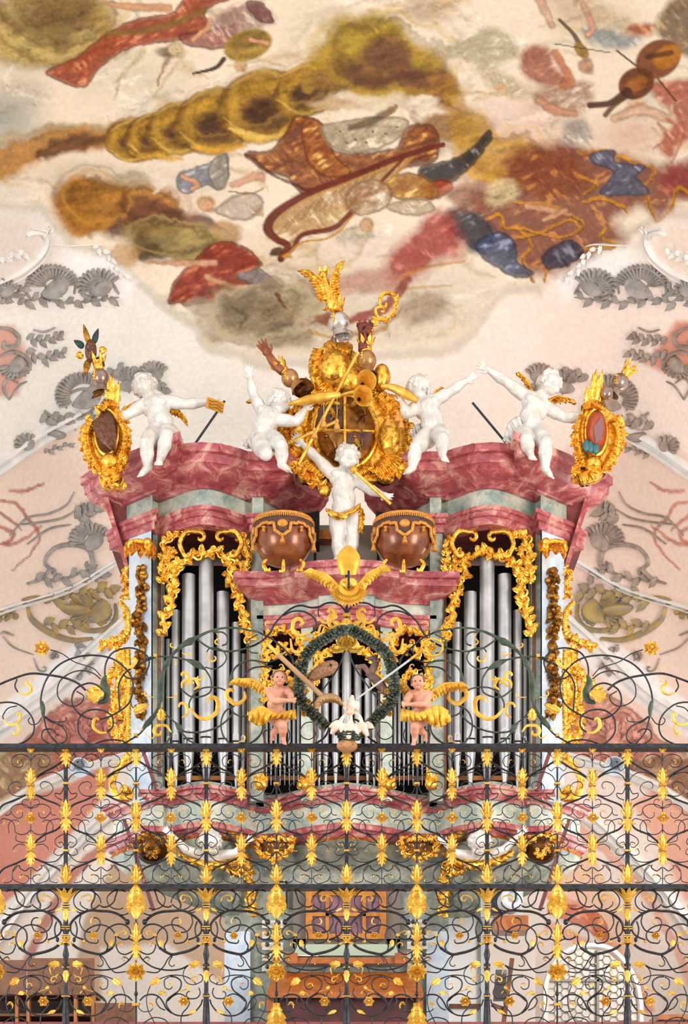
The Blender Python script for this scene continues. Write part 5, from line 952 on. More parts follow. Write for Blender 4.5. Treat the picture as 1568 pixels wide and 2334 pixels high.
# wind instruments with cords and tassels
def pipe_inst(name,label,pts,rad,Y,tass):
    root=thing(name,label,'wind instrument',tuple(W(*pts[0],Y))); mb=MB(); mb.tube([W(x,y,Y) for x,y in cr(pts,5)],list(np.interp(np.linspace(0,1,len(cr(pts,5))),np.linspace(0,1,len(rad)),rad)),10); mb.build('tube',GOLDP,root)
    for x0,y0,y1 in tass:
        MB().tube([W(x0,y0,Y-.02),W(x0,y1,Y-.02)],.004,4).build('cord',GOLDP,root); MB().lathe((W(x0,0,Y-.02).x,Y-.02,0),[(.0,W(0,y1-3,Y).z),(.02,W(0,y1-1,Y).z),(.022,W(0,y1+3,Y).z),(.014,W(0,y1+5,Y).z),(.03,W(0,y1+12,Y).z),(.036,W(0,y1+22,Y).z),(0,W(0,y1+22,Y).z)],10).build('tassel',mat('tassel_gold','#d59a4c',.6,.3),root)
    return root
pipe_inst('shawm','gilded shawm held to the mouth of the left kneeling putto',[(655,922),(700,912),(740,905),(776,900)],[.012,.05,.055,.03],18.1,[(738,918,955),(768,905,960),(717,960,980)])
pipe_inst('trumpet','long gilded trumpet with wide bell slanting across the centre arms',[(775,902),(800,895),(818,893)],[.02,.02,.03],18.12,[])
pipe_inst('shawm','gilded shawm blown by the putto right of the centre arms',[(868,880),(895,884),(920,896),(952,914)],[.02,.04,.055,.03],18.05,[(884,892,952),(914,900,957),(906,935,942)])
for (cx,cy,r,lab,tail) in ((835,868,23,'upper gold trumpet bell in front of the centre coat of arms',(775,840)),(827,902,22,'lower gold trumpet bell ring in front of the centre coat of arms',(760,908))):
    c=W(cx,cy,17.95); t=W(*tail,18.25); ax=(c-t).normalized(); kk=17.95/F; ax=(Vector((.25,-1,-.25))).normalized()
    L=.55; mb=MB().lathe(c-ax*L,[(.022,0),(.026,.25),(.04,.38),(.065,.46),(r*kk*.8,.52),(r*kk,L),(r*kk*1.03,L+.005),(r*kk*.98,L),(r*kk*.72,.5),(.05,.44),(.02,.38)],26,axis=tuple(ax))
    mb.tube([tuple(c-ax*L),tuple(t+Vector((0,.1,0)))],.02,8); tag(mb.build('trumpet',GOLDP),lab,'trumpet')
rod('trumpet_tube','thin gilded rod running diagonally over the upper shell of the centre arms','rod',(815,805),(680,1060),.018,18.1)
# ---------------- kettledrums ----------------
VEL=mat('brown_velvet','#5e4038',.8,0,'#4a302a',40); COP=mat('copper','#96552e',.28,.35,'#6a3418',6,coat=.4); FRN=mat('gold_fringe','#e0a04a',.55,.35,'#b9752a',50)
def drum(cx,label):
    Y=18.3; k=Y/F; c=W(cx,1180,Y); z=lambda y:W(0,y,Y).z; z=lambda y:W(0,y+max(0,(1290-y))/120*24,Y).z; root=thing('kettledrum',label,'drum',(c.x,Y,z(1290)),'timpani beside the standing putto')
    R=66*k; MB().lathe((c.x,Y,0),[(0,z(1170)),(R*.98,z(1170)),(R*.99,z(1200)),(R,z(1225)),(R*.93,z(1245)),(R*.78,z(1266)),(R*.55,z(1282)),(R*.25,z(1291)),(0,z(1293))],32,ys=.9).build('bowl',COP,root)
    MB().lathe((c.x,Y,0),[(0,z(1158)+.02),(R*.97,z(1160)),(R*1.02,z(1162)),(R*1.04,z(1169)),(R*1.0,z(1171))],40,ys=.9).build('drum_rim',FRN,root)
    # scalloped cloth
    mb=MB(); n=160; V=[];Fc=[]
    def edge(a):
        u=(a/(2*PI)*5)%1; return 1198+(22 if .3<u<.7 else 0)+14*math.exp(-((u-.5)/.12)**2)*(1)+(-4 if (u<.12 or u>.88) else 0)
    for i in range(n):
        a=2*PI*i/n-PI/2+PI/5
        for j,(yy,rr) in enumerate([(1170,1.035),(1190,1.045),(edge(a-(-PI/2+PI/5)+PI/5*0),1.06)]): V.append((c.x+R*rr*math.cos(a),Y+R*rr*.9*math.sin(a),z(yy)))
    for i in range(n):
        for j in range(2): a=i*3+j; b=((i+1)%n)*3+j; Fc.append((a,a+1,b+1,b))
    mb.add(V,Fc); o=mb.build('skirt_cloth',VEL,root); s_=o.modifiers.new('s','SOLIDIFY'); s_.thickness=.01
    mb=MB(); mb.tube([(c.x+R*1.075*math.cos(a),Y+R*.97*math.sin(a),z(edge(a+PI/2-PI/5))) for a in [2*PI*i/n-PI/2+PI/5 for i in range(n)]],.018,6,ref=(0,0,1),closed=True); mb.build('braid',FRN,o)
    mb=MB()
    for i in range(5):
        a=2*PI*(i)/5-PI/2+2*PI*.1+PI/5*0
    for i in range(90):
        a=2*PI*i/90; mb.tube([(c.x+R*1.05*math.cos(a),Y+R*.95*math.sin(a),z(1170)),(c.x+R*1.055*math.cos(a),Y+R*.955*math.sin(a),z(1178))],.010,4)
    mb.build('fringe',FRN,root)
    for i in range(10):
        a=2*PI*i/10-PI/2+PI/5; big_=(i%2==1); q=(c.x+R*1.1*math.cos(a),Y+R*1.0*math.sin(a)); y0=(1232 if big_ else 1205)
        if big_: MB().ell((c.x+R*1.05*math.cos(a),Y+R*.95*math.sin(a),z(1200)),(.045*abs(math.sin(a))+.015,.03,.045),n=12,m=8).build('medallion',FRN,root)
        h=26 if big_ else 15
        MB().lathe((q[0],q[1],0),[(0,z(y0-2)),(.02,z(y0)),(.022,z(y0+4)),(.012,z(y0+6)),(.034 if big_ else .022,z(y0+h)),(0,z(y0+h))],10).build('tassel',FRN,root)
    for s in (-1,0,1):
        mb=MB(); cscroll(mb,[(cx+s*38,1275),(cx+s*46,1285),(cx+s*40,1298)],5,Y-R*.7,(5*(s or 1),.6)); mb.build('stand_foot',GOLD,root)
    return root
drum(646,'brown kettledrum with tasselled cloth left of the standing putto'); drum(920,'brown kettledrum with tasselled cloth right of the standing putto')
# ---------------- coats of arms ----------------
def arms(name,label,cx,cy,rx,ry,Y,segs,plate,bodies=()):
    root=thing(name,label,'coat of arms',tuple(W(cx,cy+ry,Y)))
    for P in bodies:
        o=MB().poly([(W(x,y,Y).x,W(x,y,Y).z) for x,y in cr(P,3,True)],Y-.02,.14).build('cartouche_body',GOLD,root); remesh(o,.016,4)
    mb=MB(); n=36; V=[W(cx,cy,Y-.14)]; Fc=[]
    for q in (.5,1):
        for i in range(n): a=2*PI*i/n; V.append(W(cx+rx*q*math.cos(a),cy+ry*q*math.sin(a),Y-.14*(1-q**2)-.02))
    Fc=[(0,1+i,1+(i+1)%n) for i in range(n)]+[(1+i,1+n+i,1+n+(i+1)%n,1+(i+1)%n) for i in range(n)]
    mb.add(V,Fc); o=mb.build('shield',plate,root); s_=o.modifiers.new('s','SOLIDIFY'); s_.thickness=.03
    MB().tube([W(cx+rx*1.04*math.cos(a),cy+ry*1.04*math.sin(a),Y-.04) for a in np.linspace(0,2*PI,48)[:-1]],.03,8,closed=True).build('shield_rim',GOLD,root)
    mb=MB()
    for g_ in segs:
        if g_[0]=='f': fluted(mb,g_[1],g_[2],Y-(g_[4] if len(g_)>4 else .02),g_[3],.09,.14)
        elif g_[0]=='c': cscroll(mb,g_[1],g_[2],Y-.07,g_[3] if len(g_)>3 else None,g_[4] if len(g_)>4 else None)
        elif g_[0]=='l': mb.leaf(W(*g_[1],Y-.05),W(*g_[2],Y-.1),g_[3]*Y/F,lobes=3,curlk=.3,th=.02,n=15)
        elif g_[0]=='b': mb.ell(W(*g_[1],Y-.08),[v*Y/F for v in (g_[2],g_[2],g_[3])],n=16,m=10)
        elif g_[0]=='r': rocaille(mb,g_[1],g_[2],Y-.04,rg,1.2)
    mb.build('gilded_frame',GOLD,root); return root
SHB=mat('brown_shield','#6a4434',.45,.2,'#4a2c22',12); SHG=mat('gold_brown_shield','#b07c34',.4,.6,'#6e4420',10)
Ya=18.25
r1=arms('coat_of_arms','gilded cartouche with dark oval shield and windmill crest at far left of the cornice',243,985,24,50,Ya,[
 ('f',[(210,955),(195,990),(205,1035),(228,1070),(226,1082)],[9,14,14,11,5],16),('f',[(266,950),(282,985),(278,1030),(262,1062),(268,1080)],[9,10,12,13,6],16),('f',[(232,935),(245,920),(268,925)],[9,14,8],8),
 ('l',(250,925),(256,852),14),('l',(262,930),(272,868),10),('l',(235,935),(215,925),12),('c',[(205,945),(198,955),(206,966)],6,(-6,.8)),('b',(250,1055),22,20),('f',[(246,1050),(248,1075),(262,1098)],[18,22,20],6,.05),('l',(240,1075),(238,1112),11),('l',(258,1080),(268,1112),11),('l',(250,1080),(252,1114),10),('b',(262,1108),13,8),('b',(284,1108),7,8),('l',(275,1060),(288,1035),10),('r',[(196,970),(188,1000),(196,1040),(222,1080)],10),('r',[(285,960),(292,1000),(284,1050),(270,1075)],9)],SHB,[[(238,930),(225,955),(195,975),(192,1010),(203,1045),(222,1075),(230,1108),(262,1112),(286,1104),(275,1070),(290,1040),(292,990),(282,950),(268,925),(266,880),(254,878),(240,905)]])
MB().leaf(W(226,952,Ya-.14),W(262,1030,Ya-.14),26*Ya/F,lobes=5,curlk=.1,n=20,deep=.15).build('scaly_fish',mat('bronze_scales','#7a4c38',.35,.4,'#54301f',30),r1)
def helm(root,c,r,Y,m,crown=True,col=None,ax=(0,0,1)):
    mb=MB(); p=W(*c,Y); k=Y/F; ax=Vector(ax).normalized(); mb.ell(p,(r*k,r*k,r*k),n=18,m=12); mb.lathe(p-ax*r*k*1.5,[(r*k*1.0,0),(r*k*.75,.35*r*k),(r*k*.6,.8*r*k)],16,axis=tuple(ax)); o=mb.build('helmet',m,root)
    g=MB()
    for i in range(4): g.tube([p+Vector((-.75+.0*i,-.75,.5-.33*i)).normalized()*r*k*1.03+Vector((t*r*k*.6,-.01,0)) for t in (0,.5,1)],.008,5)
    g.tube([p+Vector((-.5,-.9,.5))*r*k*.95,p+Vector((-.5,-.95,-.4))*r*k*.95],.01,5); g.build('visor_bars',GOLD,o)
    if crown:
        cc=p+ax*r*k*.85; cb=MB().lathe(cc,[(r*k*.55,0),(r*k*.62,.03),(r*k*.58,.05),(r*k*.66,.09)],16,axis=tuple(ax)); M_=Vector((0,0,1)).rotation_difference(ax).to_matrix()
        for i in range(6): a=2*PI*i/6; d=M_@Vector((math.cos(a),math.sin(a),0)); cb.leaf(cc+d*r*k*.6+ax*.06,cc+d*r*k*.85+ax*(.08+r*k*.9),r*k*.26,up=tuple(d),lobes=2,n=8,th=.01)
        cb.build('crown',GOLD,o)
    return p
SIL=mat('silvered_wood','#a8938c',.25,.7,'#8a7068',8)
p=helm(r1,(228,862),21,Ya-.05,SIL,True,ax=(-.1,-.1,1))
mb=MB(); mb.ell(W(207,800,Ya-.08),(17*Ya/F*.8,.07,26*Ya/F),n=18,m=12); mb.build('crest_body',mat('checker_brown','#7a4f3a',.4,.3,'#4c2c20',60,contrast=(.48,.52),detail=0),r1)
for (bx,by,w,m_) in ((190,738,7,OGOLD),(224,748,7,mat('dark_green_gilt','#2c4a40',.4,.4,'#1c2c28',20)),(168,775,8,MATS['dark_green_gilt']),(243,795,9,GOLD),(172,812,9,GOLD),(238,832,8,MATS['dark_green_gilt']),(192,856,8,OGOLD)):
    d=np.array((bx-207,by-800)); u=d/np.hypot(*d)*20; MB().leaf(W(207+u[0],800+u[1],Ya-.08),W(bx,by,Ya-.1),w*Ya/F,lobes=1,curlk=.05,n=9,th=.02,deep=.05).build('crest_blade',m_,r1)
MB().leaf(W(235,885,Ya-.1),W(208,912,Ya-.15),8*Ya/F,lobes=1,n=8,th=.015).build('ribbon',BRONZE,r1)
r2=arms('coat_of_arms','gilded cartouche with red and green oval shield at far right of the cornice',1359,985,22,50,Ya,[
 ('f',[(1395,955),(1410,990),(1400,1030),(1380,1062),(1375,1078)],[8,12,14,12,6],16),('f',[(1325,945),(1316,985),(1322,1030),(1336,1062)],[7,9,11,10],14),('f',[(1330,930),(1350,920),(1375,930)],[9,13,9],8),('l',(1350,925),(1358,842),13),('l',(1340,930),(1336,880),9),('l',(1362,920),(1372,842),8),('c',[(1396,955),(1408,950),(1416,960)],7,(7,.8)),('b',(1352,1060),20,18),('f',[(1356,1050),(1350,1080),(1322,1092)],[16,20,14],6,.05),('l',(1350,1075),(1340,1102),11),('l',(1318,1060),(1300,1085),11),('l',(1375,1060),(1366,1082),8),('l',(1330,1082),(1302,1075),12),('r',[(1318,960),(1308,1000),(1318,1040),(1318,1070)],10),('r',[(1412,960),(1420,1000),(1404,1040),(1384,1070)],10)],mat('red_shield','#b8583c',.45,.1,'#9c4028',10),[[(1330,925),(1318,960),(1312,1000),(1316,1050),(1330,1066),(1300,1088),(1330,1096),(1368,1090),(1384,1062),(1408,1030),(1416,985),(1404,950),(1380,925),(1372,880),(1352,850),(1345,890)]])
MB().poly([(W(x,y,Ya-.17).x,W(x,y,Ya-.17).z) for x,y in [(1353,975),(1372,947),(1376,975),(1370,1000),(1358,1012)]],Ya-.17,.02).build('lozenge',mat('mauve_charge','#8a6464',.4,.3),r2,smooth=False)
for i,x in enumerate((1336,1346,1358)): MB().ell(W(x,1016+i*3,Ya-.12),(.04,.03,.07),n=10,m=8).build('hill',mat('teal_charge','#3a6a6e',.4,.1),r2)
helm(r2,(1412,872),20,Ya-.05,SIL,True,ax=(.6,-.1,.8)); MB().ell(W(1384,895,Ya-.1),(.07,.06,.08),n=12,m=8).build('mantling',SIL,r2)
Yc=18.55
r3=arms('coat_of_arms','large central gilded cartouche with quartered shield, eagle, crozier and tower crests',788,985,68,80,Yc,[
 ('f',[(715,905),(690,950),(690,1000),(705,1050),(740,1085)],[14,20,24,22,14],18),('f',[(862,900),(900,945),(905,1000),(895,1045),(850,1080)],[16,26,30,26,14],22),('f',[(728,795),(722,835),(740,880),(770,895)],[14,20,22,14],14),('f',[(745,800),(770,790),(800,800)],[18,22,14],6),('f',[(790,830),(815,860),(800,890)],[16,16,12],6),('f',[(700,880),(725,905),(745,920)],[8,16,16],8),('f',[(660,930),(655,960),(672,985)],[12,17,12],10),('f',[(650,985),(655,1010),(680,1040)],[12,18,14],10),('f',[(880,905),(905,920),(920,960)],[10,18,12],10),('f',[(850,1075),(880,1090),(905,1065)],[9,12,9],8),('f',[(700,1060),(690,1085),(720,1092)],[8,12,9],8),
 ('b',(762,845),40,46),('c',[(735,810),(745,795),(762,800),(762,815)],8,(9,.9)),('b',(870,860),20,30),('b',(890,1000),30,46),('b',(680,1000),20,36),('l',(705,885),(695,858),11),('l',(728,890),(712,852),9),('b',(800,870),30,30),('r',[(640,950),(650,1000),(665,1050),(720,1100),(740,1110)],18),('r',[(930,960),(925,1010),(925,1050),(880,1090)],18),('b',(740,1120),14,14),('f',[(735,1050),(790,1085),(850,1060)],[14,18,14],16),('r',[(716,895),(770,880),(860,890)],14)],SHG,[[(715,885),(690,905),(665,930),(650,990),(660,1040),(690,1085),(740,1105),(800,1095),(850,1100),(900,1080),(925,1040),(930,980),(915,930),(890,900),(855,880),(830,860),(800,860),(760,890)],[(730,795),(718,830),(728,870),(760,892),(800,880),(822,850),(815,810),(790,790),(755,785)]])
MB().poly([(W(x,y,Yc-.22).x,W(x,y,Yc-.22).z) for x,y in [(752,858),(754,838),(762,830),(771,838),(774,860),(762,866)]],Yc-.24,.03).build('niche_boss',OGOLD,r3)
for (P) in ([(725,930),(780,912),(782,975),(722,975)],[(790,985),(848,985),(842,1010),(806,1042),(792,1050)]): MB().add([W(x,y,Yc-.13-.06*(1-abs(x-788)/70)) for x,y in P]+[W(x,y,Yc) for x,y in P],[tuple(range(len(P))),tuple(range(len(P),2*len(P)))]+[(i,(i+1)%len(P),len(P)+(i+1)%len(P),len(P)+i) for i in range(len(P))]).build('shield_quarter',SHB,r3,smooth=False)
MB().tube([W(786,905,Yc-.18),W(786,985,Yc-.2),W(788,1058,Yc-.12)],.02,6).tube([W(722,980,Yc-.08),W(786,982,Yc-.2),W(852,984,Yc-.08)],.02,6).build('shield_cross',GOLD,r3)
def beast(c,s,Y,m,root,flip=1):
    mb=MB(); P=lambda x,y:W(c[0]+x*s*flip,c[1]+y*s,Y); k=s*Y/F
    mb.tube([P(-6,-14),P(0,-4),P(4,8)],[3.5*k,6*k,5*k],8,flat=.5); mb.ell(P(-8,-18),(5*k,.02,4*k),n=8,m=6)
    for a,b,e in (((-2,-8),(-10,-4),(-14,-8)),((0,-3),(-9,4),(-13,1)),((4,8),(-2,14),(-6,20)),((5,8),(9,15),(6,22))): mb.tube([P(*a),P(*b),P(*e)],[2.2*k,1.8*k,1.4*k],6,flat=.6)
    mb.tube([P(q[0],q[1]) for q in cr([(6,8),(13,4),(12,-6),(16,-12)],5)],1.3*k,6); mb.build('heraldic_lion',m,root)
beast((822,940),1.1,Yc-.17,BRONZE,r3); beast((752,1015),1.2,Yc-.15,BRONZE,r3); beast((758,940),.9,Yc-.19,OGOLD,r3); beast((815,1010),.8,Yc-.18,OGOLD,r3)
# crests of the centre arms
helm(r3,(772,735),24,Yc-.2,mat('bright_silver','#cfc8c6',.2,.75),True,ax=(-.15,0,1)); 
mb=MB(); 
for i in range(7): mb.leaf(W(785+rg.uniform(-14,14),752,Yc-.2),W(785+rg.uniform(-24,26),778+rg.uniform(0,10),Yc-.28),.07,lobes=3,curlk=.5,n=12,th=.015)
mb.build('mantling',MATS['bright_silver'],r3)
eg=MB(); Y=Yc-.25; k=Y/F
eg.tube([W(x,y,Y) for x,y in cr([(764,712),(757,690),(748,665),(742,645),(738,632)],4)],[.03,.05,.065,.075,.075,.075,.07,.065,.06,.055,.05,.045,.04,.04,.04,.035,.035][:len(cr([(764,712),(757,690),(748,665),(742,645),(738,632)],4))],10,flat=.8); eg.ell(W(736,628,Y),(.05,.05,.045),n=10,m=8); eg.leaf(W(732,628,Y-.02),W(722,634,Y-.05),.02,lobes=1,n=6,th=.01)
eg.tube([W(750,695,Y),W(742,706,Y),W(736,704,Y)],.018,6).tube([W(770,690,Y),W(775,703,Y)],.018,6)
for i in range(6): eg.leaf(W(760,692,Y),W(752+i*6,716+abs(i-2)*-2,Y-.04),.03,lobes=1,n=8,th=.01)
eg.build('eagle',GOLD,r3); 
wing(r3,(746,674),(706,618),19,Y-.02,GOLD,11,'eagle_wing',(-.9,.8),3); wing(r3,(758,672),(768,604),17,Y-.02,GOLD,11,'eagle_wing',(1,.35),3)
cb=MB(); 
for i in range(5): a=2*PI*i/5; cb.leaf(W(738,622,Y)+Vector((.04*math.cos(a),.04*math.sin(a),0)),W(738,614,Y)+Vector((.06*math.cos(a),.06*math.sin(a),.03)),.02,lobes=1,n=6,th=.008)
cb.build('small_crown',GOLD,r3)
tw=MB(); X=W(831,0,Yc).x; z=lambda y:W(0,y,Yc-.2).z; y_=Yc-.2; r=.075
tw.lathe((X,y_,0),[(0,z(745)),(r*.8,z(745)),(r*1.12,z(742)),(r*1.12,z(750)),(r*.95,z(755)),(r,z(800)),(0,z(800))],8)
for i in range(8): a=2*PI*i/8; tw.box((X+r*1.05*math.cos(a)-.015,y_+r*1.05*math.sin(a)-.015,z(744)),(X+r*1.05*math.cos(a)+.015,y_+r*1.05*math.sin(a)+.015,z(737)))
tw.build('brick_tower',mat('red_brick','#8a4030',.7,0,'#5c241c',30),r3,smooth=False)
for dx,y in ((-.02,755),(.0,752),(.03,768),(-.03,768),(.0,786)): MB().box((X+dx-.008,y_-r*1.08,z(y+4)),(X+dx+.008,y_-r*.9,z(y-2))).build('tower_window',DARK,r3,smooth=False)
helm(r3,(836,822),22,Yc-.2,mat('warm_silver','#b5895c',.3,.7),True,ax=(-.05,0,1)); MB().ell(W(842,862,Yc-.15),(.1,.08,.1),n=12,m=8).build('mantling',BRONZE,r3)
mb=MB(); cscroll(mb,[(846,744),(860,738),(850,725),(862,728),(880,726),(896,712),(904,690),(896,672),(880,668),(868,676),(866,690)],5,Yc-.15,(-10,.7)); cscroll(mb,[(880,728),(862,722),(856,706),(866,700)],4,Yc-.15,(8,.8)); mb.ell(W(850,735,Yc-.15),.04,n=8,m=6); mb.ell(W(846,752,Yc-.15),.03,n=8,m=6)
for a,b in (((896,700),(910,686)),((900,684),(908,668)),((888,716),(904,720)),((876,728),(884,738))): mb.leaf(W(*a,Yc-.15),W(*b,Yc-.2),.04,lobes=2,n=8,th=.01)
mb.build('crozier_head',GOLD,r3); MB().tube([W(848,750,Yc-.1),W(845,800,Yc-.1),W(842,880,Yc-.05)],.01,6).build('crozier_staff',GOLD,r3)
helm(r3,(661,862),20,Yc-.2,MATS['warm_silver'],True,ax=(-.65,0,.75))
mb=MB(); q=[W(x,y,Yc-.22) for x,y in ((645,848),(635,838),(622,825),(614,812))]; mb.tube(q,[.05,.055,.05,.045],8); hand(mb,q[3],q[2],.065,.4); mb.ell(W(606,802,Yc-.22),.045,n=8,m=6); o=mb.build('carved_forearm',mat('carved_flesh_gilt','#9c5a34',.4,.2,'#7a3c20',14),r3); remesh(o,.008,2)
mb=MB(); mb.ell(W(646,832,Yc-.15),(.03,.03,.07),n=8,m=6); mb.ell(W(690,885,Yc-.1),(.13,.08,.11),n=12,m=8); mb.build('mantling',BRONZE,r3)
# ---------------- screen cresting figures ----------------
YG=12.38
def angel(s,label):
    f=(lambda x,y:(x,y)) if s==0 else (lambda x,y:(1590-x,y+9 if y<1600 else y+2)); g=1 if s==0 else -1; Yk=YG
    L_=('L','R') if s==0 else ('R','L')
    J={'head':f(637,1548)+(.05,),'neck':f(634,1564)+(0,),'chest':f(632,1580)+(0,),'belly':f(627,1604)+(.02,),'pelvis':f(629,1622)+(0,)}
    J.update({'sh'+L_[0]:f(612,1575)+(0,),'el'+L_[0]:f(624,1598)+(.1,),'ha'+L_[0]:f(656,1597)+(.13,),'sh'+L_[1]:f(653,1573)+(0,),'el'+L_[1]:f(663,1583)+(.05,),'ha'+L_[1]:f(662,1592)+(.1,),
      'hip'+L_[0]:f(622,1636)+(.03,),'kn'+L_[0]:f(645,1654)+(.14,),'an'+L_[0]:f(645,1680)+(.08,),'to'+L_[0]:f(648,1695)+(.1,),'hip'+L_[1]:f(645,1632)+(.0,),'kn'+L_[1]:f(640,1654)+(.06,),'an'+L_[1]:f(622,1672)+(.02,),'to'+L_[1]:f(621,1686)+(.06,)})
    r,G,k=figure('angel_figure',label,Yk,J,17.5,(.1*g,-1,0),(0,0,1),FLESH,fat=1.0,seed=20+s,vox=.0035,hairm=mat('brown_hair','#7a5c48',.6,0,'#5c4030',30),handcfg={},hcurl=.13,fatx=0) if False else figure('angel_figure',label,Yk,J,17.5,(.1*g,-1,0),(0,0,1),FLESH,fat=.98,seed=20+s,vox=.004,hairm=mat('brown_hair','#7a5c48',.6,0,'#5c4030',30),hcurl=.13)
    drape(([f(568,1622),f(595,1608),f(630,1624),f(655,1620),f(674,1616)],[f(566,1642),f(592,1655),f(622,1638),f(650,1640),f(676,1640)]),Yk-.1,'golden_skirt',mat('yellow_gilding','#eec24a',.45,.4,'#d9a032',12),r,9,.02)
    wing(r,f(610,1572),f(540,1548),24,Yk+.05,MATS['yellow_gilding'],9,'wing',(.25*g,.9)); wing(r,f(652,1572),f(702,1536),22,Yk+.05,MATS['yellow_gilding'],8,'wing',(.0,1))
    return r
angel(0,'painted angel with gold wings and skirt on the screen, left of the swans'); angel(1,'painted angel with gold wings and skirt on the screen, right of the swans')
GRL=mat('grey_green_oak','#6f7468',.5,.1,'#3f4a3a',20)
for s in (0,1):
    f=(lambda P:mirp(P)) if s else (lambda P:P)
    mb=MB(); Q=cr(f(cC([(1480,480),(1300,560),(1100,680),(950,800),(860,940),(820,1080),(790,1300),(800,1450),(860,1600),(980,1720),(1100,1840),(1190,1930)])),5)
    for i in range(0,len(Q)-1):
        q=Q[i]; d=Q[min(i+1,len(Q)-1)]-q; d/=np.hypot(*d)+1e-6; n=np.array((-d[1],d[0]))
        for u in (-1.1,-.4,.4,1.1): e=q+d*9+n*u*10+rg.uniform(-2,2,2); mb.leaf(W(q[0]-d[0]*3,q[1]-d[1]*3,YG+.02-.02*abs(u)),W(e[0]+n[0]*u*4,e[1]+n[1]*u*4,YG-.03-.05*rg.rand()),6.5*KS,lobes=3,curlk=.35,n=9,th=.003,deep=.3)
    w_=tag(mb.build('oak_leaf_festoon',GRL),'grey green oak leaf half wreath %s of the fish and swans'%('right' if s else 'left'),'wreath')
    mb=MB()
    for x,y in ((698,1576),(703,1600),(692,1627),(686,1500)):
        q=f([(x,y)])[0]
        for i in range(5): a=i*1.26; mb.leaf(W(q[0],q[1],YG-.03),W(q[0]+8*math.cos(a),q[1]+8*math.sin(a),YG-.05),5*KS,lobes=2,n=6,th=.003)
    mb.build('gilded_blossoms',GOLDP,w_,loc=(0,0,0))
    a,b=f([(787,1480)])[0],f([(716,1600)])[0]; P=[f([p])[0] for p in ((786,1482),(772,1520),(745,1560),(715,1598),(690,1625))]
    tag(MB().tube([W(x,y,YG+.02) for x,y in cr(P,4)],.006,5).build('hanging_cord',IRON),'thin cord hanging down to the %s from the gold crest'%('right' if s else 'left'),'cord')
fish=thing('fish_carving','brown carved fish with scales hanging left above the swans','fish',tuple(W(728,1530,YG)))
Q=cr([(704,1548),(722,1536),(745,1524),(760,1516),(770,1512)],4); MB().tube([W(x,y,YG) for x,y in Q],list(np.interp(np.linspace(0,1,len(Q)),[0,.15,.5,.8,1],[6,15,20,14,4])*KS*.85),12,flat=.6,ref=(0,1,0)).build('fish_body',mat('fish_brown','#a87c5c',.5,.1,'#7c543a',60,detail=2),fish)
MB().ell(W(754,1516,YG-.04),.01,n=8,m=6).build('eye',DARK,fish); MB().leaf(W(712,1542,YG),W(692,1562,YG),8*KS,lobes=2,n=8).leaf(W(708,1545,YG),W(712,1568,YG),7*KS,lobes=2,n=8).build('tail_fin',MATS['fish_brown'],fish)
wf=thing('wolf_carving','brown carved wolf with raised forepaws hanging right above the swans','animal',tuple(W(860,1530,YG))); BR=mat('wolf_brown','#7c5c50',.5,0,'#5a4038',30); mb=MB(); w=lambda x,y,d=0:W(x,y,YG-d)
mb.tube([w(x,y) for x,y in ((858,1507),(852,1522),(843,1537),(856,1548),(868,1562),(876,1572))],[.026,.03,.036,.036,.038,.03],10); mb.ell(w(852,1501),(.034,.028,.024),n=10,m=8); mb.cap(w(848,1501),w(837,1500),.017,.010,8); mb.leaf(w(858,1498),w(862,1490),.012,lobes=1,n=6); mb.leaf(w(854,1498),w(856,1489),.012,lobes=1,n=6)
for P in ([(842,1534),(830,1516),(822,1516),(812,1518)],[(842,1536),(828,1522),(812,1523)],[(874,1568),(872,1580),(860,1576)],[(878,1568),(880,1580),(874,1590)]): mb.tube([w(x,y,.02) for x,y in P],[.02,.013,.009,.007][:len(P)],7)
mb.tube([w(x,y) for x,y in cr([(876,1572),(884,1574),(880,1590)],4)],.012,6); o=mb.build('wolf_body',BR,wf); remesh(o,.004,2)
sw=thing('swan_group','white carved nest of a mother swan above three long necked swans in a dark basket','bird carving',tuple(W(798,1680,YG)))
def swan(P,rad,name='swan'):
    Q=cr(P,5); mb=MB(); rr=np.interp(np.linspace(0,1,len(Q)),np.linspace(0,1,len(rad)),rad)*KS; mb.tube([W(q[0],q[1],YG-.06) for q in Q],list(rr),12,ref=(0,1,0)); mb.ell(W(*Q[0],YG-.06),rr[0]*1.0,n=10,m=8); mb.ell(W(*Q[-1],YG-.06),rr[-1],n=10,m=8)
    return mb
SW=mat('cream_white','#f2e0d2',.4,0,'#e0c0aa',14)
for P,rad,wg in ([[(803,1588),(801,1598),(801,1612),(799,1621)],[4,9,15,10],[((790,1598),(786,1620)),((811,1598),(815,1620))]],[[(794,1624),(783,1632),(776,1644),(766,1656),(756,1670)],[3,3,5,13,4],[((776,1645),(748,1658)),((782,1648),(776,1670))]],[[(800,1624),(800,1640),(798,1655),(795,1678)],[3,3.5,11,7],[((806,1650),(818,1676)),((790,1650),(786,1668))]],[[(808,1624),(820,1632),(824,1646),(828,1658),(836,1674)],[3,3,5,13,5],[((832,1648),(854,1660)),((818,1650),(820,1670))]]):
    mb=swan(P,rad)
    for a,b in wg: mb.leaf(W(*a,YG-.07),W(*b,YG-.09),8*KS,lobes=2,curlk=.2,th=.01,n=9,deep=.1)
    mb.build('swan',SW,sw)
mb=MB()
for r_,y in ((37,1668),(34,1674),(28,1680),(20,1686)): mb.tube([W(798+r_*math.cos(a),y,YG-.0+r_*KS*.7*math.sin(a)) for a in np.linspace(0,2*PI,28)[:-1]],.008,5,ref=(0,0,1),closed=True)
for i in range(14): a=2*PI*i/14; mb.tube([W(798+38*math.cos(a),1666,YG+.09*math.sin(a)),W(798+18*math.cos(a),1688,YG+.04*math.sin(a))],.005,4)
mb.build('basket',IRONG,sw); mb=MB(); 
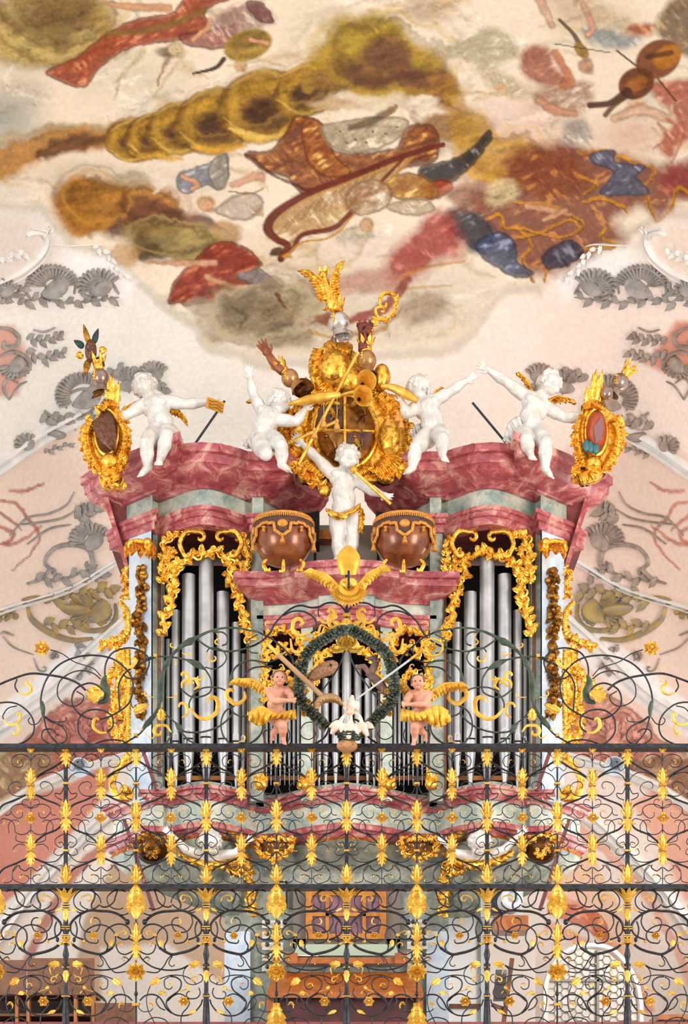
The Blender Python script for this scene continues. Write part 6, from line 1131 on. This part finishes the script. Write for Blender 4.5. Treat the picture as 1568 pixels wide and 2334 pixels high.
for i in range(8): a=i*.8; mb.leaf(W(791,1690,YG),W(791+18*math.cos(a),1700+8*math.sin(a),YG-.05),8*KS,lobes=2,n=8)
mb.ell(W(791,1700,YG),(.08,.06,.05),n=14,m=8); mb.build('nest_boss',mat('tan_carving','#c9986c',.5,.2,'#a87848',12),sw)
cz=thing('crozier','long pale wooden crozier with gilded head lying diagonally across the left angel','crozier',tuple(W(742,1590,YG-.1)))
TAN=mat('tan_wood','#b8926c',.5,0,'#a27c58',8); MB().tube([W(634,1492,YG-.12),W(738,1590,YG-.12)],5.5*KS,10).build('staff',TAN,cz)
mb=MB(); cs=[(722,1616),(724,1602),(735,1592),(755,1589),(770,1594),(781,1606)]; fluted(mb,cs,[4,7,9,9,7,1],YG-.12,9,.03); mb.build('curved_blade',mat('tan_gilt','#b08c5c',.45,.3,'#96703e',9),cz)
MB().tube([W(608,1466,YG-.12),W(634,1492,YG-.12)],[4*KS,5*KS],8).tube([W(620,1502,YG-.12),W(652,1486,YG-.12)],2*KS,6).build('gilded_grip',GOLDP,cz)
swd=thing('sword','thin silver sword with round gilded guard slanting across the right angel','sword',tuple(W(812,1594,YG-.1)))
MB().tube([W(812,1594,YG-.12),W(934,1504,YG-.12)],[2*KS,2.6*KS],6,flat=.4).build('blade',PIPEW,swd); MB().tube([W(985+24*math.cos(a),1476+20*math.sin(a),YG-.12) for a in np.linspace(0,2*PI,32)[:-1]],2.4*KS,6,closed=True).tube([W(934,1504,YG-.12),W(962,1482,YG-.12)],3*KS,6).build('gilded_guard',GOLDP,swd); rosette(985,1476,12,6,'guard_flower',2,parent=swd)
# mitre with winged base on the post
mt=thing('winged_mitre','golden mitre above a pair of spread gold wings on top of the screen','mitre',tuple(W(791,1370,YG)))
mb=MB(); n=26; V=[];Fc=[]; lv=[(1310,19),(1300,22),(1285,26),(1268,27),(1255,19),(1247,9),(1242,1)]
for y,r_ in lv:
    for i in range(n): a=2*PI*i/n; V.append(W(794+r_*math.cos(a),y,YG+r_*KS*.55*math.sin(a)))
for j in range(len(lv)-1):
    for i in range(n): Fc.append((j*n+i,j*n+(i+1)%n,(j+1)*n+(i+1)%n,(j+1)*n+i))
Fc.append(tuple(range(n))); mb.add(V,Fc).build('mitre_cap',mat('flat_gilding','#dcae3c',.42,.55,'#c49228',10),mt)
mb=MB(); mb.ell(W(795,1334,YG-.03),(22*KS,.05,18*KS),n=16,m=10); mb.tube([W(795+24*math.cos(a),1330+22*math.sin(a),YG-.04) for a in np.linspace(.3,2.8,16)],3*KS,6); mb.build('winged_orb',GOLD,mt); MB().box((W(792,0,YG).x,YG-.1,W(0,1350,YG).z),(W(797,0,YG).x,YG-.08,W(0,1312,YG).z)).build('iron_strap',IRON,mt,smooth=False)
wing(mt,(775,1345),(712,1302),34,YG+.02,MATS['yellow_gilding'],10,'wing',(.35,.9)); wing(mt,(812,1345),(868,1294),34,YG+.02,MATS['yellow_gilding'],10,'wing',(-.35,.9))
mb=MB()
for r_ in (0,1,2):
    for i in range(17): a=.1+i*.185; c=(795,1345-r_*4); mb.leaf(W(c[0]+12*math.cos(a),c[1]+10*math.sin(a),YG-.03-.02*r_),W(c[0]+(46-10*r_)*math.cos(a),c[1]+(40-9*r_)*math.sin(a),YG-.04-.03*r_),7*KS,lobes=1,curlk=.2,n=7,th=.004)
mb.build('feather_collar',MATS['yellow_gilding'],mt)
# cherub busts under the towers
for s in (0,1):
    f=(lambda x,y:(x,y)) if s==0 else (lambda x,y:(1573-x,y)); g=1 if s==0 else -1; Y=YF-.02; k=Y/F
    root=thing('cherub_bust','white cherub leaning out in gold drapery beneath the %s organ tower'%('left' if s==0 else 'right'),'statue',tuple(W(*f(478,1960),Y)))
    mb=MB(); H=W(*f(480,1925),Y-.25); head_mesh(mb,H,27*k,(-.1*g,-.8,-.6),(0,0,1)); R=k
    a1,a2,a3=f(465,1950),f(425,1937),f(392,1905); b1,b2,b3=f(505,1950),f(535,1945),f(556,1925)
    mb.ell(W(*f(485,1952),Y-.12),(30*k,18*k,16*k),n=14,m=10); mb.cap(W(*a1,Y-.14),W(*a2,Y-.2),13*k,10*k); mb.cap(W(*a2,Y-.2),W(*a3,Y-.2),10*k,6*k); hand(mb,W(*a3,Y-.2),W(*a2,Y-.2),9*k,.3,side=g); mb.cap(W(*b1,Y-.14),W(*b2,Y-.2),13*k,10*k); mb.cap(W(*b2,Y-.2),W(*b3,Y-.2),10*k,6*k); hand(mb,W(*b3,Y-.2),W(*b2,Y-.2),9*k,.3,side=-g)
    o=mb.build('body',WHITE,root); remesh(o,.007,3); hair(H,27*k,(-.1*g,-.8,-.6),(0,0,1),40+s,WHITE,root,cr_=.18)
    drape(([f(402,1935),f(430,1952),f(480,1962),(f(520,1958)),f(556,1940)],[f(405,1950),f(435,1970),f(480,1982),f(520,1978),f(552,1958)]),Y-.12,'gold_drapery',GOLD,root,8,.03); drape(([f(500,1968),f(530,1975),f(552,1960)],[f(520,1990),f(545,2000),f(560,1985)]),Y-.05,'gold_drapery',GOLD,root,4,.03)
    mb=MB(); fluted(mb,[f(405,1930),f(420,1905),f(470,1898),f(530,1905),f(556,1925)],[9,12,12,12,9],Y+.05,18,.05); mb.build('shell_niche',OGOLD,root)
# ---------------- stucco ornaments on the vault ----------------
STG='stucco ornaments on the vault'
def stucco(label,parts,m=STUC,off=.05,seed=1):
    root=None; mb=MB(); rr=np.random.RandomState(seed)
    def tub(P,w,e=None,b=None,flat=.5):
        Q=scr(P,e,b,4); n=len(Q); pts=[VP(q[0],q[1],off*.3) for q in Q]; k=pts[0].y/F; mb.tube(pts,[k*w*(.35+.65*math.sin(PI*(i+.5)/n)**.6) for i in range(n)],7,flat=flat)
    def lf(a,b,w,l=3):
        p=VP(*a,off*.2); q=VP(*b,off*.8); mb.leaf(p,q,w*p.y/F,up=(0,-.8,-.6),lobes=l,curlk=.35,th=.02,n=l*5)
    for g_ in parts:
        if g_[0]=='c': tub(*g_[1:])
        elif g_[0]=='l': lf(*g_[1:])
        elif g_[0]=='b': p=VP(*g_[1],off*.5); k=p.y/F; mb.ell(p,(g_[2]*k,g_[2]*k*.6,g_[3]*k),n=14,m=8)
        elif g_[0]=='sh':   # shell of ribs
            c,r0,r1,a0,a1,n=g_[1:]; p=VP(c[0],c[1],off*.15); kk=p.y/F; mb.ell(p,(r1*.62*kk,.05,r1*.5*kk),n=16,m=10); dth=abs(math.radians(a1-a0))/(n-1)
            for i in range(n):
                a=math.radians(a0+(a1-a0)*i/(n-1)); rl=(i%2)*r1*.04; tub([(c[0]+r0*math.cos(a),c[1]+r0*math.sin(a)*.8),(c[0]+(r0+r1)/2*math.cos(a),c[1]+(r0+r1)/2*math.sin(a)*.8),(c[0]+r1*math.cos(a),c[1]+r1*math.sin(a)*.8)],(r0+r1)*.5*dth*.62+1.5)
        elif g_[0]=='f':    # flower cluster
            x,y=g_[1]; r=g_[2]
            for i in range(7): a=rr.rand()*6.28; lf((x,y),(x+r*math.cos(a),y+r*math.sin(a)),r*.4,2)
            p=VP(x,y,off); mb.ell(p,r*.35*p.y/F,n=8,m=6)
        elif g_[0]=='r':    # leafy sprays along a line
            Q=cr(g_[1],6); w=g_[2]
            for i in range(0,len(Q)-1,2):
                d=Q[i+1]-Q[i]; d/=np.hypot(*d)+1e-6; n=np.array((-d[1],d[0]))*(1 if (i//2)%2 else -1); e=Q[i]+d*w*1.0+n*w*rr.uniform(.6,1.3); lf(tuple(Q[i]),tuple(e),w*.55,3)
            tub(g_[1],w*.18)
    o=mb.build('stucco_ornament',m); return tag(o,label,'stucco ornament')
def both(lab,parts,m=STUC,mr=None,seed=1,dy=0):
    for s in (0,1):
        def T(v):
            if isinstance(v,tuple) and len(v)==2 and all(isinstance(q,(int,float)) for q in v): return (1580-v[0],v[1]+dy) if s else v
            if isinstance(v,list): return [T(q) for q in v]
            return v
        P=[]
        for g_ in parts:
            if g_[0]=='c': 
                q=[g_[0],T(g_[1]),g_[2]]
                for e in g_[3:]: q.append((-e[0],e[1]) if (s and isinstance(e,tuple)) else e)
                P.append(tuple(q))
            elif g_[0]=='sh': P.append(('sh',T(g_[1]),g_[2],g_[3],(180-g_[4] if s else g_[4]),(180-g_[5] if s else g_[5]),g_[6]))
            else: P.append(tuple(T(q) for q in g_))
        stucco(lab%('right' if s else 'left'),P,(mr or m) if s else m,seed=seed+s)
both('grey stucco shell and cartouche below the fresco at upper %s',[('sh',(118,650),20,62,185,350,17),('c',[(60,668),(64,640),(90,615),(118,606),(150,615),(170,640),(168,668)],5),('c',[(70,680),(58,662),(66,640)],5,(8,.7)),('sh',(225,650),12,50,160,330,12),('c',[(270,668),(250,640),(215,630),(190,645),(188,668),(205,678)],6,(-9,.8)),('f',(118,668),20),('f',(212,660),13),('r',[(40,690),(90,680),(150,688),(210,684),(270,676)],16),('r',[(0,690),(30,670),(60,650)],14),('c',[(0,655),(30,668),(55,672)],5),('sh',(10,660),8,34,200,340,8),('c',[(110,612),(98,625),(102,650),(112,664)],2.5)],seed=2)
both('white stucco scroll band curving in at the %s edge',[('c',[(-40,655),(0,640),(50,615),(90,580),(104,550),(95,530),(75,528),(60,535)],8,None,None,.5),('c',[(-40,672),(0,656),(55,628),(98,590),(112,552),(104,530),(110,520),(100,524),(70,518)],4,None,None,.5),('f',(113,521),9),('r',[(0,595),(30,580),(60,575)],12),('c',[(110,555),(160,558),(220,555),(245,560)],2.5),('r',[(210,560),(245,580),(260,610),(300,640)],10)],STUCW,STUCW,seed=3)
both('small grey stucco scroll cluster with sprays at mid %s',[('c',[(-20,745),(20,748),(40,765),(35,785),(15,790)],7,(9,.6)),('c',[(0,810),(30,800),(60,815),(62,840),(40,850)],8,(8,.9)),('sh',(30,828),16,42,20,160,10),('r',[(60,770),(90,775),(120,770),(140,762)],13),('r',[(60,800),(95,815),(120,810),(150,800)],14),('c',[(75,750),(100,755),(125,745)],3),('c',[(20,910),(5,880),(20,860),(40,872)],4),('c',[(60,868),(40,880),(20,910)],3)],mr=mat('warm_stucco','#a8988e',.8,0,'#8a7a72',9,bump=.3,bscale=25),seed=4)
both('large grey stucco shell cartouche behind the %s white putto',[('sh',(190,900),34,66,150,300,16),('c',[(150,930),(155,900),(185,885),(215,895),(215,925),(190,945),(160,942)],4),('sh',(290,870),14,44,210,330,9),('f',(290,880),14),('r',[(90,960),(130,950),(170,960),(210,950),(250,945)],18),('c',[(100,935),(120,950),(150,960)],6,(9,.7)),('sh',(350,850),6,36,190,330,8),('r',[(350,870),(370,880),(385,900)],12),('r',[(240,850),(280,842),(330,850)],16),('b',(120,990),30,8),('sh',(60,1010),8,30,140,300,7),('r',[(100,1030),(130,1020),(170,1010)],9)],mr=MATS['warm_stucco'],seed=5,dy=5)
both('grey stucco rocaille with palm sprays beside the %s tower',[('c',[(20,1220),(60,1180),(110,1170),(150,1150),(168,1120)],3),('c',[(40,1195),(90,1190),(140,1180),(175,1160)],3),('c',[(60,1240),(110,1205),(160,1195)],3),('r',[(170,1180),(190,1170),(215,1150)],22),('sh',(205,1230),16,50,170,330,12),('c',[(120,1300),(100,1280),(120,1250),(160,1240),(200,1250),(210,1280)],7,(10,.8)),('c',[(60,1330),(90,1320),(110,1300)],6,(8,.7)),('r',[(80,1320),(140,1320),(200,1300),(240,1320)],18),('c',[(205,1200),(215,1230),(200,1260)],4)],mr=MATS['warm_stucco'],seed=6)
both('ochre and grey stucco cartouche with shell below the %s vault rib',[('c',[(60,1378),(70,1410),(110,1440),(160,1458),(210,1455)],8),('c',[(60,1378),(50,1370),(80,1362),(130,1365)],7),('sh',(215,1390),14,60,120,250,12),('sh',(210,1395),20,44,-60,60,8),('c',[(160,1410),(190,1435),(240,1432),(262,1405),(262,1375)],7),('b',(160,1390),46,10),('r',[(100,1370),(160,1358),(220,1345),(262,1350)],22),('r',[(100,1420),(150,1430),(200,1420)],18),('f',(212,1400),18),('r',[(40,1400),(10,1400),(-20,1410)],14)],STUCB,STUCB,seed=7)
both('grey flower sprig of stucco under the %s ochre cartouche',[('r',[(170,1470),(190,1500),(200,1520),(170,1540)],14),('f',(125,1495),14),('c',[(75,1500),(85,1525),(95,1530)],2.5,(-7,.8)),('c',[(5,1450),(30,1475),(75,1492)],2),('c',[(0,1445),(8,1440),(30,1448)],3)],mr=MATS['warm_stucco'],seed=8)
both('pink stucco shell ornament on the lower %s arch',[('c',[(120,1660),(140,1625),(170,1618),(190,1640),(175,1655)],6,(7,.6)),('sh',(170,1680),14,46,200,340,9),('r',[(110,1690),(150,1670),(200,1650),(250,1660)],18),('r',[(180,1730),(230,1710),(270,1690)],16),('c',[(250,1640),(235,1660),(250,1690),(280,1690)],6)],mat('pink_stucco','#cf9088',.8,0,'#a8645c',10),mat('peach_stucco','#dca594',.8,0,'#b87c6c',10),seed=9)
# vault ribs / mouldings
def rib(name,P,w,label,m=STUCW,n=10,h=.06):
    Q=np.array(cr(P,n)); T=np.gradient(Q,axis=0); T/=np.linalg.norm(T,axis=1)[:,None]; N=np.stack([-T[:,1],T[:,0]],1); prof=[(-1,0),(-.95,1),(-.55,1.2),(-.45,.5),(.1,.4),(.2,1),(.5,1.5),(.85,1.3),(1,.9),(1,0)]; V=[];Fc=[];m_=len(prof)
    for i in range(len(Q)):
        for u,o in prof: V.append(VP(Q[i,0]+N[i,0]*u*w,Q[i,1]+N[i,1]*u*w,h*o-.01))
    for i in range(len(Q)-1):
        for j in range(m_-1): a=i*m_+j; Fc.append((a,a+1,a+m_+1,a+m_))
    o=MB().add(V,Fc).build(name,m); return tag(o,label,kind='structure')
RT=mirp
for s in (0,1):
    f=(lambda P:mirp(P)) if s else (lambda P:P); lr=('left','right')[s]; dy=18 if s else 0
    rib('trim_%d'%(1+s),f([(-150,1165+dy),(0,1062+dy),(90,1000+dy),(185,948+dy)]),15,'white vault rib ending at the %s cartouche'%lr)
    rib('trim_%d'%(3+s),f([(-150,1455),(0,1392),(150,1345),(262,1280)]),7,'thin upper cornice line on the %s'%lr)
    rib('trim_%d'%(5+s),f([(-150,1740),(0,1650),(100,1585),(200,1490),(300,1400)]),15,'wide white arch moulding on the %s'%lr)
    rib('trim_%d'%(7+s),f([(-150,1960),(0,1845),(120,1775),(290,1722)]),11,'pale arch moulding low on the %s'%lr)
    rib('trim_%d'%(9+s),f([(-60,2215),(30,2080),(110,1985),(200,1895),(310,1805)]),13,'slanting pale moulding at the lower %s'%lr)
# ---------------- behind the screen, low down ----------------
def bx(mb,x0,y0,x1,y1,Y,d):
    return mb.box((W(x0,0,Y).x,Y,W(0,y1,Y).z),(W(x1,0,Y).x,Y+d,W(0,y0,Y).z))
YB=YF+.3
win=thing('door_1','honey wood casement with six purple panes in the organ case','window',tuple(W(788,2140,YB))); del win['category']; win['kind']='structure'
mb=MB(); 
for a in ((697,2030,712,2140),(865,2030,880,2140),(712,2030,865,2041),(712,2128,865,2140),(712,2080,865,2088),(742,2041,750,2128),(826,2041,834,2128)): bx(mb,*a,YB,.05)
mb.build('casement_frame',mat('orange_wood','#c8822e',.4,0,'#a8641c',6,dist=2),win,smooth=False)
for i,(a,b) in enumerate(((712,742),(750,826),(834,865))):
    for c,d in ((2041,2080),(2088,2128)): bx(MB(),a,c,b,d,YB+.03,.01).build('pane',mat('purple_glass','#8c6470',.15,0,'#6a4450',6),win,smooth=False)
mb=MB(); bx(mb,668,2022,697,2160,YB+.08,.05); bx(mb,880,2022,912,2160,YB+.08,.05); bx(mb,668,2140,912,2160,YB+.08,.05); o=mb.build('case_recess',mat('grey_recess','#776c64',.7),organ,smooth=False)
con=thing('organ_console','wooden organ console with slanting roof and dark red front behind the screen','console',tuple(W(788,2334,YF)))
YC=YF-.35
V=[W(625,2216,YC+.35),W(950,2216,YC+.35),W(965,2262,YC-.15),W(608,2262,YC-.15)]; V+=[v-Vector((0,0,.06)) for v in V]; MB().add(V,[(0,1,2,3),(7,6,5,4),(3,2,6,7),(0,3,7,4),(1,0,4,5),(2,1,5,6)]).build('slanting_roof',mat('cherry_wood','#b5662c',.35,0,'#96501e',5,dist=2,coat=.3),con,smooth=False)
bx(MB(),628,2266,948,2420,YC,.4).build('front_panel',mat('dark_red_panel','#5c2c2a',.4,0,'#42201e',5),con,smooth=False)
for a in (608,948): bx(MB(),a,2262,a+16,2420,YC-.1,.5).build('side_cheek',MATS['cherry_wood'],con,smooth=False)
sh_=MB(); bx(sh_,650,2182,930,2196,YF-.1,.3); bx(sh_,650,2172,678,2196,YF-.15,.3); bx(sh_,900,2172,928,2196,YF-.15,.3); tag(sh_.build('wooden_shelf',MATS['cherry_wood'],smooth=False),'narrow brown wooden shelf on the organ case between stop knobs','shelf')
sm=MB(); sm.box((W(676,0,YF-.05).x,YF-.1,W(0,2182,YF).z),(W(725,0,YF-.05).x,YF+.1,W(0,2180,YF).z)); tag(sm.build('paper_sheet',mat('paper','#efeae2',.8),smooth=False),'white sheet of paper lying on the wooden shelf','paper')
bx(MB(),672,2152,906,2178,YF+.28,.02).build('green_strip',mat('pale_green','#a9b8a0',.5),organ,smooth=False)
for s in (0,1):
    x0=597 if s==0 else 928; root=thing('stop_jamb','cream panel with rows of black stop knobs %s of the casement'%('left' if s==0 else 'right'),'stop jamb',tuple(W(x0+25,2200,YF+.3)))
    for j in range(5):
        y=2090+j*25+ (6 if s else 8); bx(MB(),x0,y,x0+48,y+17,YF+.32,.05).build('knob_plate',mat('ivory_plate','#d8d2c6',.5),root,smooth=False)
        for i in range(2): x=x0+13+i*25; MB().lathe(W(x,y+8,YF+.32),[(0,.12),(.022,.115),(.028,.1),(.02,.07),(.012,.06),(.012,0)],12,axis=(0,-1,0)).build('stop_knob',mat('black_knob','#14120f',.25,coat=.5),root)
pic=MB(); bx(pic,634,2008,655,2070,YF+.35,.03); tag(pic.build('dark_frame',DARK,smooth=False),'small dark framed notice on the case left of the casement','frame'); bx(MB(),638,2012,651,2064,YF+.345,.005).build('notice_sheet',mat('notice','#8f98a0',.6),bpy.data.objects['dark_frame'],smooth=False)
# right white door
dr=thing('door_2','white panelled door','door',tuple(W(1052,2334,20.2))); del dr['category']; dr['kind']='structure'
WD=mat('white_door','#f4f4f6',.5); bx(MB(),1015,2050,1108,2500,20.3,.06).build('door_leaf',WD,dr,smooth=False)
mb=MB(); 
for a in ((1005,2040,1018,2500),(1096,2040,1112,2500),(1005,2038,1112,2056)): bx(mb,*a,20.22,.12)
mb.build('door_frame',mat('pale_frame','#c9d2da',.5),dr,smooth=False)
mb=MB(); bx(mb,1022,2288,1094,2298,20.25,.06); mb.build('door_rail',WOODD,dr,smooth=False)
bx(MB(),1110,2060,1220,2600,20.6,.1).build('wall_niche',mat('niche_wall','#ded2ca',.8),None,smooth=False); tag(bpy.data.objects['wall_niche'],kind='structure')
# camera with round glass on a bracket
pj=thing('ball_camera','grey round camera with glass dome on a wooden bracket right of the organ','camera',tuple(W(1160,2085,18.0))); Y=18.0
MB().ell(W(1163,2052,Y),(22*Y/F,)*3,n=20,m=14).build('dome',mat('glass_dome','#6a7a88',.05,.2,coat=1,c2='#c8d4dc',scale=9),pj); MB().lathe(W(1158,2060,Y+.05),[(.0,0),(.13,0),(.13,.12),(.11,.14),(.0,.14)],20,axis=(.3,-1,.3)).build('housing',mat('light_plastic','#c9ccd0',.4),pj); bx(MB(),1120,2030,1146,2082,Y+.1,.15).build('mount_plate',mat('blue_black','#2a3040',.4),pj,smooth=False); bx(MB(),1096,2028,1192,2090,Y+.3,.05).build('back_plate',mat('pale_green_plate','#c4ccc4',.5),pj,smooth=False)  # pale patches in the dome colour imitate highlights on the glass
br=MB(); bx(br,1128,2086,1204,2120,Y-.15,.4); tag(br.build('wooden_bracket',MATS['cherry_wood'],smooth=False),'orange brown wooden shelf block under the round camera','bracket')
mi=thing('side_mirror','grey tilted mirror in a brown wooden frame right of the door','mirror',tuple(W(1145,2300,19)))
V=[W(1130,2210,18.9),(W(1156,2210,18.9)),W(1150,2282,18.8),W(1124,2282,18.8)]; V2=[v+Vector((0,.04,0)) for v in V]; MB().add(V+V2,[(0,1,2,3),(7,6,5,4),(0,4,5,1),(1,5,6,2),(2,6,7,3),(3,7,4,0)]).build('mirror_glass',mat('mirror_grey','#8e959c',.1,.8),mi,smooth=False); MB().tube([W(1167,2185,18.9),W(1148,2330,18.85)],.035,4).tube([W(1120,2290,18.9),W(1150,2300,18.9)],.03,4).build('mirror_frame',WOODD,mi,smooth=False)
# arched window with hexagonal panes on the right
wn=thing('window_1','arched window','window',tuple(W(1330,2400,24.0))); del wn['category']; wn['kind']='structure'
Yw=23.6; mb=MB(); C_=[(1248,2330),(1248,2260),(1262,2215),(1290,2180),(1330,2162),(1375,2165),(1410,2190),(1440,2235),(1452,2280),(1455,2334)]
out=[W(x,y,Yw) for x,y in cr(C_,4)]+[W(1455,2560,Yw),W(1248,2560,Yw)]; mb.add(out,[tuple(range(len(out)))[::-1]]); mb.build('glass_panes',mat('leaded_glass','#d9d4cc',.4,0,'#c4beb4',5),wn,smooth=False)
mb=MB(); hx=15.5; r=10.5
for row in range(26):
    for col in range(-1,8):
        cx=1258+col*r*3+(r*1.5 if row%2 else 0); cy=2170+row*r*.88
        pts=[(cx+r*math.cos(a),cy+r*math.sin(a)) for a in [PI/3*i for i in range(7)]]
        for i in range(3):
            p,q=pts[i],pts[i+1]; top=2162+((max(0,abs((p[0]-1350)/105)))**2.2)*120
            if 1248<p[0]<1455 and p[1]>top and 1248<q[0]<1455: mb.tube([W(*p,Yw-.02),W(*q,Yw-.02)],.006,4)
        p,q=pts[0],(pts[0][0]+r,pts[0][1])
        if 1248<p[0] and q[0]<1455 and p[1]>2162+(abs((p[0]-1350)/105)**2.2)*120: mb.tube([W(*p,Yw-.02),W(*q,Yw-.02)],.006,4)
mb.build('leading',mat('lead_grey','#948c84',.6),wn)
mb=MB(); bx(mb,1360,2165,1366,2560,Yw-.06,.05); bx(mb,1248,2232,1452,2237,Yw-.06,.05); mb.build('glazing_bar',mat('bar_grey','#8a827c',.5),wn,smooth=False)
MB().tube([W(x,y,Yw-.05) for x,y in cr([(1240,2560)]+[(x-6 if x<1350 else x+6,y-6) for x,y in C_]+[(1463,2560)],4)],.04,6).build('window_surround',STUCW,wn)
# wooden furniture at lower left and right
PLK=mat('walnut_panel','#7c4f2c',.45,0,'#64391c',4,dist=3)
cb=thing('wooden_cabinet','brown wooden cabinet with open shelves behind the screen at lower left','cabinet',tuple(W(105,2334,17.4)))
for a,nm in (((-60,2188,58,2262),'door'),((62,2184,214,2262),'door')): bx(MB(),*a,17.4,.04).build(nm,PLK,cb,smooth=False)
mb=MB(); bx(mb,-60,2262,214,2268,17.35,.5); bx(mb,-60,2310,214,2316,17.4,.5); bx(mb,-60,2360,214,2366,17.4,.5); mb.build('shelf',WOODD,cb,smooth=False); bx(MB(),-60,2262,214,2500,17.9,.05).build('back_board',mat('deep_brown','#3a241c',.7),cb,smooth=False)
for x in (-60,34,60,168,208): bx(MB(),x,2266,x+7,2500,17.38,.1).build('upright',WOOD,cb,smooth=False)
lw=MB(); bx(lw,214,2286,311,2420,17.4,.06); tag(lw.build('low_partition',PLK,smooth=False),'low brown wooden partition beside the cabinet at lower left','partition')
rl=MB(); bx(rl,-60,2329,1640,2420,16.9,.1); tag(rl.build('balustrade_board',mat('red_board','#8a4844',.5,0,'#74383a',5),smooth=False),'dark red marbled parapet board along the bottom edge','parapet')
bn=thing('wooden_bench','orange brown wooden bench top behind the screen at lower right','bench',tuple(W(1530,2340,17))); bx(MB(),1500,2312,1640,2324,17.0,.5).build('seat',MATS['cherry_wood'],bn,smooth=False); bx(MB(),1506,2324,1514,2420,17.05,.06).build('leg',WOODD,bn,smooth=False); bx(MB(),1560,2324,1568,2420,17.05,.06).build('leg',WOODD,bn,smooth=False)
for s,x in ((0,178),(1,1405)):
    sl_=thing('spotlight','white spotlight lamp on the wall at the %s under the arch'%('left' if s==0 else 'right'),'lamp',tuple(W(x,1740,18.5)))
    ax=(.3,-1,-.6) if s==0 else (-.3,-1,-.5); MB().lathe(W(x,1738,18.5),[(0,0),(.06,0),(.08,.12),(.11,.2),(.1,.2),(.06,.1)],18,axis=ax).build('lamp_shade',mat('pale_blue_metal','#cfd8e4',.35,.2),sl_); MB().tube([W(x,1738,18.5),W(x-10 if s==0 else x+10,1718,18.6)],.015,6).build('bracket',IRON,sl_)
